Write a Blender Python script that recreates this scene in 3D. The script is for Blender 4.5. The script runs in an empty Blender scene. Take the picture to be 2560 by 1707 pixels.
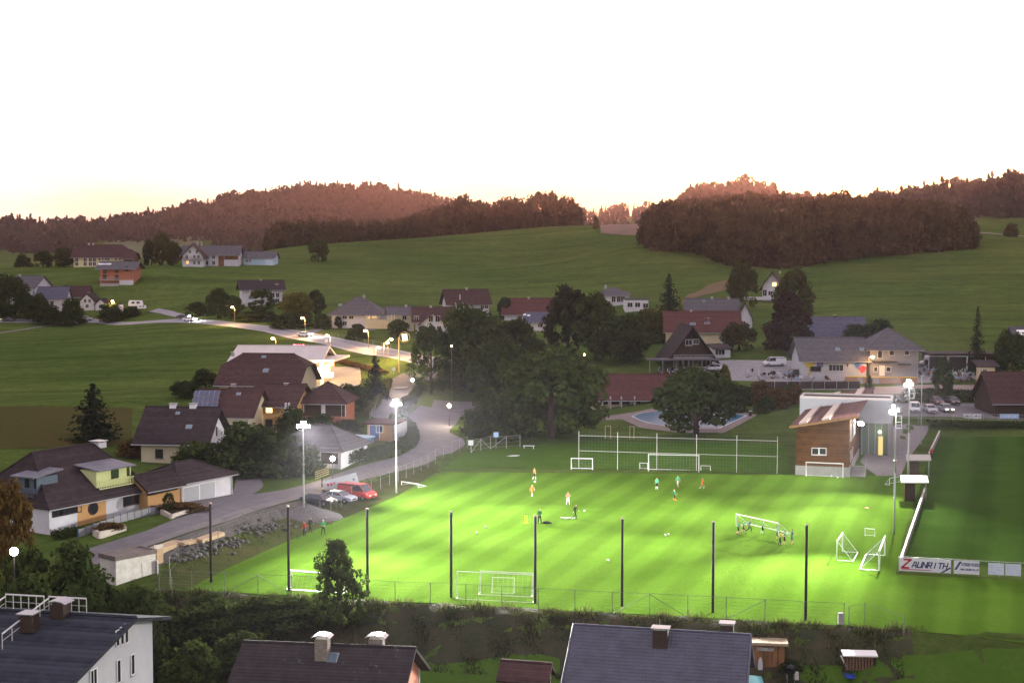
import bpy, bmesh, math, random
import numpy as np
from mathutils import Vector, Matrix
R = math.radians
rnd = random.Random(7)
scene = bpy.context.scene
C = scene.collection

# ------------------------------------------------------------------ camera
F, CXP, CYP = 3600.0, 1280.0, 853.5          # photograph pixels (2560 x 1707)
HC, YH = 31.3, 640.0                         # eye height above the pitch, horizon row
TH = math.atan((CYP - YH) / F)
cd = bpy.data.cameras.new('camera')
cam = bpy.data.objects.new('camera', cd)
C.objects.link(cam)
cam.location = (0, 0, HC)
cam.rotation_euler = (math.pi / 2 - TH, 0, 0)
cd.sensor_width = 36
cd.sensor_fit = 'HORIZONTAL'
cd.lens = F / 2560 * 36
cd.clip_start = 1
cd.clip_end = 12000
scene.camera = cam

# ------------------------------------------------------------------ sky, sun, exposure
SUN_EL, SUN_AZ = R(2.9), R(19)               # behind the ridge, a little right of the view axis
SKY_STRENGTH = 0.14
HAZE = 0.00004
world = bpy.data.worlds.new('World')
scene.world = world
world.use_nodes = True
nt = world.node_tree
nt.nodes.clear()
wo = nt.nodes.new('ShaderNodeOutputWorld')
bg = nt.nodes.new('ShaderNodeBackground')
sky = nt.nodes.new('ShaderNodeTexSky')
sky.sky_type = 'NISHITA'
sky.sun_disc = False
sky.sun_elevation = SUN_EL
sky.sun_rotation = SUN_AZ
sky.air_density = 1.0
sky.dust_density = 0.6
sky.ozone_density = 1.5
mixs = nt.nodes.new('ShaderNodeMix')
mixs.data_type = 'RGBA'
mixs.inputs[0].default_value = 0.48
mixs.inputs[7].default_value = (5.2, 5.0, 5.7, 1)      # thin, even high cloud
nt.links.new(sky.outputs[0], mixs.inputs[6])
wtc = nt.nodes.new('ShaderNodeTexCoord'); wmp = nt.nodes.new('ShaderNodeMapping'); wmp.inputs['Scale'].default_value = (1.6, 1.6, 9.0)
wnz = nt.nodes.new('ShaderNodeTexNoise'); wnz.inputs['Scale'].default_value = 1.4; wnz.inputs['Detail'].default_value = 6; wnz.inputs['Distortion'].default_value = .4
wrp = nt.nodes.new('ShaderNodeValToRGB'); wrp.color_ramp.elements[0].position = .40; wrp.color_ramp.elements[1].position = .68
wrp.color_ramp.elements[0].color = (.74, .57, .53, 1); wrp.color_ramp.elements[1].color = (1, 1, 1, 1)      # veils of thin cloud
wml = nt.nodes.new('ShaderNodeMix'); wml.data_type = 'RGBA'; wml.blend_type = 'MULTIPLY'; wml.inputs[0].default_value = 1.0
nt.links.new(wtc.outputs['Generated'], wmp.inputs[0]); nt.links.new(wmp.outputs[0], wnz.inputs['Vector']); nt.links.new(wnz.outputs['Fac'], wrp.inputs[0])
nt.links.new(mixs.outputs[2], wml.inputs[6]); nt.links.new(wrp.outputs[0], wml.inputs[7]); nt.links.new(wml.outputs[2], bg.inputs[0])
bg.inputs[1].default_value = SKY_STRENGTH
nt.links.new(bg.outputs[0], wo.inputs[0])

sd = bpy.data.lights.new('sun', 'SUN')
sun = bpy.data.objects.new('sun', sd)
C.objects.link(sun)
sd.energy = 5.0
sd.angle = R(1.5)
sd.color = (1.0, 0.36, 0.18)
sun.rotation_euler = (math.pi / 2 - SUN_EL, 0, math.pi - SUN_AZ)
sun.location = (300, 900, 200)

scene.view_settings.view_transform = 'Standard'
scene.view_settings.look = 'None'
scene.view_settings.exposure = 1.6
scene.view_settings.gamma = 1.0
scene.view_settings.use_curve_mapping = False
cy = scene.cycles
cy.use_denoising = True
cy.max_bounces = 5
cy.diffuse_bounces = 2
cy.glossy_bounces = 2
cy.transmission_bounces = 3
cy.transparent_max_bounces = 10
cy.volume_bounces = 0
cy.sample_clamp_indirect = 6
cy.use_light_tree = True

# ------------------------------------------------------------------ materials
MATS = {}
def nmat(name, col, rough=0.8, var=0.0, scale=3.0, col2=None, bump=0.0, metal=0.0, spec=0.3, bscale=None):
    """principled material with a noise-driven second colour and a little relief"""
    if name in MATS: return MATS[name]
    m = bpy.data.materials.new(name); m.use_nodes = True
    n = m.node_tree.nodes; l = m.node_tree.links
    b = n['Principled BSDF']
    b.inputs['Roughness'].default_value = rough
    b.inputs['Metallic'].default_value = metal
    b.inputs['Specular IOR Level'].default_value = spec
    c = tuple(col) + (1,)
    if col2 is None and var > 0:
        col2 = tuple(x * (1 - var) for x in col)
    if col2 is not None:
        tc = n.new('ShaderNodeTexCoord')
        nz = n.new('ShaderNodeTexNoise'); nz.inputs['Scale'].default_value = scale
        nz.inputs['Detail'].default_value = 5; nz.inputs['Roughness'].default_value = 0.65
        l.new(tc.outputs['Object'], nz.inputs['Vector'])
        rp = n.new('ShaderNodeValToRGB')
        rp.color_ramp.elements[0].position = 0.33; rp.color_ramp.elements[1].position = 0.67
        rp.color_ramp.elements[0].color = tuple(col2) + (1,); rp.color_ramp.elements[1].color = c
        l.new(nz.outputs['Fac'], rp.inputs[0]); l.new(rp.outputs[0], b.inputs['Base Color'])
        if bump > 0:
            nb = n.new('ShaderNodeTexNoise'); nb.inputs['Scale'].default_value = bscale or scale * 8
            nb.inputs['Detail'].default_value = 4
            l.new(tc.outputs['Object'], nb.inputs['Vector'])
            bp = n.new('ShaderNodeBump'); bp.inputs['Strength'].default_value = bump; bp.inputs['Distance'].default_value = 0.1
            l.new(nb.outputs['Fac'], bp.inputs['Height']); l.new(bp.outputs[0], b.inputs['Normal'])
    else:
        b.inputs['Base Color'].default_value = c
    MATS[name] = m
    return m

def emat(name, col, strength):
    if name in MATS: return MATS[name]
    m = bpy.data.materials.new(name); m.use_nodes = True
    n = m.node_tree.nodes; n.clear()
    o = n.new('ShaderNodeOutputMaterial'); e = n.new('ShaderNodeEmission')
    e.inputs[0].default_value = tuple(col) + (1,); e.inputs[1].default_value = strength
    m.node_tree.links.new(e.outputs[0], o.inputs[0])
    MATS[name] = m
    return m

def stripes(name, col, col2, period, axis='Z', rough=0.8, sharp=0.12, noise=0.25, bump=0.5, dist=0.05):
    """courses / boards / corrugation: saw-tooth relief and per-course tone"""
    if name in MATS: return MATS[name]
    m = bpy.data.materials.new(name); m.use_nodes = True
    n = m.node_tree.nodes; l = m.node_tree.links; b = n['Principled BSDF']
    b.inputs['Roughness'].default_value = rough; b.inputs['Specular IOR Level'].default_value = 0.08
    tc = n.new('ShaderNodeTexCoord'); sx = n.new('ShaderNodeSeparateXYZ'); l.new(tc.outputs['Object'], sx.inputs[0])
    d = n.new('ShaderNodeMath'); d.operation = 'DIVIDE'; d.inputs[1].default_value = period; l.new(sx.outputs[axis], d.inputs[0])
    fr = n.new('ShaderNodeMath'); fr.operation = 'FRACT'; l.new(d.outputs[0], fr.inputs[0])
    fl = n.new('ShaderNodeMath'); fl.operation = 'FLOOR'; l.new(d.outputs[0], fl.inputs[0])
    wn = n.new('ShaderNodeTexWhiteNoise'); wn.noise_dimensions = '1D'; l.new(fl.outputs[0], wn.inputs['W'])
    nz = n.new('ShaderNodeTexNoise'); nz.inputs['Scale'].default_value = 1.3; nz.inputs['Detail'].default_value = 6
    l.new(tc.outputs['Object'], nz.inputs['Vector'])
    ad = n.new('ShaderNodeMath'); ad.operation = 'MULTIPLY_ADD'; ad.inputs[1].default_value = noise
    l.new(wn.outputs['Value'], ad.inputs[0]); l.new(nz.outputs['Fac'], ad.inputs[2])
    rp = n.new('ShaderNodeValToRGB'); rp.color_ramp.elements[0].position = 0.35; rp.color_ramp.elements[1].position = 0.85
    rp.color_ramp.elements[0].color = tuple(col2) + (1,); rp.color_ramp.elements[1].color = tuple(col) + (1,)
    l.new(ad.outputs[0], rp.inputs[0]); l.new(rp.outputs[0], b.inputs['Base Color'])
    rs = n.new('ShaderNodeValToRGB'); rs.color_ramp.elements[0].position = 0.0; rs.color_ramp.elements[1].position = sharp
    l.new(fr.outputs[0], rs.inputs[0])
    bp = n.new('ShaderNodeBump'); bp.inputs['Strength'].default_value = bump; bp.inputs['Distance'].default_value = dist
    l.new(rs.outputs[0], bp.inputs['Height']); l.new(bp.outputs[0], b.inputs['Normal'])
    MATS[name] = m
    return m

def leafmat(name, col, col2, scale=0.35, trans=0.35):
    if name in MATS: return MATS[name]
    m = bpy.data.materials.new(name); m.use_nodes = True
    n = m.node_tree.nodes; l = m.node_tree.links; n.clear()
    o = n.new('ShaderNodeOutputMaterial'); df = n.new('ShaderNodeBsdfDiffuse'); tr = n.new('ShaderNodeBsdfTranslucent')
    mx = n.new('ShaderNodeMixShader'); mx.inputs[0].default_value = trans
    tc = n.new('ShaderNodeTexCoord'); oi = n.new('ShaderNodeObjectInfo')
    nz = n.new('ShaderNodeTexNoise'); nz.noise_dimensions = '4D'; nz.inputs['Scale'].default_value = scale; nz.inputs['Detail'].default_value = 6
    nz.inputs['Roughness'].default_value = 0.7
    l.new(tc.outputs['Object'], nz.inputs['Vector'])
    mu = n.new('ShaderNodeMath'); mu.operation = 'MULTIPLY'; mu.inputs[1].default_value = 40; l.new(oi.outputs['Random'], mu.inputs[0]); l.new(mu.outputs[0], nz.inputs['W'])
    rp = n.new('ShaderNodeValToRGB'); rp.color_ramp.elements[0].position = 0.3; rp.color_ramp.elements[1].position = 0.72
    rp.color_ramp.elements[0].color = tuple(col2) + (1,); rp.color_ramp.elements[1].color = tuple(col) + (1,)
    l.new(nz.outputs['Fac'], rp.inputs[0])
    l.new(rp.outputs[0], df.inputs[0]); l.new(rp.outputs[0], tr.inputs[0])
    l.new(df.outputs[0], mx.inputs[1]); l.new(tr.outputs[0], mx.inputs[2]); l.new(mx.outputs[0], o.inputs[0])
    MATS[name] = m
    return m

# ------------------------------------------------------------------ mesh helpers
class MB:
    """collects shapes; build() links them as one mesh object"""
    def __init__(s): s.v = []; s.f = []; s.mi = []
    def add(s, vs, fs, mi=0):
        o = len(s.v); s.v += [tuple(p) for p in vs]
        s.f += [tuple(i + o for i in f) for f in fs]; s.mi += [mi] * len(fs)
        return s
    def box(s, x0, x1, y0, y1, z0, z1, mi=0):
        return s.add([(x0,y0,z0),(x1,y0,z0),(x1,y1,z0),(x0,y1,z0),(x0,y0,z1),(x1,y0,z1),(x1,y1,z1),(x0,y1,z1)],
                     [(0,3,2,1),(4,5,6,7),(0,1,5,4),(1,2,6,5),(2,3,7,6),(3,0,4,7)], mi)
    def cbox(s, c, d, rz=0, mi=0):
        ca, sa = math.cos(rz), math.sin(rz); vs = []
        for dz in (-.5, .5):
            for dx, dy in ((-.5,-.5),(.5,-.5),(.5,.5),(-.5,.5)):
                x, y = dx*d[0], dy*d[1]
                vs.append((c[0]+x*ca-y*sa, c[1]+x*sa+y*ca, c[2]+dz*d[2]))
        return s.add(vs, [(0,3,2,1),(4,5,6,7),(0,1,5,4),(1,2,6,5),(2,3,7,6),(3,0,4,7)], mi)
    def tube(s, p0, p1, r0, r1=None, n=6, mi=0, cap=True):
        r1 = r0 if r1 is None else r1
        p0 = Vector(p0); p1 = Vector(p1); d = (p1 - p0)
        if d.length < 1e-6: return s
        d.normalize(); a = Vector((0,0,1)) if abs(d.z) < 0.9 else Vector((1,0,0))
        u = d.cross(a).normalized(); w = d.cross(u)
        vs = []
        for p, r in ((p0, r0), (p1, r1)):
            for i in range(n):
                t = 2*math.pi*i/n; vs.append(p + u*math.cos(t)*r + w*math.sin(t)*r)
        fs = [(i, (i+1)%n, n+(i+1)%n, n+i) for i in range(n)]
        if cap: fs += [tuple(range(n-1,-1,-1)), tuple(range(n, 2*n))]
        return s.add(vs, fs, mi)
    def path(s, pts, r, n=6, mi=0):
        for a, b in zip(pts[:-1], pts[1:]): s.tube(a, b, r, r, n, mi)
        return s
    def prism(s, poly, z0, z1, mi=0):
        n = len(poly)
        a = sum(poly[i][0]*poly[(i+1)%n][1]-poly[(i+1)%n][0]*poly[i][1] for i in range(n))
        if a < 0: poly = poly[::-1]
        vs = [(x,y,z0) for x,y in poly] + [(x,y,z1) for x,y in poly]
        fs = [tuple(range(n-1,-1,-1)), tuple(range(n,2*n))] + [(i,(i+1)%n,n+(i+1)%n,n+i) for i in range(n)]
        return s.add(vs, fs, mi)
    def ext(s, poly, axis, a0, a1, mi=0):
        """extrude a 2D outline along x ('x': outline in y,z) or y ('y': outline in x,z)"""
        n = len(poly)
        mk = (lambda a, p: (a, p[0], p[1])) if axis == 'x' else (lambda a, p: (p[0], a, p[1]))
        vs = [mk(a0, p) for p in poly] + [mk(a1, p) for p in poly]
        fs = [tuple(range(n-1,-1,-1)), tuple(range(n,2*n))] + [(i,(i+1)%n,n+(i+1)%n,n+i) for i in range(n)]
        return s.add(vs, fs, mi)
    def slab(s, pts, t, mi=0, flip=False):
        """polygon in space thickened downwards along its normal"""
        P = [Vector(p) for p in pts]; n = len(P)
        nn = Vector((0,0,0))
        for i in range(n):
            nn += P[i].cross(P[(i+1)%n])
        nn.normalize()
        if nn.z < 0: P = P[::-1]; nn = -nn
        vs = P + [p - nn*t for p in P]
        fs = [tuple(range(n)), tuple(range(2*n-1,n-1,-1))] + [(i, n+i, n+(i+1)%n, (i+1)%n) for i in range(n)]
        return s.add(vs, fs, mi)
    def sphere(s, c, r, nu=8, nv=6, mi=0, sc=(1,1,1)):
        vs = [(c[0],c[1],c[2]-r*sc[2])]
        for j in range(1, nv):
            t = math.pi*j/nv - math.pi/2
            for i in range(nu):
                p = 2*math.pi*i/nu
                vs.append((c[0]+r*sc[0]*math.cos(t)*math.cos(p), c[1]+r*sc[1]*math.cos(t)*math.sin(p), c[2]+r*sc[2]*math.sin(t)))
        vs.append((c[0],c[1],c[2]+r*sc[2])); fs = []
        for i in range(nu): fs.append((0, 1+(i+1)%nu, 1+i))
        for j in range(nv-2):
            for i in range(nu):
                a = 1+j*nu; fs.append((a+i, a+(i+1)%nu, a+nu+(i+1)%nu, a+nu+i))
        k = len(vs)-1; a = 1+(nv-2)*nu
        for i in range(nu): fs.append((a+i, a+(i+1)%nu, k))
        return s.add(vs, fs, mi)
    def mesh(s, name, mats, smooth=False):
        me = bpy.data.meshes.new(name)
        me.from_pydata(s.v, [], s.f)
        if not isinstance(mats, (list, tuple)): mats = [mats]
        for m in mats: me.materials.append(m)
        if len(mats) > 1: me.polygons.foreach_set('material_index', s.mi)
        bm = bmesh.new(); bm.from_mesh(me); bmesh.ops.recalc_face_normals(bm, faces=bm.faces); bm.to_mesh(me); bm.free()
        if smooth: me.polygons.foreach_set('use_smooth', [True]*len(me.polygons))
        return me
    def build(s, name, mats, parent=None, smooth=False, loc=None, rz=0):
        return put(name, s.mesh(name, mats, smooth), parent, loc, rz)

def put(name, me, parent=None, loc=None, rz=0):
    o = bpy.data.objects.new(name, me); C.objects.link(o)
    if parent: o.parent = parent
    if loc is not None: o.location = loc
    o.rotation_euler.z = rz
    return o
def tag(o, label, cat, group=None, kind=None):
    o['label'] = label; o['category'] = cat
    if group: o['group'] = group
    if kind: o['kind'] = kind
    return o
def thing(name, label, cat, loc=(0,0,0), rz=0, group=None):
    o = put(name, None, None, loc, rz); o.empty_display_size = 0.5
    return tag(o, label, cat, group)
def struct(o): o['kind'] = 'structure'; return o
def copy_tree(o, parent=None):
    c = o.copy(); C.objects.link(c); c.parent = parent
    for ch in list(o.children): copy_tree(ch, c)
    return c
def np_mesh(name, V, Fq, mat):
    """fast mesh from arrays; Fq (n,4) or (n,3)"""
    me = bpy.data.meshes.new(name); k = Fq.shape[1]
    me.vertices.add(len(V)); me.vertices.foreach_set('co', np.asarray(V, np.float32).ravel())
    me.loops.add(Fq.size); me.loops.foreach_set('vertex_index', Fq.astype(np.int32).ravel())
    me.polygons.add(len(Fq)); me.polygons.foreach_set('loop_start', np.arange(0, Fq.size, k, dtype=np.int32))
    me.materials.append(mat); me.update(calc_edges=True)
    return me

# ------------------------------------------------------------------ pixel -> direction
def ray(px, py):
    u = (px - CXP)/F; v = (CYP - py)/F; c, s_ = math.cos(TH), math.sin(TH)
    d = Vector((u, c + v*s_, v*c - s_)); return d / d.y
def at(px, py, Y):
    d = ray(px, py); return Vector((d.x*Y, Y, HC + d.z*Y))
def flat(px, py, z=0.0):
    d = ray(px, py); t = (z - HC)/d.z; return Vector((d.x*t, t, z))
def proj(p):
    c, s_ = math.cos(TH), math.sin(TH); y, z = p[1], p[2]-HC
    dep = y*c - z*s_; up = y*s_ + z*c
    return CXP + F*p[0]/dep, CYP - F*up/dep

# ------------------------------------------------------------------ terrain
def smooth(t): t = np.clip(t, 0, 1); return t*t*(3-2*t)
PA = R(17)                                     # the pitch's long side, turned from the view axis
PU = np.array([math.sin(PA), math.cos(PA)]); PV = np.array([math.cos(PA), -math.sin(PA)])
ctl = [  # photo x, photo y, distance
 (0,800,520),(240,800,520),(470,800,480),(760,840,410),(1045,905,335),(1000,928,330),
 (0,1000,290),(0,900,380),(400,900,370),(300,1080,232),(-300,900,380),(-300,800,520),
 (270,667,620),(580,665,640),(-200,672,620),(0,670,620),(270,712,560),(640,752,520),(100,760,540),
 (665,628,740),(800,614,770),(1000,600,800),(1200,583,820),(1440,568,840),(1560,570,840),
 (1000,655,680),(1400,655,680),(700,770,500),(1000,780,480),(1300,790,470),(1500,760,500),(1700,745,480),
 (2050,870,345),(2300,890,330),(2560,900,325),(2900,900,325),(2100,780,430),(2500,780,430),(2800,780,430),
 (2100,690,540),(2500,690,540),(2000,665,590),(2420,630,640),(2560,640,620),(2900,640,620),
 (2500,560,820),(2560,590,740),(1620,615,640),(1800,650,600),(1900,665,580),
 (1700,560,760),(2000,556,760),(2300,556,770),
 (1650,960,310),(1850,950,310),(1600,850,400),(1850,800,430),(1900,745,480),
 (1100,1010,293),(1950,1000,282),(2300,1020,277),(2500,1020,277),(2800,1020,277),(2200,968,302),(2450,975,300),
 (700,1000,262),(850,930,330),(620,1085,236),(330,1160,208),(0,1335,156),(540,1230,184),(240,1400,143),(-200,1335,156),
]
CP = [tuple(at(*c)) for c in ctl]
for px, py, z in [(1300,1060,.3),(1700,1060,.5),(1500,1060,.4),(1900,1110,.5),(1160,1110,.9),(950,1160,.9),(700,1210,1.0),(450,1320,1.0),
                  (1000,1020,1.0),(1600,1015,1.0)]:
    CP.append(tuple(flat(px, py, z)))
for px, py, Y, dY, dz in [(665,628,740,160,-16),(1000,600,800,180,-22),(1300,575,830,180,-22),(1560,570,840,160,-18),(0,670,620,140,-10),
                          (400,667,630,140,-12),(-300,672,620,140,-10)]:
    p = at(px, py, Y); CP.append((p.x*(Y+dY)/Y, Y+dY, p.z+dz))
for x in (-200,-100,-40,0,40,100,200): CP += [(x, 100, 0), (x, 30, 0)]
for x, y in [(-30,140),(0,140),(30,140),(60,150),(90,170),(90,220),(60,200),(0,180),(30,180),(0,210),(30,215),(120,150),(120,240)]: CP.append((x, y, 0))
for x in (-1500,-700,0,700,1500): CP += [(x, 1150, 22), (x, 2600, 22), (x, 3800, 22)]
CP = np.array(CP); MQ = 30.0
def _phi(a, b): return np.sqrt(((a[:,None,:]-b[None,:,:])**2).sum(-1) + MQ*MQ)
_n = len(CP); _A = np.zeros((_n+3, _n+3)); _A[:_n,:_n] = _phi(CP[:,:2], CP[:,:2]) + np.eye(_n)*0.6
_A[:_n,_n] = 1; _A[:_n,_n+1:] = CP[:,:2]; _A[_n,:_n] = 1; _A[_n+1:,:_n] = CP[:,:2].T
_w = np.linalg.solve(_A, np.concatenate([CP[:,2], [0,0,0]]))
def poly_sd(poly, P):
    """distance outside a polygon (0 inside)"""
    P = np.asarray(P); d = np.full(len(P), 1e9); ins = np.zeros(len(P), bool); n = len(poly)
    for i in range(n):
        a = np.array(poly[i]); b = np.array(poly[(i+1)%n]); ab = b-a
        t = np.clip(((P-a)@ab)/(ab@ab), 0, 1); d = np.minimum(d, np.linalg.norm(P-(a+t[:,None]*ab), axis=1))
        c = ((a[1] > P[:,1]) != (b[1] > P[:,1])) & (P[:,0] < (b[0]-a[0])*(P[:,1]-a[1])/(b[1]-a[1]+1e-12)+a[0]); ins ^= c
    d[ins] = 0
    return d
def fl2(px, py, z=0): p = flat(px, py, z); return (p.x, p.y)
PITCH = [fl2(430,1478), fl2(2125,1568), fl2(2600,1600,-.3), fl2(2300,1175), fl2(1980,1180), fl2(1090,1172)]
MAINP = [fl2(2247,1425), fl2(2700,1440), fl2(2760,1090), fl2(2335,1085)]
# ridges behind the meadow: (distance, front width, [(photo x, photo y of the ground line)])
RIDGES = [
 (2000, 520, 14, [(-900,560),(-300,560),(0,566),(100,573),(200,575),(330,577),(420,560),(530,536),(600,515),(660,510),(720,494),(800,488),(920,489),(1000,497),(1060,512),(1150,525),(1250,545),(1400,575),(1600,600),(2600,610)]),
 (2500, 450, 8, [(-900,545),(0,545),(200,556),(330,556),(420,540),(530,516),(600,496),(660,490),(720,475),(800,469),(920,470),(1000,478),(1060,493),(1150,506),(1250,526),(1380,552),(1480,545),(1560,535),(1640,528),(1750,540),(2000,560),(3400,560)]),  # left part unseen, raised to keep the sun off the ridge before it
 (1500, 330, 30, [(900,640),(1560,600),(1640,535),(1700,508),(1760,486),(1800,475),(1850,475),(1900,492),(1960,512),(2100,540),(2300,560),(2700,600)]),
 (1250, 300, 40, [(1300,660),(1900,590),(2100,535),(2200,505),(2280,488),(2400,482),(2500,466),(2560,455),(2700,440),(3200,430)]),
]
def zt(P):
    P = np.atleast_2d(np.asarray(P, float))
    out = np.empty(len(P))
    for i in range(0, len(P), 20000):
        q = P[i:i+20000]; out[i:i+20000] = _phi(q, CP[:,:2])@_w[:_n] + _w[_n] + q@_w[_n+1:]
    for Yr, wf, dn, prof in RIDGES:
        xs = np.array([at(a, b+dn, Yr).x for a, b in prof]); zs = np.array([at(a, b+dn, Yr).z for a, b in prof])
        zr = np.interp(P[:,0], xs, zs); wd = np.where(P[:,1] < Yr, wf, 900)
        g = np.exp(-((P[:,1]-Yr)/wd)**2)
        out = np.where(P[:,1] > 880, np.maximum(out, 15+(zr-15)*g), out)
    for pl, w in ((PITCH, 9.0), (MAINP, 5.0)):
        k = 1 - smooth(poly_sd(pl, P)/w); out = out*(1-k)
    # the bank below the pitch: down to the gardens in front
    a = np.array(PITCH[0]); b = np.array(PITCH[1]); ab = (b-a)/np.linalg.norm(b-a); nrm = np.array([ab[1], -ab[0]])
    e = (P-a)@nrm; s_ = (P-a)@ab
    drop = np.interp(s_, [-40,0,60,75,95,140], [3.6,3.6,3.6,2.6,1.7,1.6])
    wob = 0.5*np.sin(s_*0.35)+0.35*np.sin(s_*0.83+1)
    out = out - drop*smooth((e+wob-0.2)/6.0) - 0.7*smooth((e-6)/20)
    return out
def zg(x, y): return float(zt([(x, y)])[0])
_ys = np.concatenate([np.arange(70, 360, 1.5), np.arange(360, 900, 5.0), np.arange(900, 2700, 20)])
def gp(px, py):
    """where the ray through a photo pixel meets the ground"""
    d = ray(px, py); g = zt(np.stack([d.x*_ys, _ys], 1)); r = HC + d.z*_ys
    k = np.nonzero(r <= g)[0]
    i = k[0] if len(k) else len(_ys)-1
    if i == 0: return Vector((d.x*_ys[0], _ys[0], g[0]))
    a = (r[i-1]-g[i-1]); b = (r[i]-g[i]); t = a/(a-b) if a != b else 0
    Y = _ys[i-1] + t*(_ys[i]-_ys[i-1])
    return Vector((d.x*Y, Y, zg(d.x*Y, Y)))
def scale_at(Y): return Y/F          # metres per photo pixel

# ------------------------------------------------------------------ ground sheet
def grassmat(name, c1, c2, c3, sc=0.02, fine=1.5):
    m = bpy.data.materials.new(name); m.use_nodes = True; MATS[name] = m
    n = m.node_tree.nodes; l = m.node_tree.links; b = n['Principled BSDF']
    b.inputs['Roughness'].default_value = 1.0; b.inputs['Specular IOR Level'].default_value = 0.0
    tc = n.new('ShaderNodeTexCoord')
    a = n.new('ShaderNodeTexNoise'); a.inputs['Scale'].default_value = sc; a.inputs['Detail'].default_value = 8; a.inputs['Roughness'].default_value = 0.7
    f = n.new('ShaderNodeTexNoise'); f.inputs['Scale'].default_value = fine; f.inputs['Detail'].default_value = 6; f.inputs['Roughness'].default_value = 0.75
    for t in (a, f): l.new(tc.outputs['Object'], t.inputs['Vector'])
    r1 = n.new('ShaderNodeValToRGB'); r1.color_ramp.elements[0].position = .38; r1.color_ramp.elements[1].position = .62
    r1.color_ramp.elements[0].color = (*c1, 1); r1.color_ramp.elements[1].color = (*c2, 1)
    l.new(a.outputs['Fac'], r1.inputs[0])
    r2 = n.new('ShaderNodeValToRGB'); r2.color_ramp.elements[0].position = .42; r2.color_ramp.elements[1].position = .75
    r2.color_ramp.elements[0].color = (0,0,0,1); r2.color_ramp.elements[1].color = (.75,.75,.75,1)
    l.new(f.outputs['Fac'], r2.inputs[0])
    mx = n.new('ShaderNodeMix'); mx.data_type = 'RGBA'; l.new(r2.outputs[0], mx.inputs[0]); l.new(r1.outputs[0], mx.inputs[6]); mx.inputs[7].default_value = (*c3, 1)
    l.new(mx.outputs[2], b.inputs['Base Color'])
    bp = n.new('ShaderNodeBump'); bp.inputs['Strength'].default_value = 0.6; bp.inputs['Distance'].default_value = 0.25
    l.new(f.outputs['Fac'], bp.inputs['Height']); l.new(bp.outputs[0], b.inputs['Normal'])
    return m
def streaks(m, sx, sy, amt):
    n = m.node_tree.nodes; l = m.node_tree.links; b = n['Principled BSDF']; src = b.inputs['Base Color'].links[0].from_socket
    tc = n.new('ShaderNodeTexCoord'); mp = n.new('ShaderNodeMapping'); mp.inputs['Scale'].default_value = (sx, sy, .02); mp.inputs['Rotation'].default_value = (0,0,.12)
    nz = n.new('ShaderNodeTexNoise'); nz.inputs['Scale'].default_value = 1; nz.inputs['Detail'].default_value = 7; nz.inputs['Roughness'].default_value = .7
    l.new(tc.outputs['Object'], mp.inputs[0]); l.new(mp.outputs[0], nz.inputs['Vector'])
    rp = n.new('ShaderNodeMapRange'); rp.inputs[1].default_value = .3; rp.inputs[2].default_value = .7; rp.inputs[3].default_value = 1-amt; rp.inputs[4].default_value = 1+amt; l.new(nz.outputs['Fac'], rp.inputs[0])
    sc = n.new('ShaderNodeVectorMath'); sc.operation = 'SCALE'; l.new(src, sc.inputs[0]); l.new(rp.outputs[0], sc.inputs['Scale']); l.new(sc.outputs[0], b.inputs['Base Color'])
    return m
M_MEADOW = grassmat('meadow_grass', (.054,.090,.019), (.094,.124,.031), (.032,.060,.013), 0.012, 1.1)
streaks(M_MEADOW, .012, .11, .30); streaks(M_MEADOW, .25, .25, .22)
M_ROUGH = grassmat('rough_grass', (.052,.068,.020), (.085,.082,.035), (.035,.062,.016), 0.15, 1.2)
M_LAWN = grassmat('lawn_grass', (.030,.070,.011), (.042,.088,.014), (.024,.058,.009), 0.15, 2.0)
M_CROP = grassmat('crop_field', (.075,.06,.022), (.055,.065,.02), (.095,.07,.03), 0.05, 1.0)
M_PLOUGH = nmat('bare_field', (.20,.12,.085), .95, scale=.05, col2=(.13,.085,.06))
M_BROWN = nmat('dry_slope', (.15,.080,.036), .95, scale=.2, col2=(.085,.075,.026))
M_ASPH = nmat('asphalt', (.165,.155,.17), .85, scale=.5, col2=(.12,.113,.125), bump=.25, bscale=25)
M_ROAD = nmat('road_asphalt', (.22,.215,.25), .55, scale=.25, col2=(.16,.16,.19), bump=.2, bscale=20)
M_PAVE = nmat('pavement', (.20,.185,.18), .9, scale=1.2, col2=(.15,.14,.14), bump=.2)
M_GRAVEL = nmat('gravel', (.125,.115,.11), .95, scale=2.2, col2=(.065,.062,.055), bump=.6, bscale=14)
M_LINE = nmat('road_paint', (.6,.6,.58), .7, var=.3, scale=3)
M_KERB = nmat('kerb_stone', (.33,.32,.30), .85, var=.3, scale=2)

xs = np.unique(np.concatenate([np.arange(-130, 131, 2.0), np.arange(130, 420, 7.0), -np.arange(130, 420, 7.0),
      np.arange(420, 2900, 45.0), -np.arange(420, 2900, 45.0)]))
ys = np.unique(np.concatenate([np.arange(-200, 92, 12.0), np.arange(92, 340, 1.5), np.arange(340, 900, 6.0), np.arange(900, 4000, 28.0)]))
gx, gy = np.meshgrid(xs, ys)
gz = zt(np.stack([gx.ravel(), gy.ravel()], 1))
nx, ny = len(xs), len(ys)
ii = np.arange(nx*ny).reshape(ny, nx)
GQ = np.stack([ii[:-1,:-1].ravel(), ii[:-1,1:].ravel(), ii[1:,1:].ravel(), ii[1:,:-1].ravel()], 1)
gme = np_mesh('ground', np.stack([gx.ravel(), gy.ravel(), gz], 1), GQ, M_MEADOW)
gme.polygons.foreach_set('use_smooth', [True]*len(gme.polygons))
ground = struct(put('ground', gme))
GZ = gz.reshape(ny, nx)
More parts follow.
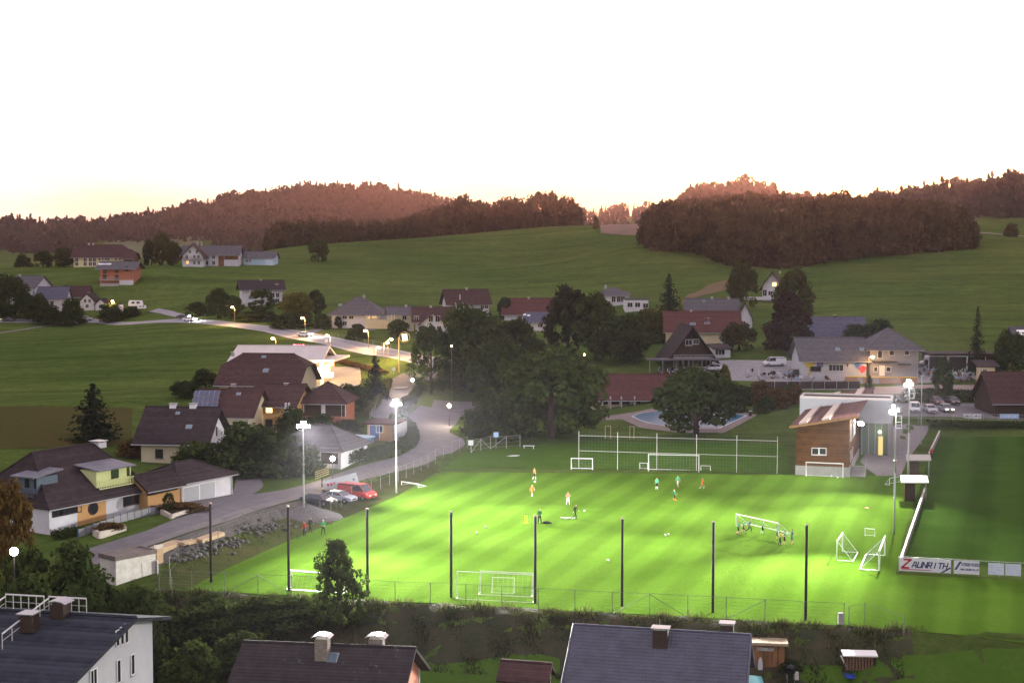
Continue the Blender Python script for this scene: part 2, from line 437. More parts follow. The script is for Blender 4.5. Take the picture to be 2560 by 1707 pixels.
def zm(P):
    """height of the ground mesh itself (bilinear)"""
    P = np.atleast_2d(P); i = np.clip(np.searchsorted(xs, P[:,0])-1, 0, nx-2); j = np.clip(np.searchsorted(ys, P[:,1])-1, 0, ny-2)
    u = (P[:,0]-xs[i])/(xs[i+1]-xs[i]); v = (P[:,1]-ys[j])/(ys[j+1]-ys[j])
    return GZ[j,i]*(1-u)*(1-v)+GZ[j,i+1]*u*(1-v)+GZ[j+1,i]*(1-u)*v+GZ[j+1,i+1]*u*v
def zmesh(x, y): return float(zm([(x, y)])[0])

def resample(P, n):
    P = np.array(P); d = np.concatenate([[0], np.cumsum(np.linalg.norm(np.diff(P, axis=0), axis=1))])
    t = np.linspace(0, d[-1], n); return np.stack([np.interp(t, d, P[:,k]) for k in range(P.shape[1])], 1)
def strip(name, A, B, mat, off=.05, step=2.0, world=False, thick=0.0):
    """a sheet laid on the ground between two edges given in photo pixels"""
    a = np.array([tuple(gp(*p))[:2] for p in A]) if not world else np.array(A)
    b = np.array([tuple(gp(*p))[:2] for p in B]) if not world else np.array(B)
    La = np.linalg.norm(np.diff(a, axis=0), axis=1).sum(); Lb = np.linalg.norm(np.diff(b, axis=0), axis=1).sum()
    n = max(3, int(max(La, Lb)/step)+1); a = resample(a, n); b = resample(b, n)
    m = max(2, int(np.linalg.norm(a-b, axis=1).max()/step)+1)
    t = np.linspace(0, 1, m)[None,:,None]; G = a[:,None,:]*(1-t)+b[:,None,:]*t
    P = G.reshape(-1, 2); Z = zm(P)+off
    k = np.arange(n*m).reshape(n, m)
    Q = np.stack([k[:-1,:-1].ravel(), k[:-1,1:].ravel(), k[1:,1:].ravel(), k[1:,:-1].ravel()], 1)
    V = np.concatenate([P, Z[:,None]], 1)
    v1 = V[Q[0,1]]-V[Q[0,0]]; v2 = V[Q[0,2]]-V[Q[0,0]]
    if v1[0]*v2[1]-v1[1]*v2[0] < 0: Q = Q[:,::-1]
    return struct(put(name, np_mesh(name, V, Q, mat)))
def ribbon(name, pts, w, mat, off, step=2.0, world=False):
    p = np.array([tuple(gp(*q))[:2] for q in pts]) if not world else np.array(pts)
    L = np.linalg.norm(np.diff(p, axis=0), axis=1).sum(); p = resample(p, max(3, int(L/step)))
    d = np.gradient(p, axis=0); d /= np.linalg.norm(d, axis=1)[:,None]; nn = np.stack([-d[:,1], d[:,0]], 1)
    return strip(name, p+nn*w/2, p-nn*w/2, mat, off, step, True)

# fields
strip('crop_field', [(-120,1022),(200,1018),(330,1020)], [(-120,1128),(200,1118),(330,1112)], M_CROP, .06, 5)
strip('bare_field', [(1502,584),(1560,589),(1620,590)], [(1500,564),(1560,562),(1650,559)], M_PLOUGH, .25, 8)
strip('dry_slope', [(1700,765),(1760,738),(1835,716)], [(1720,737),(1770,712),(1825,698)], M_BROWN, .12, 4)
strip('meadow', [(235,632),(330,645),(440,652)], [(265,606),(350,594),(520,590)], nmat('pale_meadow', (.085,.105,.035), .95, var=.3, scale=.02), .6, 10)
# rough grass round the pitch and on its bank
strip('verge', [(380,1450),(470,1402),(600,1345),(760,1275),(900,1215),(1080,1155)], [(470,1472),(560,1425),(700,1362),(850,1300),(1000,1236),(1095,1180)], M_ROUGH, .05, 2)
_a = np.array(PITCH[0]); _b = np.array(PITCH[1]); _ab = (_b-_a)/np.linalg.norm(_b-_a); _nn = np.array([_ab[1], -_ab[0]])
_bl = np.linspace(-14, np.linalg.norm(_b-_a)+5, 90)
_w1 = .5*np.sin(_bl*.9)+.35*np.sin(_bl*2.3+1)
strip('bank', [tuple(_a+_ab*q-_nn*(.3-w_)) for q, w_ in zip(_bl, _w1)], [tuple(_a+_ab*q+_nn*(6.5+1.5*w_)) for q, w_ in zip(_bl, _w1)],
      nmat('bank_earth', (.060,.048,.024), .95, scale=.5, col2=(.022,.034,.010), bump=.8, bscale=6), .05, .9, True)
# pitches
grassmat('bank_turf', (.058,.118,.015), (.075,.135,.02), (.045,.095,.012), .12, 2.0)
def pitchmat(name='pitch_turf', cols=((.074,.152,.015), (.092,.172,.021), (.060,.128,.011)), period=4.4, k=.10):
    m = grassmat(name, *cols, .10, 2.5)
    n = m.node_tree.nodes; l = m.node_tree.links; b = n['Principled BSDF']
    src = b.inputs['Base Color'].links[0].from_socket
    tc = n.new('ShaderNodeTexCoord'); dt = n.new('ShaderNodeVectorMath'); dt.operation = 'DOT_PRODUCT'; l.new(tc.outputs['Object'], dt.inputs[0])
    dt.inputs[1].default_value = (math.cos(R(19)), -math.sin(R(19)), 0)
    nz = n.new('ShaderNodeTexNoise'); nz.inputs['Scale'].default_value = .05; nz.inputs['Detail'].default_value = 4; l.new(tc.outputs['Object'], nz.inputs['Vector'])
    ad = n.new('ShaderNodeMath'); ad.operation = 'MULTIPLY_ADD'; ad.inputs[1].default_value = 2.4; l.new(nz.outputs['Fac'], ad.inputs[0]); l.new(dt.outputs['Value'], ad.inputs[2])
    mu = n.new('ShaderNodeMath'); mu.operation = 'MULTIPLY'; mu.inputs[1].default_value = 2*math.pi/period; l.new(ad.outputs[0], mu.inputs[0])
    si = n.new('ShaderNodeMath'); si.operation = 'SINE'; l.new(mu.outputs[0], si.inputs[0])
    rp = n.new('ShaderNodeMapRange'); rp.inputs[1].default_value = -.55; rp.inputs[2].default_value = .55; rp.inputs[3].default_value = 1-k; rp.inputs[4].default_value = 1+k
    l.new(si.outputs[0], rp.inputs[0])
    sc = n.new('ShaderNodeVectorMath'); sc.operation = 'SCALE'; l.new(src, sc.inputs[0]); l.new(rp.outputs[0], sc.inputs['Scale'])
    l.new(sc.outputs[0], b.inputs['Base Color'])
    return m
strip('training_pitch', [(462,1474),(620,1396),(800,1320),(1000,1237),(1090,1180)], [(2116,1566),(2240,1436),(2256,1350),(2286,1250),(2312,1190)], pitchmat(), .04, 3)
strip('side_lawn', [(2116,1566),(2400,1588),(2720,1614)], [(2240,1436),(2450,1446),(2720,1458)], MATS['pitch_turf'], .04, 2)
strip('back_lawn', [(1096,1176),(1400,1172),(1700,1178),(1975,1184)], [(1170,1132),(1400,1104),(1700,1104),(1960,1112)], MATS['bank_turf'], .05, 3)
strip('main_pitch', [(2253,1402),(2270,1330),(2300,1220),(2325,1130),(2338,1092)], [(2720,1420),(2725,1330),(2730,1220),(2735,1130),(2740,1092)], pitchmat('main_turf', ((.036,.080,.012), (.050,.098,.016), (.028,.064,.010)), 7.0, .13), .04, 3)
strip('garden_lawn', [(600,1712),(1000,1660),(1400,1648)], [(600,1760),(1000,1760),(1400,1760)], MATS['bank_turf'], .05, 2)
strip('playground_lawn', [(1990,1650),(2250,1640),(2600,1622)], [(1990,1770),(2250,1770),(2640,1770)], MATS['bank_turf'], .05, 2)
# roads
RU = [(-60,797),(0,797),(240,797),(450,797),(486,797),(585,806),(695,818),(794,834),(883,852),(959,866),(1045,887),(1160,912)]
RL = [(-60,806),(0,806),(240,806),(450,807),(486,808),(583,818),(658,829),(720,846),(806,860),(898,884),(1042,915),(1160,945)]
strip('main_road', RU, RL, M_ROAD, .07, 4)
def mix_px(A, B, t): return [(a[0]*(1-t)+b[0]*t, a[1]*(1-t)+b[1]*t) for a, b in zip(A, B)]
ribbon('road_marking', mix_px(RU, RL, .10), .35, M_LINE, .085, 4)
ribbon('road_marking', mix_px(RU, RL, .90), .35, M_LINE, .085, 4)
ribbon('road_marking', mix_px(RU, RL, .52)[4:], .22, M_LINE, .085, 4)
ribbon('footpath', [(-40,838),(0,832),(110,815),(195,803)], 1.8, M_PAVE, .07, 4)
ribbon('side_road', [(385,775),(415,780),(450,789),(480,799)], 4.0, M_ROAD, .075, 3)
ribbon('farm_road', [(2420,582),(2480,584),(2600,594)], 4.0, M_PAVE, .2, 6)
ribbon('drive', [(740,845),(800,822),(870,815),(930,826)], 4, M_ASPH, .085, 3)
strip('street', [(140,1398),(227,1370),(366,1328),(483,1284),(600,1240),(714,1224),(806,1199),(928,1158),(990,1143),(1026,1127),(1042,1109),(1037,1085)],
      [(175,1432),(274,1397),(402,1353),(548,1306),(695,1258),(806,1225),(913,1195),(990,1176),(1081,1146),(1127,1134),(1164,1112),(1158,1098)], M_ASPH, .06, 2)
ribbon('pavement_edge', [(190,1422),(274,1394),(402,1350),(548,1303),(695,1255),(806,1222),(913,1192),(990,1173),(1081,1143)], 1.5, M_PAVE, .075, 2)
strip('car_park', [(1037,1085),(1015,1066),(1008,1048),(1040,1025),(1085,1000)], [(1158,1098),(1121,1080),(1140,1060),(1190,1035),(1250,1002)], M_ASPH, .07, 2)
strip('street', [(1037,1087),(960,1050),(925,1043),(941,1020),(971,984),(980,965),(977,950),(1002,935),(1039,926)],
      [(1045,1088),(1022,1062),(1008,1048),(1011,1033),(1026,1005),(1048,968),(1066,953),(1090,945),(1120,935)], M_ASPH, .08, 2)
strip('forecourt', [(760,968),(785,942),(805,917)], [(880,980),(903,948),(900,918)], nmat('concrete_slab', (.34,.30,.26), .8, var=.2, scale=.4), .09, 3)
strip('drive', [(425,1268),(500,1246),(583,1230),(592,1190),(610,1150),(578,1122)], [(440,1296),(530,1268),(640,1232),(660,1216),(642,1175),(606,1128)], M_ASPH, .09, 2)
strip('gravel_strip', [(318,1398),(402,1360),(548,1312),(695,1264),(800,1236)], [(365,1432),(448,1394),(572,1344),(690,1304),(812,1262)], M_GRAVEL, .07, 2)
strip('club_path', [(2192,1190),(2150,1154),(2165,1132),(2215,1085),(2238,1062)], [(2252,1190),(2268,1152),(2282,1132),(2308,1098),(2322,1064)], nmat('paving', (.21,.195,.20), .85, scale=1.5, col2=(.15,.14,.145)), .06, 2)
strip('car_park', [(2215,1043),(2400,1044),(2640,1047)], [(2225,1010),(2400,1008),(2640,1003)], M_ASPH, .06, 2)
strip('back_road', [(2150,985),(2240,986),(2300,975),(2500,980),(2680,988)], [(2140,968),(2240,966),(2300,962),(2500,963),(2680,967)], nmat('lit_asphalt', (.30,.25,.22), .8, var=.2, scale=.4), .08, 2)  # pale reddish tone imitates the light lying on this road
strip('yard', [(1690,945),(1830,952),(2000,957),(2150,959),(2330,957)], [(1700,905),(1830,900),(2000,902),(2150,905),(2340,930)], nmat('yard_gravel', (.30,.29,.30), .9, scale=.8, col2=(.2,.19,.2)), .05, 2)
# pool
strip('pool_deck', [(1500,1052),(1555,1048),(1600,1070),(1700,1082),(1808,1083)], [(1480,1045),(1590,1030),(1660,1014),(1780,1020),(1895,1037)], nmat('deck_stone', (.22,.18,.17), .85, var=.25, scale=.8), .06, 2)
def watermat():
    m = nmat('pool_water', (.012,.11,.19), .3, spec=.12); return m
strip('pool_water', [(1580,1042),(1620,1058),(1700,1070),(1795,1071)], [(1600,1036),(1650,1028),(1760,1028),(1868,1040)], watermat(), .10, 1.5)
ribbon('pool_coping', [(1580,1042),(1600,1052),(1625,1060),(1700,1072),(1795,1073),(1868,1040),(1760,1026),(1650,1026),(1600,1034),(1580,1042)], .32, nmat('pool_rim', (.55,.55,.54), .6), .14, 1.0)

# ------------------------------------------------------------------ building kit
W_WHITE = nmat('white_render', (.58,.58,.62), .9, scale=.7, col2=(.48,.48,.52), bump=.15)
W_CREAM = nmat('cream_render', (.54,.48,.33), .9, scale=.6, col2=(.46,.41,.29), bump=.15)
W_YELLOW = nmat('yellow_render', (.68,.60,.32), .9, scale=.6, col2=(.62,.55,.30), bump=.15)
W_ORANGE = nmat('orange_render', (.50,.29,.12), .9, scale=.6, col2=(.42,.24,.10), bump=.15)
W_SALMON = nmat('salmon_render', (.62,.26,.17), .9, scale=.6, col2=(.54,.22,.15), bump=.15)
W_GREY = nmat('grey_render', (.27,.265,.28), .9, scale=.6, col2=(.22,.215,.23), bump=.15)
W_BLUE = nmat('pale_blue_render', (.42,.55,.68), .9, scale=.6, col2=(.38,.50,.62))
W_BRICK = stripes('brick_wall', (.42,.17,.10), (.30,.12,.08), .25, 'Z', .9)
W_WOOD = stripes('wood_boards', (.20,.105,.05), (.10,.05,.025), .14, 'Z', .8, .2, .5)
W_WOODV = stripes('wood_boards_upright', (.26,.13,.06), (.13,.065,.03), .16, 'X', .8, .2, .5)
W_CONC = nmat('concrete', (.36,.35,.34), .9, scale=.8, col2=(.27,.26,.26), bump=.2)
RF_DARK = stripes('roof_dark', (.050,.037,.040), (.026,.020,.024), .17, 'Z', .8, .25, .3, .7, .06)
RF_BROWN = stripes('roof_brown', (.080,.042,.040), (.044,.025,.026), .17, 'Z', .8, .25, .3, .7, .06)
RF_RED = stripes('roof_red', (.120,.050,.045), (.070,.032,.031), .17, 'Z', .8, .25, .3, .7, .06)
RF_GREY = stripes('roof_grey', (.115,.108,.120), (.070,.066,.078), .17, 'Z', .75, .25, .3, .6, .05)
RF_BLUE = stripes('roof_blue_grey', (.10,.10,.15), (.060,.062,.095), .17, 'Z', .55, .25, .3, .6, .05)
RF_SHEET = stripes('roof_sheet', (.20,.20,.23), (.13,.13,.16), .4, 'X', .45, .15, .2, .5, .05)
RF_PALE = nmat('roof_membrane', (.62,.56,.53), .6, var=.12, scale=.3)
TRIMW = nmat('white_trim', (.72,.72,.72), .6)
TRIMD = nmat('dark_wood_trim', (.05,.032,.022), .8, var=.3, scale=4)
GLASS = nmat('window_glass', (.018,.020,.026), .12, spec=.5)
GLASSB = nmat('skylight_glass', (.10,.17,.22), .1, spec=.9)
LIT = emat('lit_window', (1.0, .55, .18), 1.6)
LITD = emat('dim_lit_window', (1.0, .60, .22), .55)
METAL = nmat('zinc', (.42,.42,.44), .35, metal=.7, var=.15, scale=5)
STEEL = nmat('galvanised', (.42,.43,.43), .45, metal=.6, var=.2, scale=6)
DOORM = nmat('garage_door', (.38,.39,.42), .6, var=.1, scale=3)

_wc = {}
def win_meshes(w, h, mull, frame, glass):
    k = (round(w,2), round(h,2), mull, frame.name, glass.name)
    if k not in _wc:
        b = MB(); t = min(.09, w*.12)
        b.box(-w/2-t, -w/2, -.06, .02, -t, h+t); b.box(w/2, w/2+t, -.06, .02, -t, h+t)
        b.box(-w/2, w/2, -.06, .02, h, h+t); b.box(-w/2, w/2, -.09, .02, -t, 0)
        for i in range(1, mull):
            x = -w/2 + w*i/mull; b.box(x-t/3, x+t/3, -.05, .02, 0, h)
        p = MB().box(-w/2, w/2, -.025, .01, 0, h)
        s_ = MB().box(-w/2-.12, w/2+.12, -.16, .0, -t-.06, -t-.002)
        _wc[k] = (b.mesh('window', frame), p.mesh('pane', glass), s_.mesh('sill', W_CONC))
    return _wc[k]

class House:
    """walls, roof, chimneys, windows; local x along the front wall, -y faces the viewer at rz = 0"""
    def __init__(s, name, label, cat, px, py, wpx, D, eave, ridge, roof='x', rz=0, wall=W_WHITE, rmat=RF_DARK, ov=.6, Y=None, root=None,
                 L=None, group=None, hip=1.0, found=1.6, P=None, h=None, rise=None, gut=True, corner=False, th=.22, gmat=None):
        rz = R(rz); s.rz = rz
        P = Vector(P) if P is not None else (gp(px, py) if Y is None else at(px, py, Y))
        Y = P.y
        found = max(found, P.z-min(zmesh(P.x, P.y), zmesh(P.x-s.rz*0, P.y+D))+1.0)
        L = L if L else wpx*Y/F/max(.3, math.cos(rz))
        s.L, s.D = L, D
        c_, s_ = math.cos(rz), math.sin(rz)
        if corner: P = P + Vector((c_*L/2, s_*L/2, 0))
        Cn = P + Vector((-s_*D/2, c_*D/2, 0))
        s.h = h if h else at(px, eave, Y).z - P.z
        if rise is None:
            if roof in ('y',): rise = at(px, ridge, Y).z - P.z - s.h
            elif roof in ('mono',): rise = at(px, ridge, Cn.y+D/2*c_).z - P.z - s.h
            else: rise = at(px, ridge, Cn.y).z - P.z - s.h
        s.rise = rise; s.roof = roof; s.ov = ov
        W = Matrix.Translation(Cn) @ Matrix.Rotation(rz, 4, 'Z')
        if root is None:
            s.root = thing(name, label, cat, Cn, rz, group); s.M = Matrix.Identity(4)
        else:
            s.root = root.root; s.M = root.W.inverted() @ W
        s.W = W; s.Wi = W.inverted()
        s.hp = hip if isinstance(hip, tuple) else (hip, hip)
        h, D2, L2, r = s.h, D/2, L/2, rise
        if roof == 'none': return
        b = MB()
        if roof in ('x',): b.ext([(-D2,-found),(D2,-found),(D2,h),(0,h+r),(-D2,h)], 'x', -L2, L2)
        elif roof == 'y': b.ext([(-L2,-found),(L2,-found),(L2,h),(0,h+r),(-L2,h)], 'y', -D2, D2)
        elif roof == 'half': k = .55; b.ext([(-D2,-found),(D2,-found),(D2,h),(D2*(1-k),h+r*k),(-D2*(1-k),h+r*k),(-D2,h)], 'x', -L2, L2)
        elif roof == 'mono': b.ext([(-D2,-found),(D2,-found),(D2,h+r),(-D2,h)], 'x', -L2, L2)
        else: b.box(-L2, L2, -D2, D2, -found, h)
        s.part(b, 'wall', wall)
        b = MB(); t = th; e = ov; up = t*.9
        if roof == 'x':
            dz = r/D2*e
            for q in (-1, 1):
                b.slab([(-L2-e,q*(D2+e),h-dz+up),(L2+e,q*(D2+e),h-dz+up),(L2+e,0,h+r+up),(-L2-e,0,h+r+up)], t)
            rg = [((-L2-e,0,h+r+up+.02),(L2+e,0,h+r+up+.02))]
        elif roof == 'y':
            dz = r/L2*e
            for q in (-1, 1):
                b.slab([(q*(L2+e),-D2-e,h-dz+up),(q*(L2+e),D2+e,h-dz+up),(0,D2+e,h+r+up),(0,-D2-e,h+r+up)], t)
            rg = [((0,-D2-e,h+r+up+.02),(0,D2+e,h+r+up+.02))]
        elif roof == 'hip':
            hl, hr = hip if isinstance(hip, tuple) else (hip, hip)
            a = max(.15, L2-D2*hr); a0 = max(.15, L2-D2*hl); dz = r/D2*e; ea = h-dz+up; tp = h+r+up
            if D2 > L2:                                   # pyramid-like
                a = a0 = .15
            c4 = [(-L2-e,-D2-e,ea),(L2+e,-D2-e,ea),(L2+e,D2+e,ea),(-L2-e,D2+e,ea)]
            r0, r1 = (-a0,0,tp), (a,0,tp)
            b.slab([c4[0],c4[1],r1,r0], t); b.slab([c4[2],c4[3],r0,r1], t); b.slab([c4[1],c4[2],r1], t); b.slab([c4[3],c4[0],r0], t)
            rg = [(r0,r1)]+[(r0,c4[0]),(r0,c4[3]),(r1,c4[1]),(r1,c4[2])]
        elif roof == 'half':
            k = .55; dz = r/D2*e; ea = h-dz+up; tp = h+r+up; yk = (D2)*(1-k); zk = h+r*k+up; a = L2+e-hip*D2*(1-k)*1.0
            for q in (-1, 1):
                b.slab([(-L2-e,q*(D2+e),ea),(L2+e,q*(D2+e),ea),(L2+e,q*yk,zk),(a,0,tp),(-a,0,tp),(-L2-e,q*yk,zk)], t)
            for q in (-1, 1): b.slab([(q*(L2+e),-yk,zk),(q*(L2+e),yk,zk),(q*a,0,tp)], t)
            rg = [((-a,0,tp),(a,0,tp))]
        elif roof == 'mono':
            sl = r/D; b.slab([(-L2-e,-D2-e,h-sl*e+up),(L2+e,-D2-e,h-sl*e+up),(L2+e,D2+e,h+r+sl*e+up),(-L2-e,D2+e,h+r+sl*e+up)], t); rg = []
        else:
            b.box(-L2-e, L2+e, -D2-e, D2+e, h, h+t*1.4)
            for x0,x1,y0,y1 in ((-L2-e,L2+e,-D2-e,-D2-e+.2),(-L2-e,L2+e,D2+e-.2,D2+e),(-L2-e,-L2-e+.2,-D2-e+.2,D2+e-.2),(L2+e-.2,L2+e,-D2-e+.2,D2+e-.2)):
                b.box(x0,x1,y0,y1,h+t*1.4,h+t*1.4+.12)
            rg = []
        s.roofo = s.part(b, 'roof', rmat)
        if rg:
            b = MB()
            for p, q in rg: b.tube(p, q, .13, .13, 6)
            s.part(b, 'ridge_cap', rmat, s.roofo)
        if gut and roof in ('x','half','hip'):
            b = MB(); dz = r/D2*e; b.tube((-L2-e,-D2-e-.06,h-dz+.02),(L2+e,-D2-e-.06,h-dz+.02),.08,.08,6)
            b.tube((L2-.25,-D2-.08,h-.1),(L2-.25,-D2-.08,-.3),.05,.05,5)
            s.part(b, 'gutter', METAL)
    def part(s, b, name, mat, parent=None, smooth=False):
        me = b.mesh(name, mat, smooth) if isinstance(b, MB) else b
        o = put(name, me, parent or s.root)
        if parent is None: o.matrix_local = s.M
        return o
    def lray(s, px, py):
        o = s.Wi @ Vector((0,0,HC)); d = (s.Wi.to_3x3() @ ray(px, py)); return o, d
    def wp(s, side, px, py):
        o, d = s.lray(px, py)
        if side == 'f': t = (-s.D/2-o.y)/d.y
        elif side == 'r': t = (s.L/2-o.x)/d.x
        else: t = (-s.L/2-o.x)/d.x
        return o + d*t
    def rp(s, px, py, side='f'):
        """point on a roof slope"""
        o, d = s.lray(px, py)
        if s.roof == 'y':
            q = 1 if side == 'r' else -1; n = Vector((q*s.rise, 0, s.L/2)); p0 = Vector((q*s.L/2, 0, s.h))
        elif s.roof == 'mono': n = Vector((0, -s.rise, s.D)); p0 = Vector((0, -s.D/2, s.h))
        elif side in 'lr':
            q = 1 if side == 'r' else -1; n = Vector((q*s.rise, 0, s.D/2*s.hp[0 if q < 0 else 1])); p0 = Vector((q*s.L/2, 0, s.h))
        else: n = Vector((0, -s.rise, s.D/2)); p0 = Vector((0, -s.D/2, s.h))
        n.normalize(); t = (p0-o).dot(n)/d.dot(n); return o+d*t+n*.2, n
    def win(s, side, px, py, w, h, mull=2, lit=None, frame=TRIMW, sill=True, name='window'):
        """a window centred on a photo pixel"""
        p = s.wp(side, px, py); a, g, si = win_meshes(w, h, mull, frame, lit or GLASS)
        rz = {'f':0,'r':math.pi/2,'l':-math.pi/2}[side]
        off = {'f':Vector((0,-.012,0)),'r':Vector((.012,0,0)),'l':Vector((-.012,0,0))}[side]
        o = put(name, a, s.root); o.matrix_local = s.M @ Matrix.Translation(p+off-Vector((0,0,h/2))) @ Matrix.Rotation(rz,4,'Z')
        put('pane', g, o)
        if sill: put('sill', si, o)
        return o
    def door(s, side, px, py, w, h, mat=TRIMD, name='door'):
        p = s.wp(side, px, py); b = MB(); b.box(-w/2,w/2,-.05,.02,0,h); rz = {'f':0,'r':math.pi/2,'l':-math.pi/2}[side]
        o = put(name, b.mesh(name, mat), s.root); o.matrix_local = s.M @ Matrix.Translation(p-Vector((0,0,h/2))) @ Matrix.Rotation(rz,4,'Z')
        f = MB(); f.box(-w/2-.1,-w/2,-.07,.01,0,h+.1); f.box(w/2,w/2+.1,-.07,.01,0,h+.1); f.box(-w/2,w/2,-.07,.01,h,h+.1)
        put('door_frame', f.mesh('door_frame', TRIMW), o)
        hd = MB(); hd.tube((w/2-.15,-.1,h*.45),(w/2-.15,-.05,h*.45),.03); hd.box(w/2-.28,w/2-.13,-.13,-.1,h*.45-.02,h*.45+.02); put('handle', hd.mesh('handle', METAL), o)
        return o
    def chimney(s, px, top, w=.7, d=.7, y=0.0, mat=W_CONC, cap=METAL, curved=False):
        o, dr = s.lray(px, top); t = (y-o.y)/dr.y; p = o+dr*t
        zb = s.h + s.rise*(1-abs(y)/(s.D/2)) - .4 if s.roof != 'flat' else s.h
        b = MB().box(p.x-w/2,p.x+w/2,y-d/2,y+d/2,zb,p.z-.12)
        ch = s.part(b, 'chimney', mat)
        c = MB()
        if curved:
            prof = [(-w*.75,0),(-w*.5,.16),(0,.24),(w*.5,.16),(w*.75,0),(w*.5,.10),(0,.18),(-w*.5,.10)]
            c.ext([(p.x+a, p.z+z) for a, z in prof], 'y', y-d*.7, y+d*.7)
            for a in (-w*.4, w*.4):
                for q in (-d*.4, d*.4): c.tube((p.x+a,y+q,p.z-.12),(p.x+a,y+q,p.z+.12),.02)
        else:
            c.box(p.x-w*.62,p.x+w*.62,y-d*.62,y+d*.62,p.z,p.z+.07)
            for a in (-w*.4, w*.4):
                for q in (-d*.4, d*.4): c.tube((p.x+a,y+q,p.z-.13),(p.x+a,y+q,p.z+.01),.025)
        put('cap', c.mesh('cap', cap), ch)
        return ch
    def skylight(s, px, py, w=.8, h=1.1, side='f', mat=None, name='skylight'):
        p, n = s.rp(px, py, side); u = Vector((0,0,1)).cross(n).normalized(); v = n.cross(u)
        M_ = Matrix((( u.x,v.x,n.x,p.x),(u.y,v.y,n.y,p.y),(u.z,v.z,n.z,p.z),(0,0,0,1)))
        b = MB().box(-w/2-.06,w/2+.06,-h/2-.06,h/2+.06,-.06,.05); o = put(name, b.mesh(name, METAL), s.root); o.matrix_local = s.M @ M_
        g = MB().box(-w/2,w/2,-h/2,h/2,.05,.07); put('pane', g.mesh('pane', mat or GLASSB), o)
        return o
    def balcony(s, px0, px1, py, depth=1.3, mat=TRIMD, side='f', h=1.0):
        p = s.wp(side, px0, py); q = s.wp(side, px1, py); z = p.z; y0 = -s.D/2
        b = MB().box(p.x,q.x,y0-depth,y0-.003,z-.18,z); o = s.part(b, 'balcony', W_CONC)
        r = MB(); r.box(p.x,q.x,y0-depth,y0-depth+.06,z+h-.08,z+h); r.box(p.x,q.x,y0-depth,y0-depth+.05,z+.08,z+.16)
        n = max(3, int((q.x-p.x)/.35))
        for i in range(n+1):
            x = p.x+(q.x-p.x-.05)*i/n; r.box(x,x+.05,y0-depth+.06,y0-depth+.1,z,z+h)
        put('railing', r.mesh('railing', mat), o)
        return o

# ------------------------------------------------------------------ houses beyond the road (left)
g_far = 'farm buildings on the rise'
f1 = House('farmhouse', 'long yellow farmhouse with brown half-hipped roof on the left rise', 'farmhouse', 247, 667, 124, 13, 640, 613, 'half', 4, W_YELLOW, RF_BROWN, 1.2, group=g_far)
for x in (192,213,226,236): f1.win('f', x, 649, 1.3, 1.7); f1.win('f', x, 660, 1.3, 1.5)
for x in (249,257,264,271,290,300): f1.win('f', x, 648, .8, .8, 1)
f1.chimney(222, 608); f1.chimney(233, 608)
f1b = House('', '', '', 321, 667, 24, 12, 645, 625, 'half', 4, W_WOOD, RF_BROWN, 1.0, root=f1)
f2 = House('brick_house', 'unfinished red brick house with grey roof below the yellow farm', 'house', 292, 708, 84, 11, 669, 655, 'x', 0, W_BRICK, RF_GREY, 1.6, Y=560)
for x, y in ((262,678),(292,676),(317,672),(262,692),(292,693)): f2.win('f', x, y, 1.3, 1.7, 1, frame=TRIMD, sill=False)
f2.balcony(252, 300, 700, 2.2, STEEL)
for x in (256, 268): f2.skylight(x, 661.5, 3.2, 1.6, mat=nmat('roof_panel_pale', (.6,.62,.66), .3), name='solar_panel')
f2.part(MB().box(-f2.L*.45, f2.L*.1, -f2.D/2-2.4, -f2.D/2-.003, -2.6, -.02), 'basement', W_CONC)
f2.part(MB().box(f2.L*.1+.003, f2.L/2, -f2.D/2-1.2, -f2.D/2-.003, -1.8, 1.2), 'retaining_wall', W_WHITE)
f3 = House('farmhouse', 'white farmhouse with dark roof and wooden barn end on the rise', 'farmhouse', 526, 665, 139, 13, 636, 615, 'x', 3, W_WHITE, RF_GREY, 1.0, group=g_far)
f3g = House('', '', '', 482, 667, 50, 8, 638, 610, 'y', 3, W_WHITE, RF_BROWN, 1.4, root=f3)
for x, y in ((475,629),(492,629),(467,642),(486,642),(496,642),(467,657),(486,657),(497,657)): f3g.win('f', x, y, 1.0, 1.4)
f3g.win('f', 468, 656, 1.0, 1.3, lit=LIT)
f3g.balcony(458, 505, 649, 1.2)
for x in (517, 534):
    for y in (642, 657): f3.win('f', x, y, 1.3, 1.8)
f3.chimney(493, 604); f3.chimney(504, 605)
b = MB().box(f3.wp('f',546,650).x, f3.wp('f',560,650).x, -f3.D/2-.12, -f3.D/2-.004, -1, f3.h); f3.part(b, 'barn_boards', W_WOOD)
f3.part(MB().box(f3.wp('f',561,650).x, f3.wp('f',596,650).x, -f3.D/2-.12, -f3.D/2-.004, f3.h*.55, f3.h), 'barn_boards', W_WOOD)
f4 = House('blue_house', 'pale blue house with low dark roof beside the white farmhouse', 'house', 647, 663, 76, 9, 643, 630, 'x', -3, W_BLUE, RF_GREY, .8, group=g_far)
for x in (617, 625): f4.win('f', x, 652, 1.0, 1.1)
f4.win('f', 621, 643.5, .8, .8)
f4.part(MB().box(f4.wp('f',663,650).x, f4.wp('f',684,650).x, -f4.D/2-.1, -f4.D/2-.004, -1, f4.h*.8), 'garage_front', nmat('paler_blue', (.52,.63,.74), .9))
h = House('house', 'grey roofed house behind trees at the left edge', 'house', 55, 745, 70, 11, 718, 691, 'x', -18, W_WHITE, RF_GREY, .8, Y=540); h.chimney(50,686); h.win('r',84,733,1,1.3)
h = House('house', 'low dark roofed house between trees left of the white garage', 'house', 128, 772, 70, 10, 746, 718, 'x', 5, W_WHITE, RF_BLUE, .7, Y=530)
for x in (106,118,130): h.win('f', x, 757, 1.2, 1.3)
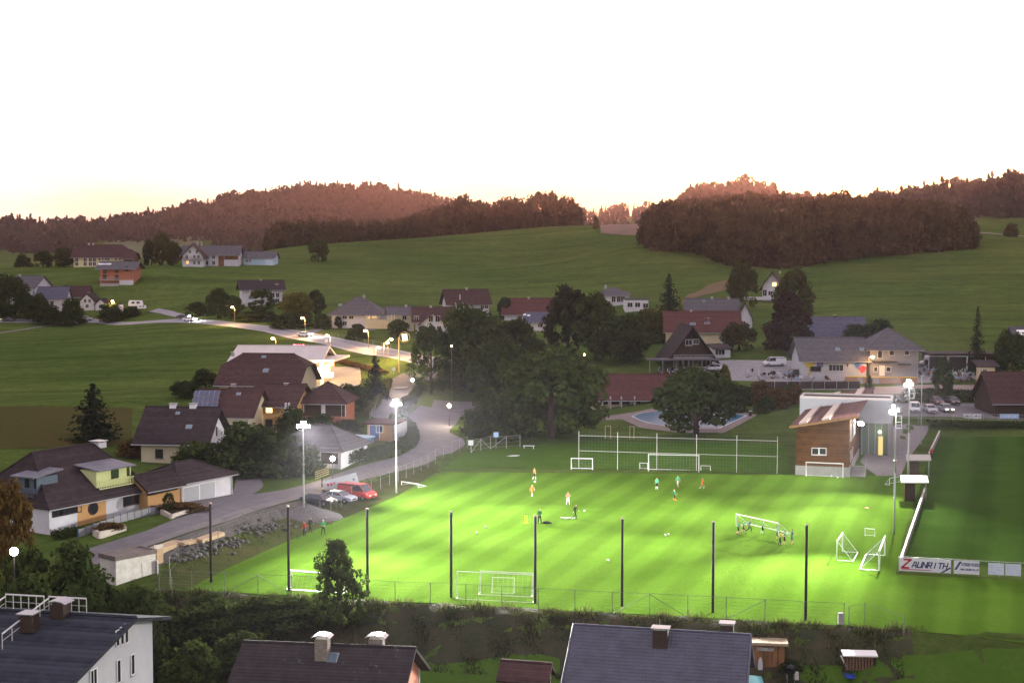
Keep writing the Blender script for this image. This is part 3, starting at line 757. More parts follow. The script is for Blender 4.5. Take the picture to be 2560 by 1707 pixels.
h = House('garage', 'white boxy garage among dark bushes near the road', 'garage', 157, 778, 37, 7, 749, 745, 'flat', 0, W_WHITE, RF_GREY, .1); h.door('f', 150, 770, 2.4, 2.2, DOORM, 'garage_door')
h = House('house', 'dark brown roofed house behind the boxy white garage', 'house', 190, 765, 62, 9, 740, 716, 'x', 10, W_CREAM, RF_BROWN, .7, Y=545); h.win('f',205,752,1,1.2)
h = House('house', 'small white house with two gables beside the road sign board', 'house', 218, 776, 36, 9, 752, 735, 'y', 0, W_WHITE, RF_DARK, .6)
h.win('f',213,752,.9,1.3); h.win('f',224,752,.9,1.3); h.win('f',218,765,1.1,1.2); h.chimney(222,731)
h2 = House('', '', '', 252, 776, 27, 7, 760, 748, 'y', 0, W_WHITE, RF_DARK, .5, root=h); h2.win('f',252,765,1,1.1)
h = House('house', 'white house with dark grey roof above the lamp lit hedge', 'house', 657, 762, 96, 11, 722, 702, 'x', 16, W_WHITE, RF_DARK, 1.2)
for x, y in ((682,738),(694,738),(682,752),(694,752)): h.win('f', x, y, 1.2, 1.5)
for x, y in ((612,735),(625,731),(612,750)): h.win('l', x, y, 1.1, 1.5)
h.chimney(652, 698); h.skylight(692,712,.9,.7)
# ------------------------------------------------------------------ middle row
h = House('house', 'large white house with grey hipped roof above the lit street', 'house', 890, 820, 122, 13, 782, 744, 'hip', -4, W_WHITE, RF_GREY, 1.2)
for x in (862,878,920,936): h.win('f', x, 790, 1.3, 1.7)
for x in (862,920,938): h.win('f', x, 808, 1.2, 1.2)
h.chimney(910, 738); h.balcony(944, 972, 806, 2.0); h.skylight(851, 763, 1, .8)
h.part(MB().box(h.L/2-4, h.L/2+3, -h.D/2-2.2, -h.D/2-.003, -1, 2.6), 'porch', W_CREAM)
h = House('house', 'cream house with grey roof between the hipped house and the red one', 'house', 1004, 828, 62, 10, 786, 768, 'x', 8, W_CREAM, RF_GREY, .7)
h.win('f',1011,793,1.2,1.6); h.win('f',990,812,1.1,1.4); h.win('f',1015,812,1.1,1.4)
for x in (979,986): h.win('l', x, 793, .9, 1.2)
h.chimney(1015, 762)
h = House('house', 'red brown roofed house with a broad front gable beside the big trees', 'house', 1085, 834, 92, 11, 800, 769, 'x', 4, W_WHITE, RF_BROWN, 1.2)
hg = House('', '', '', 1082, 836, 56, 6, 806, 783, 'y', 4, W_WHITE, RF_BROWN, 1.0, root=h)
for x, y in ((1077,797),(1094,797),(1077,820),(1098,822)): hg.win('f', x, y, 1.2, 1.6)
h.chimney(1077, 764); h.skylight(1124, 789, .5, 2.4, mat=nmat('bright_flashing', (.8,.8,.82), .3))
h.win('f',1041,797,1.2,1.5); h.win('f',1128,813,1,1.4)
h = House('house', 'white house with red brown roof standing highest in the middle row', 'house', 1172, 800, 100, 10, 757, 725, 'x', 14, W_WHITE, RF_BROWN, 1.0)
for x, y in ((1206,765),(1216,765),(1190,782),(1212,784)): h.win('f', x, y, 1.1, 1.5)
for x, y in ((1150,742),(1139,763),(1158,763),(1145,784)): h.win('l', x, y, 1.0, 1.3)
h.chimney(1166, 719)
h = House('house', 'long red roofed house half hidden behind the village trees', 'house', 1320, 812, 118, 11, 782, 747, 'x', -4, W_WHITE, RF_RED, 1.0, Y=455); h.chimney(1322,743); h.win('f',1300,795,1.2,1.4); h.win('f',1350,795,1.2,1.4)
h = House('house', 'small blue grey roofed house peeping out beside dark trees', 'house', 1338, 828, 52, 9, 804, 782, 'x', -10, W_WHITE, RF_BLUE, .8, Y=425); h.win('f',1350,813,1.2,1.2)
h.skylight(1312,788,.8,.8,mat=nmat('bright_pane', (.8,.8,.85), .2)); h.skylight(1322,790,.8,.8,mat=MATS['bright_pane'])
h = House('villa', 'white villa with shallow hipped roof and flat annex on the slope', 'house', 1527, 766, 74, 11, 736, 719, 'hip', -10, W_WHITE, RF_GREY, 1.0)
for x in (1534,1547,1557): h.win('f', x, 748, 1.3, 1.8)
h.chimney(1514, 713)
ha = House('', '', '', 1592, 778, 58, 8, 750, 748, 'flat', 0, W_WHITE, RF_GREY, .15, root=h)
for x, y in ((1575,762),(1594,762),(1614,764)): ha.win('f', x, y, 1.6, 1.4)
h = House('house', 'long grey roofed house with two chimneys below the dry slope', 'house', 1780, 808, 124, 11, 779, 748, 'x', -6, W_WHITE, RF_GREY, .8, Y=415)
h.chimney(1780, 742); h.chimney(1822, 742); h.win('r',1862,780,1.2,1.4); h.win('f',1762,790,1.2,1.4); h.skylight(1760,753,.6,.6)
hb = House('', '', '', 1862, 822, 36, 9, 795, 757, 'y', -6, W_WHITE, RF_DARK, .5, Y=408, root=h); hb.win('f',1858,808,1.2,1.2)
h = House('house', 'red brown roofed house with skylights in front of the grey roofed one', 'house', 1757, 860, 180, 12, 826, 780, 'x', -4, W_CREAM, RF_RED, .9, Y=375)
h.skylight(1732,811,1.3,.9); h.skylight(1768,809,1.3,.6); h.chimney(1728,775,.5,.5)
h.part(MB().tube((1.5,-4,h.h+1),(1.5,-4,h.h+3.4),.05).tube((.5,-4,h.h+3.2),(2.3,-4,h.h+3.2),.03), 'antenna', STEEL)
h = House('house', 'dark house with steep brown gable and open terrace by the yard', 'house', 1729, 925, 102, 14, 886, 818, 'y', 3, TRIMD, RF_DARK, 1.6)
h.win('f',1722,856,1.4,1.2); h.win('f',1740,854,1.2,1.0); h.skylight(1797,852,.6,1.6,'r',mat=MATS['bright_pane'])
for x in (1695,1720,1745,1765): h.win('f', x, 905, 1.8, 2.0)
h.balcony(1680, 1778, 896, 2.4, STEEL)
h.part(MB().box(-h.L/2-6, h.L/2+1, -h.D/2-5, -h.D/2-.01, 2.5, 2.75), 'terrace_roof', RF_GREY)
for i in range(6): x = -h.L/2-5.6+i*(h.L+6)/5.2; h.part(MB().tube((x,-h.D/2-4.7,-.8),(x,-h.D/2-4.7,2.5),.09), 'terrace_post', W_GREY)
h = House('house', 'white walled house with flat dark roof beside the gravel yard', 'house', 1806, 902, 40, 8, 872, 862, 'mono', 0, W_WHITE, RF_DARK, .5, Y=338); h.win('f',1800,880,2.2,1.2,3)
h = House('house', 'white house with asymmetric roof and lit window under the wood', 'house', 1930, 745, 46, 10, 714, 681, 'y', -14, W_WHITE, RF_BROWN, 1.3, Y=470)
h.win('f',1936,711,1.2,1.2,lit=LIT); h.win('f',1926,733,1.3,1.3); h.win('f',1912,732,1.3,2.0); h.chimney(1950,678,.6,.6)
h.part(MB().box(-h.L/2-6, h.L/2, -h.D/2-2.5, -h.D/2-.01, -.6, .3), 'terrace', W_WHITE)
h = House('house', 'blue grey roofed house behind the mural workshop', 'house', 2100, 868, 132, 11, 840, 794, 'x', 0, W_GREY, RF_BLUE, .8, Y=365); h.chimney(2087,788,.5,.5,mat=TRIMD)
ws = House('workshop', 'long workshop with painted murals on its white wall and grey roof', 'workshop', 2086, 952, 160, 12, 897, 846, 'x', 0, nmat('dull_render', (.46,.46,.50), .9, scale=.6, col2=(.38,.38,.42)), RF_GREY, .9)
ws.skylight(2094,875,.9,.9); ws.skylight(2155,875,.9,.9)
for x, y, w in ((2033,922,1.1),(2045,922,1.1)): ws.win('f', x, y, w, .9, 1, frame=TRIMD)
ws.win('f', 2090, 919, 3.1, 1.3, 4)
# murals: a gold cup, a blue panel, a blue and red splash
MUR = {k: nmat('mural_'+k, c, .8, var=.3, scale=3) for k, c in dict(gold=(.62,.46,.06), blue=(.06,.14,.42), red=(.45,.06,.08), dark=(.05,.06,.10), pale=(.30,.42,.62)).items()}
def mural(px0, px1, py0, py1, shape, col, d):
    a = ws.wp('f', px0, py0); c = ws.wp('f', px1, py1); y = -ws.D/2
    b = MB(); b.ext([(a.x+(c.x-a.x)*u, c.z+(a.z-c.z)*v) for u, v in shape], 'y', y-d, y-.002); return ws.part(b, 'mural', MUR[col])
CUP = [(.1,1),(.9,1),(.88,.7),(.98,.75),(.98,.9),(1.05,.9),(1.05,.7),(.85,.5),(.62,.38),(.58,.12),(.85,.0),(.15,.0),(.42,.12),(.38,.38),(.15,.5),(-.05,.7),(-.05,.9),(.02,.9),(.02,.75),(.12,.7)]
mural(2013,2036,897,936,CUP,'gold',.02)
mural(2042,2058,903,917,[(0,0),(1,0),(1,1),(0,1)],'blue',.02)
mural(2046,2056,905,914,[(0,0),(1,.2),(.8,1),(.2,.8)],'red',.025)
BL = [(.5+.5*math.cos(t)*(1+.25*math.sin(3*t)), .5+.5*math.sin(t)*(1+.2*math.cos(4*t))) for t in [i*math.pi/9 for i in range(18)]]
mural(2130,2158,900,924,BL,'pale',.018); mural(2136,2152,905,920,BL,'blue',.022); mural(2146,2166,914,931,BL,'red',.026); mural(2116,2121,909,917,BL,'dark',.02)
h = House('house', 'grey two storey house with hipped roof joined to the workshop', 'house', 2235, 948, 122, 11, 868, 822, 'hip', 0, W_GREY, RF_GREY, 1.0)
for x, y, w, hh in ((2200,884,.9,1.9),(2229,882,1.0,1.0),(2267,881,1.0,1.0),(2189,923,.7,.9),(2221,923,.9,.9)): h.win('f', x, y, w, hh, 1)
h.door('f', 2205, 927, 1.0, 2.1, TRIMW)
b = MB().box(h.wp('f',2180,903).x, h.wp('f',2240,903).x, -h.D/2-1.5, -h.D/2-.01, h.wp('f',2180,902).z-.15, h.wp('f',2180,902).z); h.part(b, 'canopy', TRIMD)
b = MB().box(h.wp('f',2243,910).x, h.wp('f',2275,910).x, -h.D/2-1.1, -h.D/2-.01, h.wp('f',2243,909).z-.15, h.wp('f',2243,909).z); h.part(b, 'canopy', TRIMD)
h = House('shed', 'long dark machinery shed behind the scrap yard', 'shed', 2410, 925, 160, 8, 886, 880, 'mono', 0, TRIMD, RF_DARK, .6)
for x in (2345, 2395, 2440): h.door('f', x, 908, 4, 3, nmat('shed_shade', (.02,.016,.016), .9), 'opening')  # near-black panels imitate the shade inside open bays
h = House('hut', 'small flat roofed hut with lit canopy beside the brown roof', 'hut', 2469, 950, 34, 5, 916, 904, 'mono', -8, W_CREAM, RF_DARK, .9, Y=300)
h.win('f',2462,933,.8,1.6)
h.part(MB().box(-.9,.9,-2.9,-2.5,h.h+.02,h.h+.10), 'canopy_light', emat('canopy_glow', (1.0,.55,.35), 3.0))
h = House('carport', 'brown roofed carport with shade-dark solid front at the right edge', 'carport', 2562, 1036, 150, 12, 1002, 932, 'x', 0, TRIMD, RF_BROWN, .8, Y=268)  # solid dark wall stands in for the shade inside the carport
for x in (2522, 2536): h.part(MB().box(h.wp('f',x,1007).x-.28,h.wp('f',x,1007).x+.28,-h.D/2-.1,-h.D/2-.01,h.wp('f',x,1007).z-.1,h.wp('f',x,1007).z+.1), 'light', emat('yellow_light', (.9,.75,.1), 1.0))
h = House('house', 'house with bright metal roof panel cut by the right edge', 'house', 2600, 900, 110, 9, 862, 818, 'x', 0, W_GREY, RF_GREY, .7, Y=325)
h.skylight(2553,834,1.8,2.0,mat=nmat('bright_sheet', (.9,.87,.85), .25), name='roof_panel')
# ------------------------------------------------------------------ filling station and farm by the street
gs = House('filling_station', 'filling station with wide pale roof and glowing entrance behind the brown barn', 'filling station', 690, 950, 205, 14, 901, 868, 'x', -5, W_CREAM, RF_PALE, 1.5, Y=310, th=.4)
gs.part(MB().box(gs.L/2-2.2, gs.L/2+4.5, -gs.D/2-2.5, gs.D/2, gs.h-.1, gs.h+.35), 'canopy', RF_PALE)
GSL = gs.W @ Vector((gs.L/2+3.0, -gs.D/2-3.4, 2.6))
gs.part(MB().box(gs.L/2+1.2, gs.L/2+1.9, -gs.D/2-1.8, -gs.D/2-1.1, -1, gs.h-.1), 'pillar', W_CREAM)
gs.part(MB().box(gs.L/2+.05, gs.L/2+.12, -gs.D/2+.8, gs.D/2-1, .4, 2.6), 'shop_window', emat('shop_glow', (1.0,.85,.45), 3.5))
gs.part(MB().box(gs.L/2+2.2, gs.L/2+3.9, -gs.D/2-2.2, -gs.D/2-1.2, .9, 1.9), 'price_display', emat('price_glow', (1.0,.93,.7), 5))
gs.part(MB().box(gs.L/2+3.7, gs.L/2+4.4, -gs.D/2-2.62, -gs.D/2-2.51, gs.h-.9, gs.h-.05), 'red_sign', emat('red_glow', (1.0,.25,.08), 5))
def letters(txt, H_, w):
    G = {'A':[(0,0,.28,1),(1,0,.72,1),(.2,.35,.8,.35),(.28,1,.72,1)], 'V':[(0,1,.4,0),(1,1,.6,0),(.4,0,.6,0)], 'I':[(.5,0,.5,1)],
         'Z':[(0,1,1,1),(1,1,0,0),(0,0,1,0)], 'U':[(0,1,0,0),(0,0,1,0),(1,0,1,1)], 'N':[(0,0,0,1),(0,1,1,0),(1,0,1,1)],
         'R':[(0,0,0,1),(0,1,.9,1),(.9,1,.9,.5),(.9,.5,0,.5),(.3,.5,1,0)], 'T':[(0,1,1,1),(.5,1,.5,0)], 'H':[(0,0,0,1),(1,0,1,1),(0,.5,1,.5)],
         'O':[(0,0,1,0),(1,0,1,1),(1,1,0,1),(0,1,0,0)], '0':[(0,0,1,0),(1,0,1,1),(1,1,0,1),(0,1,0,0)], '3':[(0,1,1,1),(1,1,1,0),(1,0,0,0),(.3,.5,1,.5)],
         '7':[(0,1,1,1),(1,1,.3,0)], '6':[(1,1,0,1),(0,1,0,0),(0,0,1,0),(1,0,1,.5),(1,.5,0,.5)], '8':[(0,0,1,0),(1,0,1,1),(1,1,0,1),(0,1,0,0),(0,.5,1,.5)],
         '2':[(0,1,1,1),(1,1,1,.5),(1,.5,0,.5),(0,.5,0,0),(0,0,1,0)], '4':[(0,1,0,.4),(0,.4,1,.4),(.8,1,.8,0)], '/':[(0,0,1,1)], 'E':[(0,0,0,1),(0,1,1,1),(0,.5,.8,.5),(0,0,1,0)], '.':[(.4,0,.6,0)], 'W':[(0,1,.25,0),(.25,0,.5,.8),(.5,.8,.75,0),(.75,0,1,1)], ' ':[]}
    out = []; x = 0
    for ch in txt:
        for a in G[ch]: out.append((x+a[0]*w, a[1]*H_, x+a[2]*w, a[3]*H_))
        x += w*1.35
    return out, x
def stroke_text(b, txt, H_, w, t, org, ux, uz, slant=0.0, depth=.03):
    """block lettering made of bars in the plane (ux, uz)"""
    st, tot = letters(txt, H_, w); nrm = ux.cross(uz).normalized()
    for x0, z0, x1, z1 in st:
        p = org+ux*(x0+slant*z0)+uz*z0; q = org+ux*(x1+slant*z1)+uz*z1; d = (q-p)
        if d.length < 1e-5: d = ux*.01
        e = d.normalized(); s_ = e.cross(nrm).normalized()*t/2; p = p-e*t/2; q = q+e*t/2
        vs = [p-s_, q-s_, q+s_, p+s_]; vs += [v+nrm*depth for v in vs]
        b.add(vs, [(0,1,2,3),(7,6,5,4),(0,4,5,1),(1,5,6,2),(2,6,7,3),(3,7,4,0)])
    return tot
o_, d_ = gs.lray(733, 871); t_ = (1.0-o_.y)/d_.y; lp = o_+d_*t_
b = MB(); stroke_text(b, 'AVIA', .85, .5, .16, Vector((lp.x, 1.0, lp.z)), Vector((1,0,0)), Vector((0,0,1)), 0, .12)
b.box(lp.x-.2, lp.x+3.0, .96, 1.04, lp.z-.45, lp.z-.02)
gs.part(b, 'roof_lettering', emat('red_letters', (1.0,.16,.22), 2.2))
h = House('barn', 'big barn house with brown half-hipped roof in front of the filling station', 'barn', 645, 1003, 196, 14, 956, 886, 'half', -7, W_CREAM, RF_BROWN, 1.0, Y=264)
h.skylight(665,928,.9,1.0); h.skylight(660,894,.7,.6); h.win('r',752,955,1.0,1.8)
h.chimney(582,880,.5,.5)
L3 = House('house', 'cream and orange farmhouse with brown roofs and one lit window', 'house', 680, 1070, 106, 10, 1009, 962, 'x', -10, W_ORANGE, RF_BROWN, 1.0, Y=238)
L3.win('f',673,1020,1.1,1.5,lit=LIT,frame=TRIMD); L3.win('f',672.6,1057,1.1,1.1,frame=TRIMD); L3.win('r',722,1020,.6,1.6); L3.win('r',714,1020,.6,1.6); L3.win('f',635,1058,.5,1.5,1)
L3.chimney(584,960,.7,.7,3.0); L3.chimney(716,958,.7,.6)
L3b = House('', '', '', 592, 1092, 70, 11, 1037, 973, 'x', -6, W_CREAM, RF_BROWN, .8, Y=231, root=L3); L3b.win('f',591,1064,1.0,1.2,frame=TRIMD); L3b.skylight(597,987,.6,.6)
L3c = House('', '', '', 520, 1080, 66, 9, 1030, 975, 'x', -6, W_CREAM, RF_BROWN, .6, Y=236, root=L3)
for i in range(5):
    for j in range(3): L3c.skylight(493+i*12.5+j*-2.5, 985+j*14, .78, 1.15, mat=nmat('solar_cell', (.03,.05,.12), .15, spec=.8), name='solar_panel')
h = House('garage', 'low brick garage with brown hipped roof and arched doors', 'garage', 805, 1043, 108, 9, 1003, 958, 'hip', -6, W_BRICK, RF_BROWN, .8, hip=.45, Y=242)
for x in (785, 838): h.door('f', x, 1024, 3.4, 2.2, TRIMD, 'garage_door')
h.part(MB().box(h.wp('f',807,1020).x-.25,h.wp('f',807,1020).x+.25,-h.D/2-.15,-h.D/2-.01,-1,h.h), 'pier', W_WHITE)
L5 = House('house', 'cream house with long dark roof and white gable above the garages', 'house', 432, 1158, 163, 10, 1096, 1020, 'x', -6, W_CREAM, RF_DARK, 1.1, Y=210)
L5.win('f',398,1134,1.0,1.2,1,frame=TRIMD); L5.skylight(473,1069,.8,.7); L5.skylight(445,1035,.5,.4)
for x, y, w, hh in ((541,1078,.45,1.3),(556,1114,.35,1.2),(546,1117,.35,1.2),(537,1116,.35,.8)): L5.win('r', x, y, w, hh, 1, frame=TRIMD, sill=False)
L5.part(MB().ext([(-L5.D/2,0),(L5.D/2,0),(L5.D/2,L5.h),(0,L5.h+L5.rise),(-L5.D/2,L5.h)], 'x', L5.L/2+.003, L5.L/2+.03), 'gable_wall', W_WHITE)
L5.chimney(433,1009,1.0,.6,mat=W_WHITE); L5.chimney(483,1009,1.0,.6,mat=W_WHITE)
h = House('outbuilding', 'low grey roofed outbuilding with white garage front by the street lamp', 'garage', 768, 1168, 178, 9, 1120, 1066, 'hip', -18, W_WHITE, RF_GREY, .6, hip=.8)
h.door('f', 824, 1140, 2.6, 2.1, TRIMD, 'garage_door')
h = House('kiosk', 'small flat roofed kiosk with blue door inside the round hedge', 'kiosk', 950, 1102, 66, 5, 1060, 1050, 'mono', -12, W_ORANGE, RF_BROWN, .7)
h.door('f',936,1080,1.6,2.1,nmat('blue_door', (.10,.16,.32), .6)); h.win('f',949,1072,1.0,1.0)
h.part(MB().box(h.L/2+.5,h.L/2+.9,-h.D/2-1.2,h.D/2,-.8,h.h), 'wing_wall', W_WHITE)
# bungalow with garages, turned along the street
pc = gp(124, 1337)
L6 = House('bungalow', 'white and ochre bungalow with large dark hipped roof along the street', 'bungalow', 124, 1337, 0, 13, 1252, 1120, 'hip', 60, W_WHITE, RF_DARK, .5, L=15.2, P=pc, corner=True, h=3.1, rise=4.9, hip=(.55,.4))
for a, c in ((194,265),):
    p = L6.wp('f', a, 1290); q = L6.wp('f', c, 1275); L6.part(MB().box(p.x,q.x,-L6.D/2-.04,-L6.D/2-.003,-1,L6.h-.03), 'ochre_panel', W_ORANGE)
L6.win('f',144.6,1281,1.5,.7,1,frame=TRIMD,sill=False); L6.win('f',174,1275,3.2,.7,2,frame=TRIMD,sill=False); L6.win('f',330,1246,2.6,1.3,2,frame=TRIMD)
p = L6.wp('f',232,1270); b = MB(); b.ext([(p.x+.75*math.cos(t),p.z+.75*math.sin(t)) for t in [i*math.pi/10 for i in range(20)]],'y',-L6.D/2-.12,-L6.D/2-.045)
rw = L6.part(b, 'round_window', TRIMD); b = MB(); b.ext([(p.x+.6*math.cos(t),p.z+.6*math.sin(t)) for t in [i*math.pi/10 for i in range(20)]],'y',-L6.D/2-.15,-L6.D/2-.122); put('pane', b.mesh('pane', GLASS), rw)
L6.chimney(246,1102,1.3,1.3,0.0,W_WHITE)
def dormer(hs, px, py, w, hh, dep, mat, side='f', sheet=RF_SHEET, lit=None):
    p, n = hs.rp(px, py, side); rz = 0 if side == 'f' else -math.pi/2
    b = MB().box(-w/2,w/2,0,dep,0,hh); o = put('dormer', b.mesh('dormer', mat), hs.root); o.matrix_local = hs.M @ Matrix.Translation(p-Vector((0,0,.2))) @ Matrix.Rotation(rz,4,'Z')
    r_ = MB().slab([(-w/2-.25,-.65,hh+.1),(w/2+.25,-.65,hh+.1),(w/2+.25,dep+.6,hh+.6),(-w/2-.25,dep+.6,hh+.6)],.14); put('dormer_roof', r_.mesh('dormer_roof', sheet), o)
    k = MB()
    k.box(-w/2,w/2,-.55,-.5,0,.08); k.box(-w/2,w/2,-.55,-.5,.82,.9)
    m_ = int(w/.25)
    for i in range(m_+1): x = -w/2+(w-.08)*i/m_; k.box(x,x+.08,-.5,-.47,0,.9)
    put('railing', k.mesh('railing', mat), o)
    g = MB().box(-w*.08,w*.14,-.05,-.003,.9,hh-.15); g.box(w*.38,w*.46,-.05,-.003,.9,hh-.15); put('pane', g.mesh('pane', GLASS), o)
    return o
dormer(L6, 283, 1214, 5.4, 2.1, 3.0, nmat('lime_wood', (.62,.66,.32), .8, var=.15, scale=3))
dormer(L6, 70, 1236, 3.2, 2.1, 3.0, nmat('slate_blue_wood', (.10,.13,.17), .8, var=.2, scale=3), 'l')
pg = gp(446, 1258)
GA = House('garage_block', 'white double garage with ochre link building and low dark roof', 'garage', 446, 1258, 0, 7.5, 1215, 1180, 'hip', 59, W_WHITE, RF_DARK, .5, L=9.8, P=pg, corner=True, h=2.5, rise=1.7, hip=.9)
for x, y in ((478,1233),(518,1223)): GA.door('f', x, y+3, 2.7, 2.0, DOORM, 'garage_door')
pk = gp(370, 1280)
GB = House('', '', '', 366, 1286, 0, 4, 1222, 1200, 'x', 59, W_ORANGE, RF_DARK, .4, L=5.6, P=pk, corner=True, h=2.6, rise=1.4, root=GA)
for x, y in ((378,1228),(396,1224),(414,1220),(432,1216)): GB.win('f', x, y, 1.35, .7, 1, frame=TRIMD, sill=False)

# ------------------------------------------------------------------ vegetation
rng = np.random.default_rng(11)
LF_DEC = leafmat('leaves_green', (.075,.100,.026), (.022,.036,.011), 7.0)
LF_LIGHT = leafmat('leaves_light_green', (.085,.115,.030), (.030,.048,.014), 7.0)
LF_DARK = leafmat('leaves_dark', (.055,.078,.024), (.018,.028,.010), 7.0, .25)
LF_COP = leafmat('leaves_copper', (.050,.030,.024), (.020,.014,.012), 7.0, .3)
LF_AUT = leafmat('leaves_autumn', (.16,.085,.028), (.060,.050,.016), 7.0)
LF_CON = leafmat('needles', (.030,.040,.020), (.011,.016,.010), 7.0, .15)
LF_YEL = leafmat('leaves_yellow_green', (.16,.15,.030), (.075,.080,.018), 7.0)
LF_WOOD = leafmat('woodland_leaves', (.085,.075,.032), (.020,.022,.012), .13, .15)
LF_FAR = leafmat('hazed_far_leaves', (.062,.062,.040), (.030,.032,.022), .10, .12)  # paler than the nearer wood: distance haze put into the leaf colour
BARK = nmat('bark', (.065,.048,.036), .95, scale=2, col2=(.03,.022,.018), bump=.5)
def quads(Pc, N, size, asp=1.0):
    """little leaf faces at Pc, roughly facing N"""
    n = len(Pc); N = N/np.maximum(1e-6, np.linalg.norm(N, axis=1))[:,None]
    a = rng.normal(size=(n,3)); u = np.cross(N, a); u /= np.maximum(1e-6, np.linalg.norm(u, axis=1))[:,None]; v = np.cross(N, u)
    s_ = np.asarray(size).reshape(-1,1)*np.ones((n,1)); w = s_*asp
    V = np.stack([Pc-u*s_-v*w*.35, Pc+u*s_*.2-v*w, Pc+u*s_+v*w*.35, Pc-u*s_*.2+v*w], 1)
    return V.reshape(-1,3)
def qfaces(V): return np.arange(len(V)).reshape(-1,4)
def deciduous(nb, per, leaf, prof, zlo=.12, flat_=.8, br=(.10,.19), shell=.55):
    t = rng.random(nb)**.8; z = zlo+(1-zlo)*t*.93; ang = rng.random(nb)*2*np.pi
    rad = np.array([prof(a) for a in z])*.5*np.sqrt(.25+.75*rng.random(nb))
    c = np.stack([np.cos(ang)*rad, np.sin(ang)*rad, z], 1); r = rng.uniform(*br, nb)
    Ps = []; Ns = []
    for k in range(nb):
        d = rng.normal(size=(per,3)); d /= np.linalg.norm(d, axis=1)[:,None]
        q = r[k]*(shell+(1.05-shell)*rng.random((per,1)))
        Ps.append(c[k]+d*q*np.array([1,1,flat_])); Ns.append(d+rng.normal(size=(per,3))*.6+np.array([0,0,.4]))
    P_ = np.concatenate(Ps); P_[:,2] = np.maximum(P_[:,2], .02)
    return quads(P_, np.concatenate(Ns), leaf*rng.uniform(.6,1.3,len(P_)))
def p_round(z): return max(.1, math.sin(math.pi*min(1, max(0, (z-.02)/1.02))**.75)**.6)
def p_oval(z): return max(.1, math.sin(math.pi*min(1, max(0, z))**.9)**.7)
def p_cone(z): return max(.05, (1-z)**.75*1.05)
def p_bush(z): return max(.15, math.sqrt(max(0, 1-z*z)))
def p_col(z): return .9 if z < .7 else max(.08, .9*(1-((z-.7)/.3)**1.6))
def conifer(levels, perl, leaf, droop=.06, jag=.3):
    Ps = []; Ns = []
    for i in range(levels):
        z = .05+.93*i/levels; R_ = .5*(1-z)**.85+.015; nb = max(5, int(perl*(.35+.65*(1-z))))
        for k in range(nb):
            a = rng.random()*2*math.pi; L_ = R_*rng.uniform(1-jag, 1.1); m_ = max(3, int(L_*26))
            tt = (np.arange(m_)+rng.random(m_))/m_
            x = tt*L_; P_ = np.stack([np.cos(a)*x, np.sin(a)*x, z-droop*tt*1.0+rng.normal(size=m_)*.008+.02*tt**2], 1)
            Ps.append(P_+rng.normal(size=P_.shape)*.012); Ns.append(np.tile([math.cos(a)*.5, math.sin(a)*.5, 1.0], (m_,1))+rng.normal(size=(m_,3))*.5)
    P_ = np.concatenate(Ps); return quads(P_, np.concatenate(Ns), leaf*rng.uniform(.7,1.3,len(P_)))
def proto(name, V, mat): return np_mesh(name, V, qfaces(V), mat)
CR = {}
def crown(key, mat):
    k = (key, mat.name)
    if k not in CR:
        if key not in CR:
            CR[key] = {'round':lambda: deciduous(75,95,.026,p_round), 'round2':lambda: deciduous(60,110,.028,p_round,br=(.12,.22)),
              'oval':lambda: deciduous(70,95,.025,p_oval,.08,br=(.09,.17)), 'cone':lambda: deciduous(80,90,.024,p_cone,.05,br=(.07,.15)),
              'bush':lambda: deciduous(45,90,.036,p_bush,.02,br=(.14,.26)), 'col':lambda: deciduous(60,95,.024,p_col,.03,br=(.09,.18)),
              'loose':lambda: deciduous(85,55,.022,p_oval,.06,br=(.06,.14)), 'spruce':lambda: conifer(34,15,.020), 'fir':lambda: conifer(22,16,.030,.03,.45),
              'near':lambda: np.concatenate([deciduous(130,70,.0150,p_cone,.10,br=(.035,.09)), deciduous(30,70,.015,p_oval,.1,br=(.05,.10))])}[key]()
        CR[k] = proto('crown', CR[key], mat)
    return CR[k]
def trunk_mesh(seed):
    r_ = random.Random(seed); b = MB(); b.tube((0,0,-.06),(0,0,.02),.055,.04,7); b.tube((0,0,.02),(.01,0,.35),.04,.028,7); b.tube((.01,0,.35),(-.01,.01,.8),.028,.008,6)
    for i in range(7):
        z = .2+.07*i; a = r_.random()*6.3; L_ = .32-.03*i; b.tube((0,0,z),(math.cos(a)*L_,math.sin(a)*L_,z+.16),.014,.004,5)
    return b.mesh('trunk', BARK, True)
TRUNKS = [trunk_mesh(i) for i in range(3)]
def tree(kind, px, py, top, wpx, label, mat=None, cat='tree', group=None, Y=None, name=None, lift=0.0, wob=0):
    p = gp(px, py) if Y is None else at(px, py, Y)
    if Y is not None: p.z = zmesh(p.x, p.y)
    hh = at(px, top, p.y).z - p.z; w = wpx*p.y/F
    mat = mat or {'spruce':LF_CON,'fir':LF_CON}.get(kind, LF_DEC)
    o = thing(name or ('bush' if kind == 'bush' else 'conifer' if kind in ('spruce','fir') else 'tree'), label, cat, p, rnd.random()*6.3, group)
    o.scale = (w, w, hh)
    tr = put('trunk', TRUNKS[int(px) % 3], o)
    if kind in ('spruce','fir','col','cone'): tr.scale = (.5,.5,1.1)
    if kind == 'bush': tr.scale = (1,1,.6)
    c = put('crown', crown(kind, mat), o)
    if lift: c.location.z = lift; c.scale.z = 1-lift
    return o
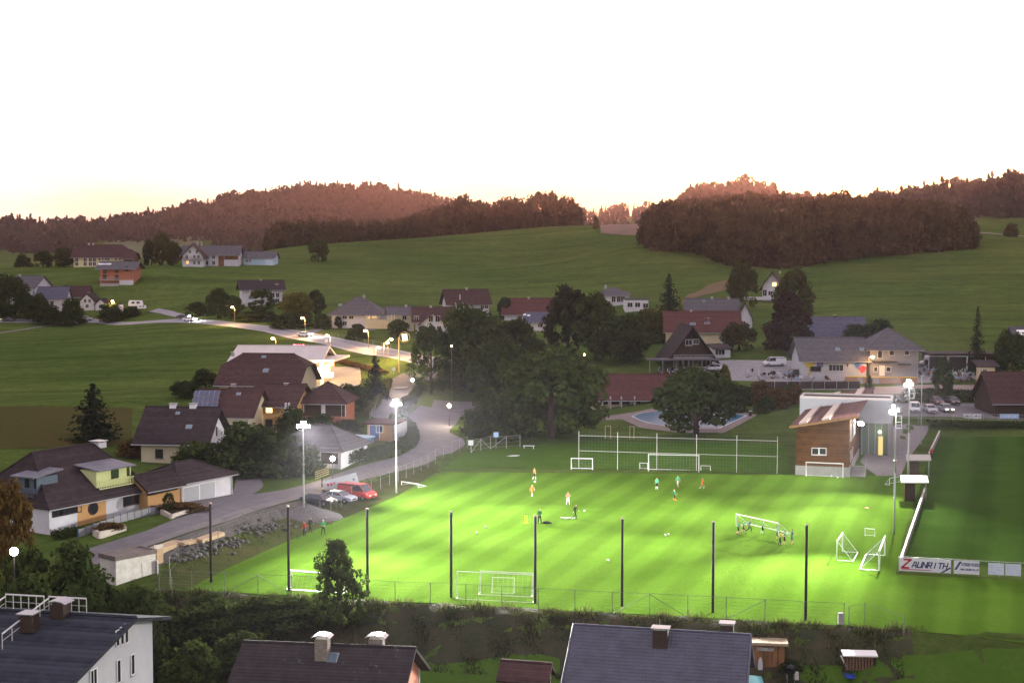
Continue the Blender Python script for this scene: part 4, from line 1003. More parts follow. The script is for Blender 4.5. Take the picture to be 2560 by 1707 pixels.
# by the farms on the left rise
gv = 'trees beside the far farms'
tree('bush',60,668,637,40,'small round tree at far left on the farm rise',LF_DARK,'tree',gv)
tree('round',108,669,627,44,'second round tree left of the yellow farmhouse',LF_DARK,'tree',gv)
tree('round2',161,668,622,54,'broad dark tree touching the yellow farmhouse',LF_DARK,'tree',gv)
tree('oval',405,663,582,50,'tallest of three trees between the two farmhouses',LF_DEC,'tree',gv)
tree('round',379,663,600,42,'lower left tree of the three between the farmhouses',LF_DARK,'tree',gv)
tree('round',433,664,604,40,'lower right tree of the three by the white farmhouse',LF_DEC,'tree',gv)
tree('round',795,654,596,48,'lone round tree standing on the open meadow',LF_DEC)
tree('round2',25,797,692,85,'large dark tree at the left edge by the road',LF_DARK,Y=522)
tree('round',85,799,735,70,'dark roadside tree right of the left edge tree',LF_DARK,Y=519)
tree('bush',183,797,748,60,'dark bush between the white garage and the gabled house',LF_DARK,'bush',Y=515)
tree('bush',275,795,760,60,'dark bush behind the white sign board',LF_DARK,'bush',Y=516)
tree('bush',120,799,765,70,'low bush in front of the dark roofed house at left',LF_DARK,'bush',Y=516)
tree('bush',330,790,768,50,'low bush under the parked caravans',LF_DARK,'bush')
tree('round',548,792,722,58,'dark tree left of the lamp by the white house',LF_DARK,Y=478)
tree('oval',585,797,740,50,'dark tree behind the orange roadside lamp',LF_DARK,Y=470)
tree('bush',497,793,757,60,'clipped dark bush beside the headlights',LF_DARK,'bush',Y=490)
tree('loose',655,782,722,70,'loose tree in front of the white house gable',LF_DEC,Y=490)
tree('round',740,802,732,85,'yellowish round tree beside the main road',LF_YEL,Y=455)
tree('oval',790,797,726,48,'dark tree right of the yellowish round one',LF_DARK,Y=468)
tree('bush',735,818,785,100,'dark hedge bush below the yellowish tree',LF_DARK,'bush',Y=436)
tree('bush',640,808,778,110,'dark shrubbery below the white house with lamp',LF_DARK,'bush',Y=462)
tree('col',846,822,791,20,'slim clipped thuja in front of the hipped house',LF_CON)
tree('bush',890,848,811,50,'round shrub below the hipped house',LF_DARK,'bush')
tree('round',994,842,799,52,'round tree hiding the cream house corner',LF_DEC)
tree('col',1057,852,814,30,'upright dark shrub in front of the broad gable',LF_DARK)
tree('bush',806,822,788,42,'dark shrub at the left corner of the hipped house',LF_DARK,'bush')
tree('round',1262,798,744,38,'dark tree between the tall white and long red houses',LF_DARK)
tree('round',1180,800,772,34,'small tree in front of the tall white house',LF_DEC)
# the big trees in the middle of the village
gm = 'big trees in the middle of the village'
tree('loose',1078,985,812,110,'loose birch like tree right of the round lit sign',LF_DEC,'tree',gm)
tree('round2',1180,968,772,170,'wide dark tree behind the car park',LF_DEC,'tree',gm,Y=315)
tree('oval',1290,960,800,140,'dark round tree in the middle of the tree mass',LF_DARK,'tree',gm,Y=325)
tree('oval',1420,945,718,120,'tallest dark tree of the central mass',LF_CON,'tree',gm,Y=345)
tree('oval',1488,945,735,120,'dark tree right of the tallest one',LF_DEC,'tree',gm,Y=340)
tree('round2',1560,945,790,120,'dark tree at the right end of the central mass',LF_DARK,'tree',gm,Y=335)
tree('round',1240,960,850,140,'lower dark tree in front of the central mass',LF_DEC,'tree',gm,Y=300)
tree('round',1378,1092,872,262,'broad green tree overhanging the lawn left of the pool',LF_LIGHT,'tree',gm)
tree('bush',1215,1090,1005,120,'green shrub between car park and lawn',LF_DEC,'bush')
tree('bush',1285,1094,1000,130,'green shrub beside the broad green tree',LF_DEC,'bush')
tree('round',1740,1094,922,205,'dark round tree standing in front of the pool',LF_DARK,lift=.07)
tree('cone',1812,985,910,48,'yellow green conifer behind the pool tree',LF_YEL,Y=290)
tree('spruce',1672,808,680,105,'pointed spruce beside the white villa',None,'spruce')
tree('bush',1628,868,775,95,'green shrubs below the villa annex',LF_DEC,'bush',Y=385)
tree('round',1590,905,820,90,'dark tree between villa and dark gabled house',LF_DARK,Y=360)
tree('oval',1985,860,672,95,'tall green topped tree above the yard',LF_DEC,Y=385)
tree('cone',1972,892,730,150,'huge copper dark tree beside the workshop',LF_COP,Y=345)
tree('round',1857,772,655,72,'dark tree left of the house under the wood',LF_DEC)
tree('round',1848,895,808,85,'dark tree behind the gravel yard',LF_DARK,Y=350)
tree('bush',2135,858,812,60,'shrub on the left behind the workshop roof',LF_DARK,'bush',Y=362)
tree('bush',2192,858,800,80,'wider shrub on the right behind the workshop roof',LF_DARK,'bush',Y=360)
tree('bush',1605,780,755,40,'small dark shrub against the villa annex wall',LF_DARK,'bush',Y=470)
tree('spruce',2442,930,760,62,'dark narrow spruce by the machinery shed',None,'spruce')
tree('col',2357,988,893,52,'columnar dark tree beside the parked cars',LF_DARK)
tree('round',2530,945,830,85,'dark trees in front of the right edge house',LF_DARK,Y=310)
tree('cone',2172,992,938,30,'pointed thuja beside the pale back road',LF_LIGHT)
for i, (x, y, t, w, lb) in enumerate([(1905,1010,955,70,'garden shrub nearest the workshop fence'),(1860,1012,965,50,'small garden shrub behind the pool'),(1945,1020,972,60,'rounded garden shrub by the orange path'),(1840,1030,985,45,'low shrub at the right end of the pool'),(1985,1010,965,50,'shrub under the workshop fence')]):
    tree('bush',x,y,t,w,lb,LF_DEC if i%2 else LF_AUT,'bush')
# left of the street
tree('fir',235,1125,953,165,'large dark spruce behind the bungalow',None,'spruce',Y=222)
tree('round',462,1012,952,68,'dark bush tree behind the solar roof',LF_DARK,Y=262)
tree('bush',515,970,924,66,'dark bush left of the barn roof',LF_DARK,'bush',Y=280)
tree('bush',330,1160,1098,70,'reddish shrub behind the bungalow chimney',LF_AUT,'bush',Y=214)
tree('bush',497,1165,1106,130,'loose bush in front of the cream house',LF_DEC,'bush',Y=200)
tree('bush',622,1192,1062,160,'big dark bush beside the drive',LF_DARK,'bush',Y=200)
tree('bush',700,1200,1085,140,'dark bush below the grey outbuilding',LF_DARK,'bush',Y=198)
tree('bush',762,1205,1115,90,'dark bush left of the white garage front',LF_DARK,'bush',Y=196)
tree('fir',938,1015,884,95,'dark conifer beside the street below the round sign',None,'conifer',Y=268)
tree('round',885,1055,962,100,'dark round tree behind the kiosk',LF_DARK,Y=255)
tree('bush',728,1078,1022,80,'dark bush in front of the orange farmhouse',LF_DARK,'bush',Y=229)
tree('bush',800,1082,1040,90,'low dark bush before the brick garage',LF_DARK,'bush',Y=232)
tree('bush',860,1095,1050,80,'low dark bush behind the blue pool cover',LF_DARK,'bush',Y=238)
tree('round',18,1420,1200,125,'brown autumn tree at the left edge before the bungalow',LF_AUT,Y=140)
for x, y, t, w, lb in [(60,1520,1385,150,'dark shrub under the left edge street lamp'),(165,1520,1368,180,'large dark shrub left of the white container'),
    (255,1560,1440,150,'dark shrub below the white container'),(90,1585,1455,190,'dark shrub behind the roof railings at left'),(190,1600,1480,180,'dark shrub behind the roof chimney'),
    (330,1600,1490,150,'dark shrub behind the white gabled house')]:
    tree('bush',x,y,t,w,lb,LF_DARK,'bush',Y={1520:130,1560:124,1585:119,1600:117}[y])
for x, y, t, w, lb in [(430,1640,1520,170,'shrub on the bank right of the white gabled house'),(540,1620,1510,150,'shrub on the bank below the first dark post'),(640,1620,1500,140,'shrub on the bank below the second dark post'),
    (730,1630,1500,150,'shrub on the bank left of the slender tree'),(470,1720,1610,150,'shrub in the garden beside the white gable'),(600,1690,1590,140,'shrub behind the mossy roof'),(880,1620,1540,110,'shrub at the foot of the slender tree')]:
    tree('bush',x,y,t,w,lb,LF_LIGHT if x in (540,730) else LF_DEC,'bush',Y={1640:126,1620:127,1630:127,1720:112,1690:118}[y])
for x, y, t, w, lb in [(690,1560,1490,120,'light green bush on the upper bank left of the slender tree'),(800,1580,1500,110,'light green bush right below the slender tree crown'),(520,1560,1490,110,'green bush on the upper bank below the first pole'),(360,1560,1470,140,'green bush between container and white gable'),(590,1590,1525,130,'green bush halfway down the bank')]:
    tree('bush',x,y,t,w,lb,LF_LIGHT if x in (690,800) else LF_DEC,'bush',Y=129)
tree('near',845,1640,1343,165,'slender green tree on the bank in front of the pitch',LF_LIGHT,Y=126.5)
tree('fir',655,1650,1578,50,'tiny light fir at the foot of the bank',LF_YEL,'conifer',Y=121)
tree('bush',1975,1700,1650,55,'small dark shrub beside the wooden shed',LF_DARK,'bush',Y=117)

def hedge(pts, h, w, label, mat=LF_DARK, dens=55, z0=0, world=False, leaf=.16, group=None):
    P_ = np.array([tuple(gp(*p))[:2] for p in pts]) if not world else np.array(pts)
    L_ = np.linalg.norm(np.diff(P_, axis=0), axis=1).sum(); n = int(L_*dens*(h+w)); q = resample(P_, 200)
    t = rng.random(n)*199; i = np.minimum(198, t.astype(int)); f = (t-i)[:,None]; c = q[i]*(1-f)+q[i+1]*f; d = q[i+1]-q[i]; d /= np.linalg.norm(d, axis=1)[:,None]+1e-9; nn = np.stack([-d[:,1], d[:,0]], 1)
    th = rng.random(n)*np.pi; wob = 1+.12*np.sin(t*.9)+.08*np.sin(t*2.3)
    off = np.cos(th); up = np.sin(th)**.5
    xy = c+nn*(off*w/2*wob)[:,None]; z = zm(c)+up*h*wob*(.25+.75*rng.random(n)**.4)
    V = quads(np.concatenate([xy, z[:,None]], 1), np.concatenate([nn*off[:,None], up[:,None]], 1)+rng.normal(size=(n,3))*.5, leaf*rng.uniform(.6,1.3,n))
    o = put('hedge', np_mesh('hedge', V, qfaces(V), mat)); return tag(o, label, 'hedge', group)
hedge([(857,1162),(928,1152),(990,1136),(1024,1118),(1033,1100),(1026,1080),(1000,1066),(975,1064)], 1.9, 1.8, 'rounded dark hedge curving round the kiosk garden')
hedge([(1005,1046),(1012,1024),(1030,998),(1052,968)], 1.2, 2.0, 'low hedge on the right of the climbing street', LF_DARK)
hedge([(915,1042),(940,1012),(965,975),(972,955)], 1.0, 1.4, 'low hedge on the left of the climbing street', LF_YEL)
hedge([(1985,985),(1950,1005),(1900,1036)], 2.2, 2.5, 'tall hedge stepping down from the workshop to the pool', LF_DARK)
hedge([(2232,1008),(2320,1003),(2460,1000)], 1.6, 3.0, 'hedge behind the parked cars', LF_DARK)
hedge([(2260,985),(2330,982),(2480,988)], 1.0, 1.5, 'low hedge along the pale back road', LF_DARK)
hedge([(2320,1062),(2420,1066),(2620,1070)], .8, 3.0, 'overgrown slope below the advertising boards', LF_DARK)
hedge([(128,1350),(160,1345),(192,1335)], 1.0, 1.2, 'clipped dark hedge under the bungalow windows', LF_DARK, 120, leaf=.10)
hedge([(800,917),(850,905),(900,918),(960,935)], .7, 2.5, 'weedy verge behind the filling station forecourt', LF_AUT)

# ------------------------------------------------------------------ woods
def low_protos():
    A = [deciduous(22,20,.055,p_round,.05,br=(.14,.26)) for _ in range(3)]+[deciduous(22,20,.052,p_oval,.05,br=(.12,.22)) for _ in range(2)]
    B = [conifer(13,9,.05,.05,.35) for _ in range(3)]
    return A, B
LA, LB = low_protos()
def wood(name, label, items, mat, kind='stuff', protos=None):
    """items: (x, y, z, height, width, conifer?)"""
    Vs = []
    for x, y, z, hh, w, con in items:
        pr = (protos[1] if con else protos[0]) if protos else (LB if con else LA)
        V = pr[int(rng.integers(len(pr)))]; a = rng.random()*6.28; ca, sa = math.cos(a), math.sin(a)
        q = np.empty_like(V); q[:,0] = (V[:,0]*ca-V[:,1]*sa)*w+x; q[:,1] = (V[:,0]*sa+V[:,1]*ca)*w+y; q[:,2] = V[:,2]*hh+z
        Vs.append(q)
    V = np.concatenate(Vs); o = put(name, np_mesh(name, V, qfaces(V), mat)); tag(o, label, 'wood', None, kind); return o
it = []
tp = ([665,680,720,780,850,900,960,1040,1065,1100,1150,1195,1220,1250,1270,1300,1315,1330,1360,1400,1430,1445],
      [562,548,546,542,547,540,550,531,522,507,490,500,508,492,495,490,510,486,476,480,497,525])
bl = ([600,665,800,1000,1200,1440,1560],[635,627,613,599,582,567,569]); dl = ([600,665,800,1000,1200,1440,1560],[730,745,775,805,825,845,845])
for row in range(4):
    px = 668.0
    while px < 1440:
        by = np.interp(px, *bl); Y = np.interp(px, *dl)+row*11+rng.uniform(-4,4); p = at(px, by, np.interp(px, *dl)); x = (px-CXP)/F*Y; z = zmesh(x, Y)
        top = np.interp(px, *tp)+rng.uniform(-3,12)
        hh = at(px, top, Y).z-z; con = rng.random() < (.75 if px < 1000 else .3)
        if px > 1320: con = False
        w = (6 if con else 10)*rng.uniform(.8,1.25); it.append((x, Y, z-.5, max(6, hh), w, con)); px += w*F/Y*rng.uniform(.5,.8)
wood('wood', 'long dark wood along the crest of the meadow', it, LF_WOOD)
it = []
bp_ = ([1600,1650,1750,1830,1950,2060,2150,2300,2425],[606,625,636,664,672,656,645,632,620]); tpp = ([1600,1608,1625,1660,1700,1760,1800,1850,1900,2000,2040,2080,2110,2150,2300,2380,2420,2432],[600,560,522,506,501,501,491,481,480,489,501,482,479,492,503,512,545,590])
for k in range(520):
    px = rng.uniform(1606,2430); by = np.interp(px, *bp_); g = gp(px, by); dep = (rng.random()**1.5)*150 if k > 130 else rng.uniform(0,8)
    if px < 1660 or px > 2380: dep *= .25
    Y = g.y+dep; x = (px-CXP)/F*Y; z = zmesh(x, Y); hh = rng.uniform(17,26); lim = at(px, np.interp(px, *tpp)+rng.uniform(-4,8), Y).z-z
    if lim < 5: continue
    if k > 130: hh = max(hh, lim*.8)
    hh = min(hh, lim, 30); w = min(rng.uniform(8,13), hh*.7); it.append((x, Y, z-.5, hh, w, rng.random() < .2))
wood('wood', 'broad reddish wood on the right hillside under the sunset', it, LF_WOOD)
def far_wood(name, label, Yr, back, front, pxr, n, skip=None, hr=(13,24)):
    it = []; k = 0
    while len(it) < n and k < n*6:
        k += 1; Y = Yr-front+(front+back)*rng.random()**.8; px = rng.uniform(*pxr); x = (px-CXP)/F*Y; z = zmesh(x, Y)
        if z < 34+0*Y: continue
        if skip and skip(px, proj((x, Y, z))[1]): continue
        con = rng.random() < .6; hh = rng.uniform(*hr)*(1.1 if con else .9)*(.75+.5*rng.random()); it.append((x, Y, z-1, hh, hh*(rng.uniform(.28,.42) if con else rng.uniform(.5,.8)), con))
    return wood(name, label, it, LF_FAR, protos=FP)
FP = ([deciduous(7,9,.15,p_round,.03,br=(.22,.34)) for _ in range(3)], [conifer(7,6,.10,.05,.3) for _ in range(3)])
far_wood('wood', 'forested far ridge on the left under the bright sky', 2000, 30, 760, (-60,1480), 3600, lambda a, c: 225 < a < 530 and 607 < c < 660)
far_wood('wood', 'low forested ridge in the gap behind the meadow', 2500, 30, 500, (1280,1760), 450)
far_wood('wood', 'rounded forested peak behind the right wood', 1500, 25, 350, (1560,2100), 700)
far_wood('wood', 'forested ridge glowing red at the right edge', 1250, 20, 330, (2060,2620), 1100, lambda a, c: (a > 2300 and c > 545) or (2250 < a < 2440 and 495 < c < 520))
t0 = tree('cone',1490,572,538,18,'lone little tree on the crest beside the bare field',LF_DEC)
tree('bush',2530,592,560,34,'dark bush beside the far farm road at right',LF_DARK,'bush')
h = House('house', 'pale house showing through the right wood with a lit window', 'house', 2345, 590, 26, 8, 563, 548, 'y', 0, W_WHITE, RF_BROWN, .8, Y=652)
h.win('f',2343,556,.9,.9,lit=LIT)

# ------------------------------------------------------------------ rough grass on the bank
def tufts(n, s0, s1, e0, e1, h0, h1, mat, label):
    s_ = rng.uniform(s0, s1, n); e = e0+(e1-e0)*rng.random(n); xy = _a+s_[:,None]*_ab+e[:,None]*_nn; z = zm(xy)
    nz_ = .5+.25*np.sin(s_*.7+e*.9)+.25*np.sin(s_*1.9-e*1.3+2); hh = rng.uniform(h0, h1, n)*(.15+1.5*nz_**2.2); an = rng.random(n)*2*np.pi; dx = np.stack([np.cos(an), np.sin(an), np.zeros(n)], 1)*.05
    ln = np.stack([rng.normal(size=n)*.28, rng.normal(size=n)*.28-.15, np.ones(n)], 1)*hh[:,None]
    B0 = np.concatenate([xy, z[:,None]], 1); V = np.stack([B0-dx, B0+dx, B0+ln*.6+dx*.8, B0+ln-dx*.2], 1).reshape(-1,3)
    o = put('grass', np_mesh('grass', V, qfaces(V), mat)); tag(o, label, 'grass', None, 'stuff'); return o
tufts(16000,-14,66,-.3,7.0,.15,.5,leafmat('bank_grass', (.085,.065,.030), (.028,.034,.012), .5, .3),'long brownish grass on the bank below the pitch')
tufts(12000,-14,66,-.3,7.5,.12,.45,leafmat('bank_green', (.050,.075,.020), (.020,.034,.010), .5, .3),'green grass mixed into the bank below the pitch')
tufts(3500,-14,68,-1.2,1.0,.15,.6,leafmat('edge_grass', (.14,.13,.05), (.05,.075,.02), .8, .3),'pale grass fringe along the top edge of the bank')

def tufts_path(n, pts, wd, h0, h1, mat, label):
    P_ = resample(np.array([tuple(gp(*p))[:2] for p in pts]), 200); i = rng.integers(0, 199, n); f = rng.random((n,1)); c = P_[i]*(1-f)+P_[i+1]*f+rng.normal(size=(n,2))*wd/2; z = zm(c)
    hh = rng.uniform(h0, h1, n)*(.3+.7*np.sin(c[:,0]*1.3+c[:,1]*.7)**2); an = rng.random(n)*6.28; dx = np.stack([np.cos(an), np.sin(an), np.zeros(n)], 1)*.05; ln = np.stack([rng.normal(size=n)*.3, rng.normal(size=n)*.3, np.ones(n)], 1)*hh[:,None]
    B0 = np.concatenate([c, z[:,None]], 1); V = np.stack([B0-dx, B0+dx, B0+ln*.6+dx*.8, B0+ln-dx*.2], 1).reshape(-1,3)
    o = put('grass', np_mesh('grass', V, qfaces(V), mat)); return tag(o, label, 'grass', None, 'stuff')
tufts_path(8000, [(395,1468),(455,1420),(540,1382),(640,1338),(760,1290),(870,1246),(1000,1200),(1090,1165)], 3.2, .10, .32, leafmat('verge_grass', (.115,.115,.045), (.05,.068,.02), .6, .3), 'weedy grass between the rubble and the pitch')

# ------------------------------------------------------------------ houses in the foreground
def from_ridge(px, py, Y, rz, D, h, rise):
    rc = at(px, py, Y); a = R(rz); return rc + Vector((math.sin(a)*D/2, -math.cos(a)*D/2, -h-rise))
# blue grey tiled house
N3 = House('house', 'house with blue grey tiled roof and dark chimney at the bottom edge', 'house', 0,0,0, 11, 0,0, 'x', -13, W_WHITE, RF_BLUE, .5, L=12.8, h=2.9, rise=3.7, P=from_ridge(1653,1580,110.4,-13,11,2.9,3.7), found=.6)
def tile_rows(hs, tw, tl, amp, mat):
    """roof tiles of the front slope, laid row over row"""
    L_ = hs.L+2*hs.ov; D2 = hs.D/2; sl = math.hypot(D2, hs.rise); n = int((sl+hs.ov)/tl); m = int(L_/tw)*4
    up = Vector((0, D2/sl, hs.rise/sl)); nr = Vector((0, -hs.rise/sl, D2/sl)); o0 = Vector((-L_/2, 0, hs.h+hs.rise+.2))
    V = []; Q = []
    for i in range(n):
        a = o0 - up*(i*tl-.02); c = o0 - up*((i+1)*tl+.02); base = len(V)
        for j in range(m+1):
            w_ = amp*(math.sin(2*math.pi*j/4)*.5+.5); x = Vector((L_*j/m, 0, 0))
            V += [a+x+nr*(w_+.004), c+x+nr*(w_+.045), c+x+nr*.0]
        for j in range(m):
            k = base+3*j; Q += [(k,k+1,k+4,k+3),(k+1,k+2,k+5,k+4)]
    me = np_mesh('roof_tiles', np.array([tuple(v) for v in V]), np.array(Q), mat); o = hs.part(me, 'roof_tiles', None); o['kind'] = 'stuff'; return o
TILE = nmat('glazed_tile', (.085,.088,.135), .42, scale=.8, col2=(.055,.058,.09), spec=.5)
tile_rows(N3, .30, .34, .035, TILE)
N3.chimney(1652,1568,1.15,.9,-1.2,TRIMD,METAL); N3.chimney(1818,1556,1.0,.9,1.6,TRIMD,METAL)
N3.part(MB().tube((-.1,-.2,N3.h+N3.rise),(-.1,-.2,N3.h+N3.rise+1.1),.03), 'antenna_rod', STEEL)
for q_ in (-1, 1): N3.part(MB().tube((q_*(N3.L/2+N3.ov),0,N3.h+N3.rise+.27),(q_*(N3.L/2+N3.ov),-N3.D/2-N3.ov,N3.h+.27-N3.rise/N3.D*2*N3.ov),.1), 'verge_tiles', TILE)
# salmon house with mossy roof
M_MOSS = stripes('mossy_roof', (.052,.042,.045), (.030,.025,.028), .17, 'Z', .85, .25, .3, .8, .06)
def moss(m):
    n = m.node_tree.nodes; l = m.node_tree.links; b = n['Principled BSDF']; src = b.inputs['Base Color'].links[0].from_socket
    tc = n.new('ShaderNodeTexCoord'); nz = n.new('ShaderNodeTexNoise'); nz.inputs['Scale'].default_value = 1.6; nz.inputs['Detail'].default_value = 8; nz.inputs['Roughness'].default_value = .75
    l.new(tc.outputs['Object'], nz.inputs['Vector']); rp = n.new('ShaderNodeValToRGB'); rp.color_ramp.elements[0].position = .60; rp.color_ramp.elements[1].position = .68; l.new(nz.outputs['Fac'], rp.inputs[0])
    mx = n.new('ShaderNodeMix'); mx.data_type = 'RGBA'; l.new(rp.outputs[0], mx.inputs[0]); l.new(src, mx.inputs[6]); mx.inputs[7].default_value = (.14,.135,.145,1); l.new(mx.outputs[2], b.inputs['Base Color'])
moss(M_MOSS)
N2 = House('house', 'salmon house with dark lichen spotted roof at the bottom edge', 'house', 0,0,0, 10, 0,0, 'x', -8, W_SALMON, M_MOSS, .8, L=12.2, h=2.7, rise=2.8, P=from_ridge(822,1617,110,-8,10,2.7,2.8), found=.6)
N2.chimney(806,1590,1.0,.9,-1.1,nmat('rough_chimney', (.30,.26,.22), .95, var=.4, scale=3),METAL,True); N2.chimney(942,1590,1.1,.9,1.2,MATS['rough_chimney'],METAL,True)
N2.skylight(833,1648,.7,.9)
N2.part(MB().ext([(-5,0),(5,0),(5,.1),(-5,.1)],'x',N2.L/2+.003,N2.L/2+.05), 'plinth', W_CONC)
N2.part(MB().box(N2.L/2+.003,N2.L/2+.06,N2.D/2-.35,N2.D/2,.1,N2.h), 'corner_board', W_WHITE)
# white gabled house with roof railings
rz1 = -12; a1 = R(rz1); gx = Vector((math.cos(a1), math.sin(a1), 0)); gyv = Vector((-math.sin(a1), math.cos(a1), 0))
re = at(326, 1547, 98.0); H1, D1, L1, RY = 8.6, 16.2, 17.0, 2.9
c1 = re - gx*(L1/2) - gyv*RY; c1.z = re.z - H1
N1 = House('house', 'white gabled house with dark shingle roof and white roof railings', 'house', 0,0,0, D1, 0,0, 'none', rz1, L=L1, h=H1-2.6, rise=2.6, P=c1-gyv*(D1/2), found=.6)
zr = H1
N1.part(MB().ext([(-7.4,-1),(RY+3.3,-1),(RY+3.3,zr-.93),(RY,zr-.16),(-7.4,zr-2.52)], 'x', -L1/2, L1/2), 'wall', nmat('weathered_white', (.46,.47,.50), .9, scale=.6, col2=(.40,.41,.44), bump=.15))
N1.part(MB().prism([(L1/2-.9,RY+3.303),(L1/2-.9,RY+4.9),(-L1/2,RY+4.9),(-L1/2,RY+3.303)], -1, zr-1.3), 'corner_wall', W_CREAM)  # cream stands in for yellow floodlight on the white house's corner
RF_SH = stripes('shingle_roof', (.040,.046,.062), (.018,.021,.031), .13, 'Z', .75, .3, .5, 1.0, .08)
e1 = .45
rf = N1.part(MB().slab([(-L1/2-e1,-8.1,zr-2.41),(L1/2+e1,-8.1,zr-2.41),(L1/2+e1,RY,zr+.12),(-L1/2-e1,RY,zr+.12)],.24).slab([(-L1/2-e1,RY+5.6,zr-1.17),(L1/2+e1,RY+5.6,zr-1.17),(L1/2+e1,RY,zr+.118),(-L1/2-e1,RY,zr+.118)],.24), 'roof', RF_SH)
put('ridge_cap', MB().tube((-L1/2-e1,RY,zr+.14),(L1/2+e1,RY,zr+.14),.14).mesh('ridge_cap', RF_SH), rf)
N1.part(MB().tube((L1/2+.1,RY+5.0,zr-1.3),(L1/2-.8,RY+3.5,zr-3.0),.07), 'bracket', TRIMD)
for x, y, w, hh in ((293,1594,.4,1.0),(304,1588,.4,1.15),(315,1581,.4,1.3)): N1.win('r', x, y, w, hh, 1, sill=False)
N1.win('r',296,1677,.42,1.5,1); N1.win('r',331,1660,.42,1.35,1); N1.win('r',233,1700,.75,1.4,2)
N1.chimney(150,1504,1.0,1.0,RY-.4,TRIMD,METAL,True)
N1.chimney(72,1532,1.0,1.0,RY-2.6,TRIMD,METAL,False)
def railing(hs, pts, h_, n, name='roof_railing'):
    b = MB()
    for (p, q) in zip(pts[:-1], pts[1:]):
        p = Vector(p); q = Vector(q); up = Vector((0,0,h_)); b.tube(p+up, q+up, .06, .06, 6); b.tube(p+up*.55, q+up*.55, .02, .02, 5)
        for i in range(n+1): r_ = p+(q-p)*i/n; b.tube(r_, r_+up, .035, .035, 5)
    return hs.part(b, name, nmat('white_metal', (.62,.62,.60), .5, metal=.2))
def rtop(x, y): return (x, y, zr+.1-.23*abs(RY-y))
def rx(px, py, y): o_, d_ = N1.lray(px, py); t_ = (y-o_.y)/d_.y; return (o_+d_*t_).x
x0 = rx(14,1500,RY+.6); x1 = rx(110,1500,RY+.6); x2 = rx(122,1500,RY+.6); x3 = rx(216,1503,RY+.6)
railing(N1, [rtop(x0,RY+.6), rtop(x1,RY+.6)], 1.15, 5); railing(N1, [rtop(x0,RY+.6), rtop(x0-.2,RY-4)], 1.0, 4)
railing(N1, [rtop(x2,RY+.6), rtop(x3,RY+.6)], 1.15, 5); railing(N1, [rtop(x2,RY+.6), rtop(x2-.1,RY-5.2)], 1.05, 5)
# garden sheds
h = House('shed', 'little garden shed with dark roof between the salmon and tiled houses', 'shed', 0,0,0, 2.6, 0,0, 'x', -14, W_WOODV, RF_BROWN, .35, L=3.6, h=2.0, rise=.95, P=from_ridge(1316,1660,115,-14,2.6,2.0,.95), found=.8, gut=False)
h.door('r', 1372, 1697, .8, 1.7)
sh = House('shed', 'brown wooden shed with pale plank roof beside the tiled roof', 'shed', 1922, 1700, 76, 2.6, 1611, 1597, 'mono', -8, W_WOODV, nmat('plank_roof', (.42,.33,.20), .8, scale=2, col2=(.26,.20,.14)), .3, Y=117.5, found=1.5)
sh.part(MB().box(sh.wp('f',1893,1622).x, sh.wp('f',1934,1622).x, -sh.D/2-.06, -sh.D/2-.003, sh.wp('f',1893,1625).z, sh.wp('f',1893,1617).z), 'fascia_board', nmat('flaking_paint', (.5,.52,.5), .8, scale=4, col2=(.15,.13,.12)))
p = sh.W @ sh.wp('f',1900,1665)
b = MB(); b.ext([(.2*math.cos(t), .82*math.sin(t)) for t in [i*math.pi/10 for i in range(20)]], 'y', -.06, 0)
tag(b.build('surfboard', nmat('board_white', (.62,.64,.68), .4, var=.2, scale=4), None, False, p+Vector((0,-.12,0)), R(-8)), 'white oval board leaning on the brown wooden shed', 'surfboard')
tp_ = thing('awning', 'teal awning beside the tiled roof at the bottom edge', 'awning', (at(1880,1700,112).x, 112, zmesh(at(1880,1700,112).x,112)))
zz = at(1880,1697,112).z - tp_.location.z
MB().slab([(-.9,-.8,zz-.2),(.9,-.8,zz-.45),(.9,.8,zz),(-.9,.8,zz+.2)],.06).build('canvas', nmat('teal_canvas', (.10,.38,.42), .7), tp_)
for x in (-.8,.8):
    for y in (-.7,.7): MB().tube((x,y,-.2),(x,y,zz-.3),.03).build('pole', STEEL, tp_)
# things in the lower garden
p = gp(2148,1672)
t = thing('firewood_rack', 'stack of firewood under a white cover on the lower lawn', 'firewood', p, R(-4))
for j in range(6):
    for i in range(9): MB().tube((-1.05+.25*i+.04*(j%2),-.35,.12+.2*j),(-1.05+.25*i+.04*(j%2),.35,.12+.2*j),.105,.105,7).build('log', nmat('firewood', (.20,.12,.07), .9, var=.4, scale=3), t)
for x in (-1.22,1.22): MB().box(x-.04,x+.04,-.35,.35,-.3,1.35).build('post', TRIMD, t)
MB().slab([(-1.4,-.6,1.36),(1.4,-.6,1.36),(1.4,.6,1.5),(-1.4,.6,1.5)],.12).build('cover', nmat('white_cover', (.85,.83,.80), .6), t)
p = gp(2122,1700)
t = thing('slide', 'blue play slide with pale beam and dark rungs on the lower lawn', 'slide', p, 0)
MB().box(-.3,.3,-.7,.7,.45,.52).box(-.34,-.3,-.7,.7,.45,.68).box(.3,.34,-.7,.7,.45,.68).build('slide_bed', nmat('blue_plastic', (.03,.08,.40), .4), t)
MB().tube((-.55,.5,2.0),(0,.5,.9),.08).build('beam', nmat('pale_beam', (.72,.68,.60), .7), t)
for x in (-.4,.5,1.6): MB().tube((x,.55,-.3),(x,.55,.9),.05).build('post', TRIMD, t)
for i in range(5): MB().box(.6+.22*i,.66+.22*i,.5,.56,.1,.8).build('rung', TRIMD, t)
MB().tube((-.4,.55,.85),(1.7,.55,.85),.04).build('rail', TRIMD, t)
p = gp(1976,1703)
t = thing('barbecue', 'black lidded barbecue with pale cloth beside the wooden shed', 'barbecue', p)
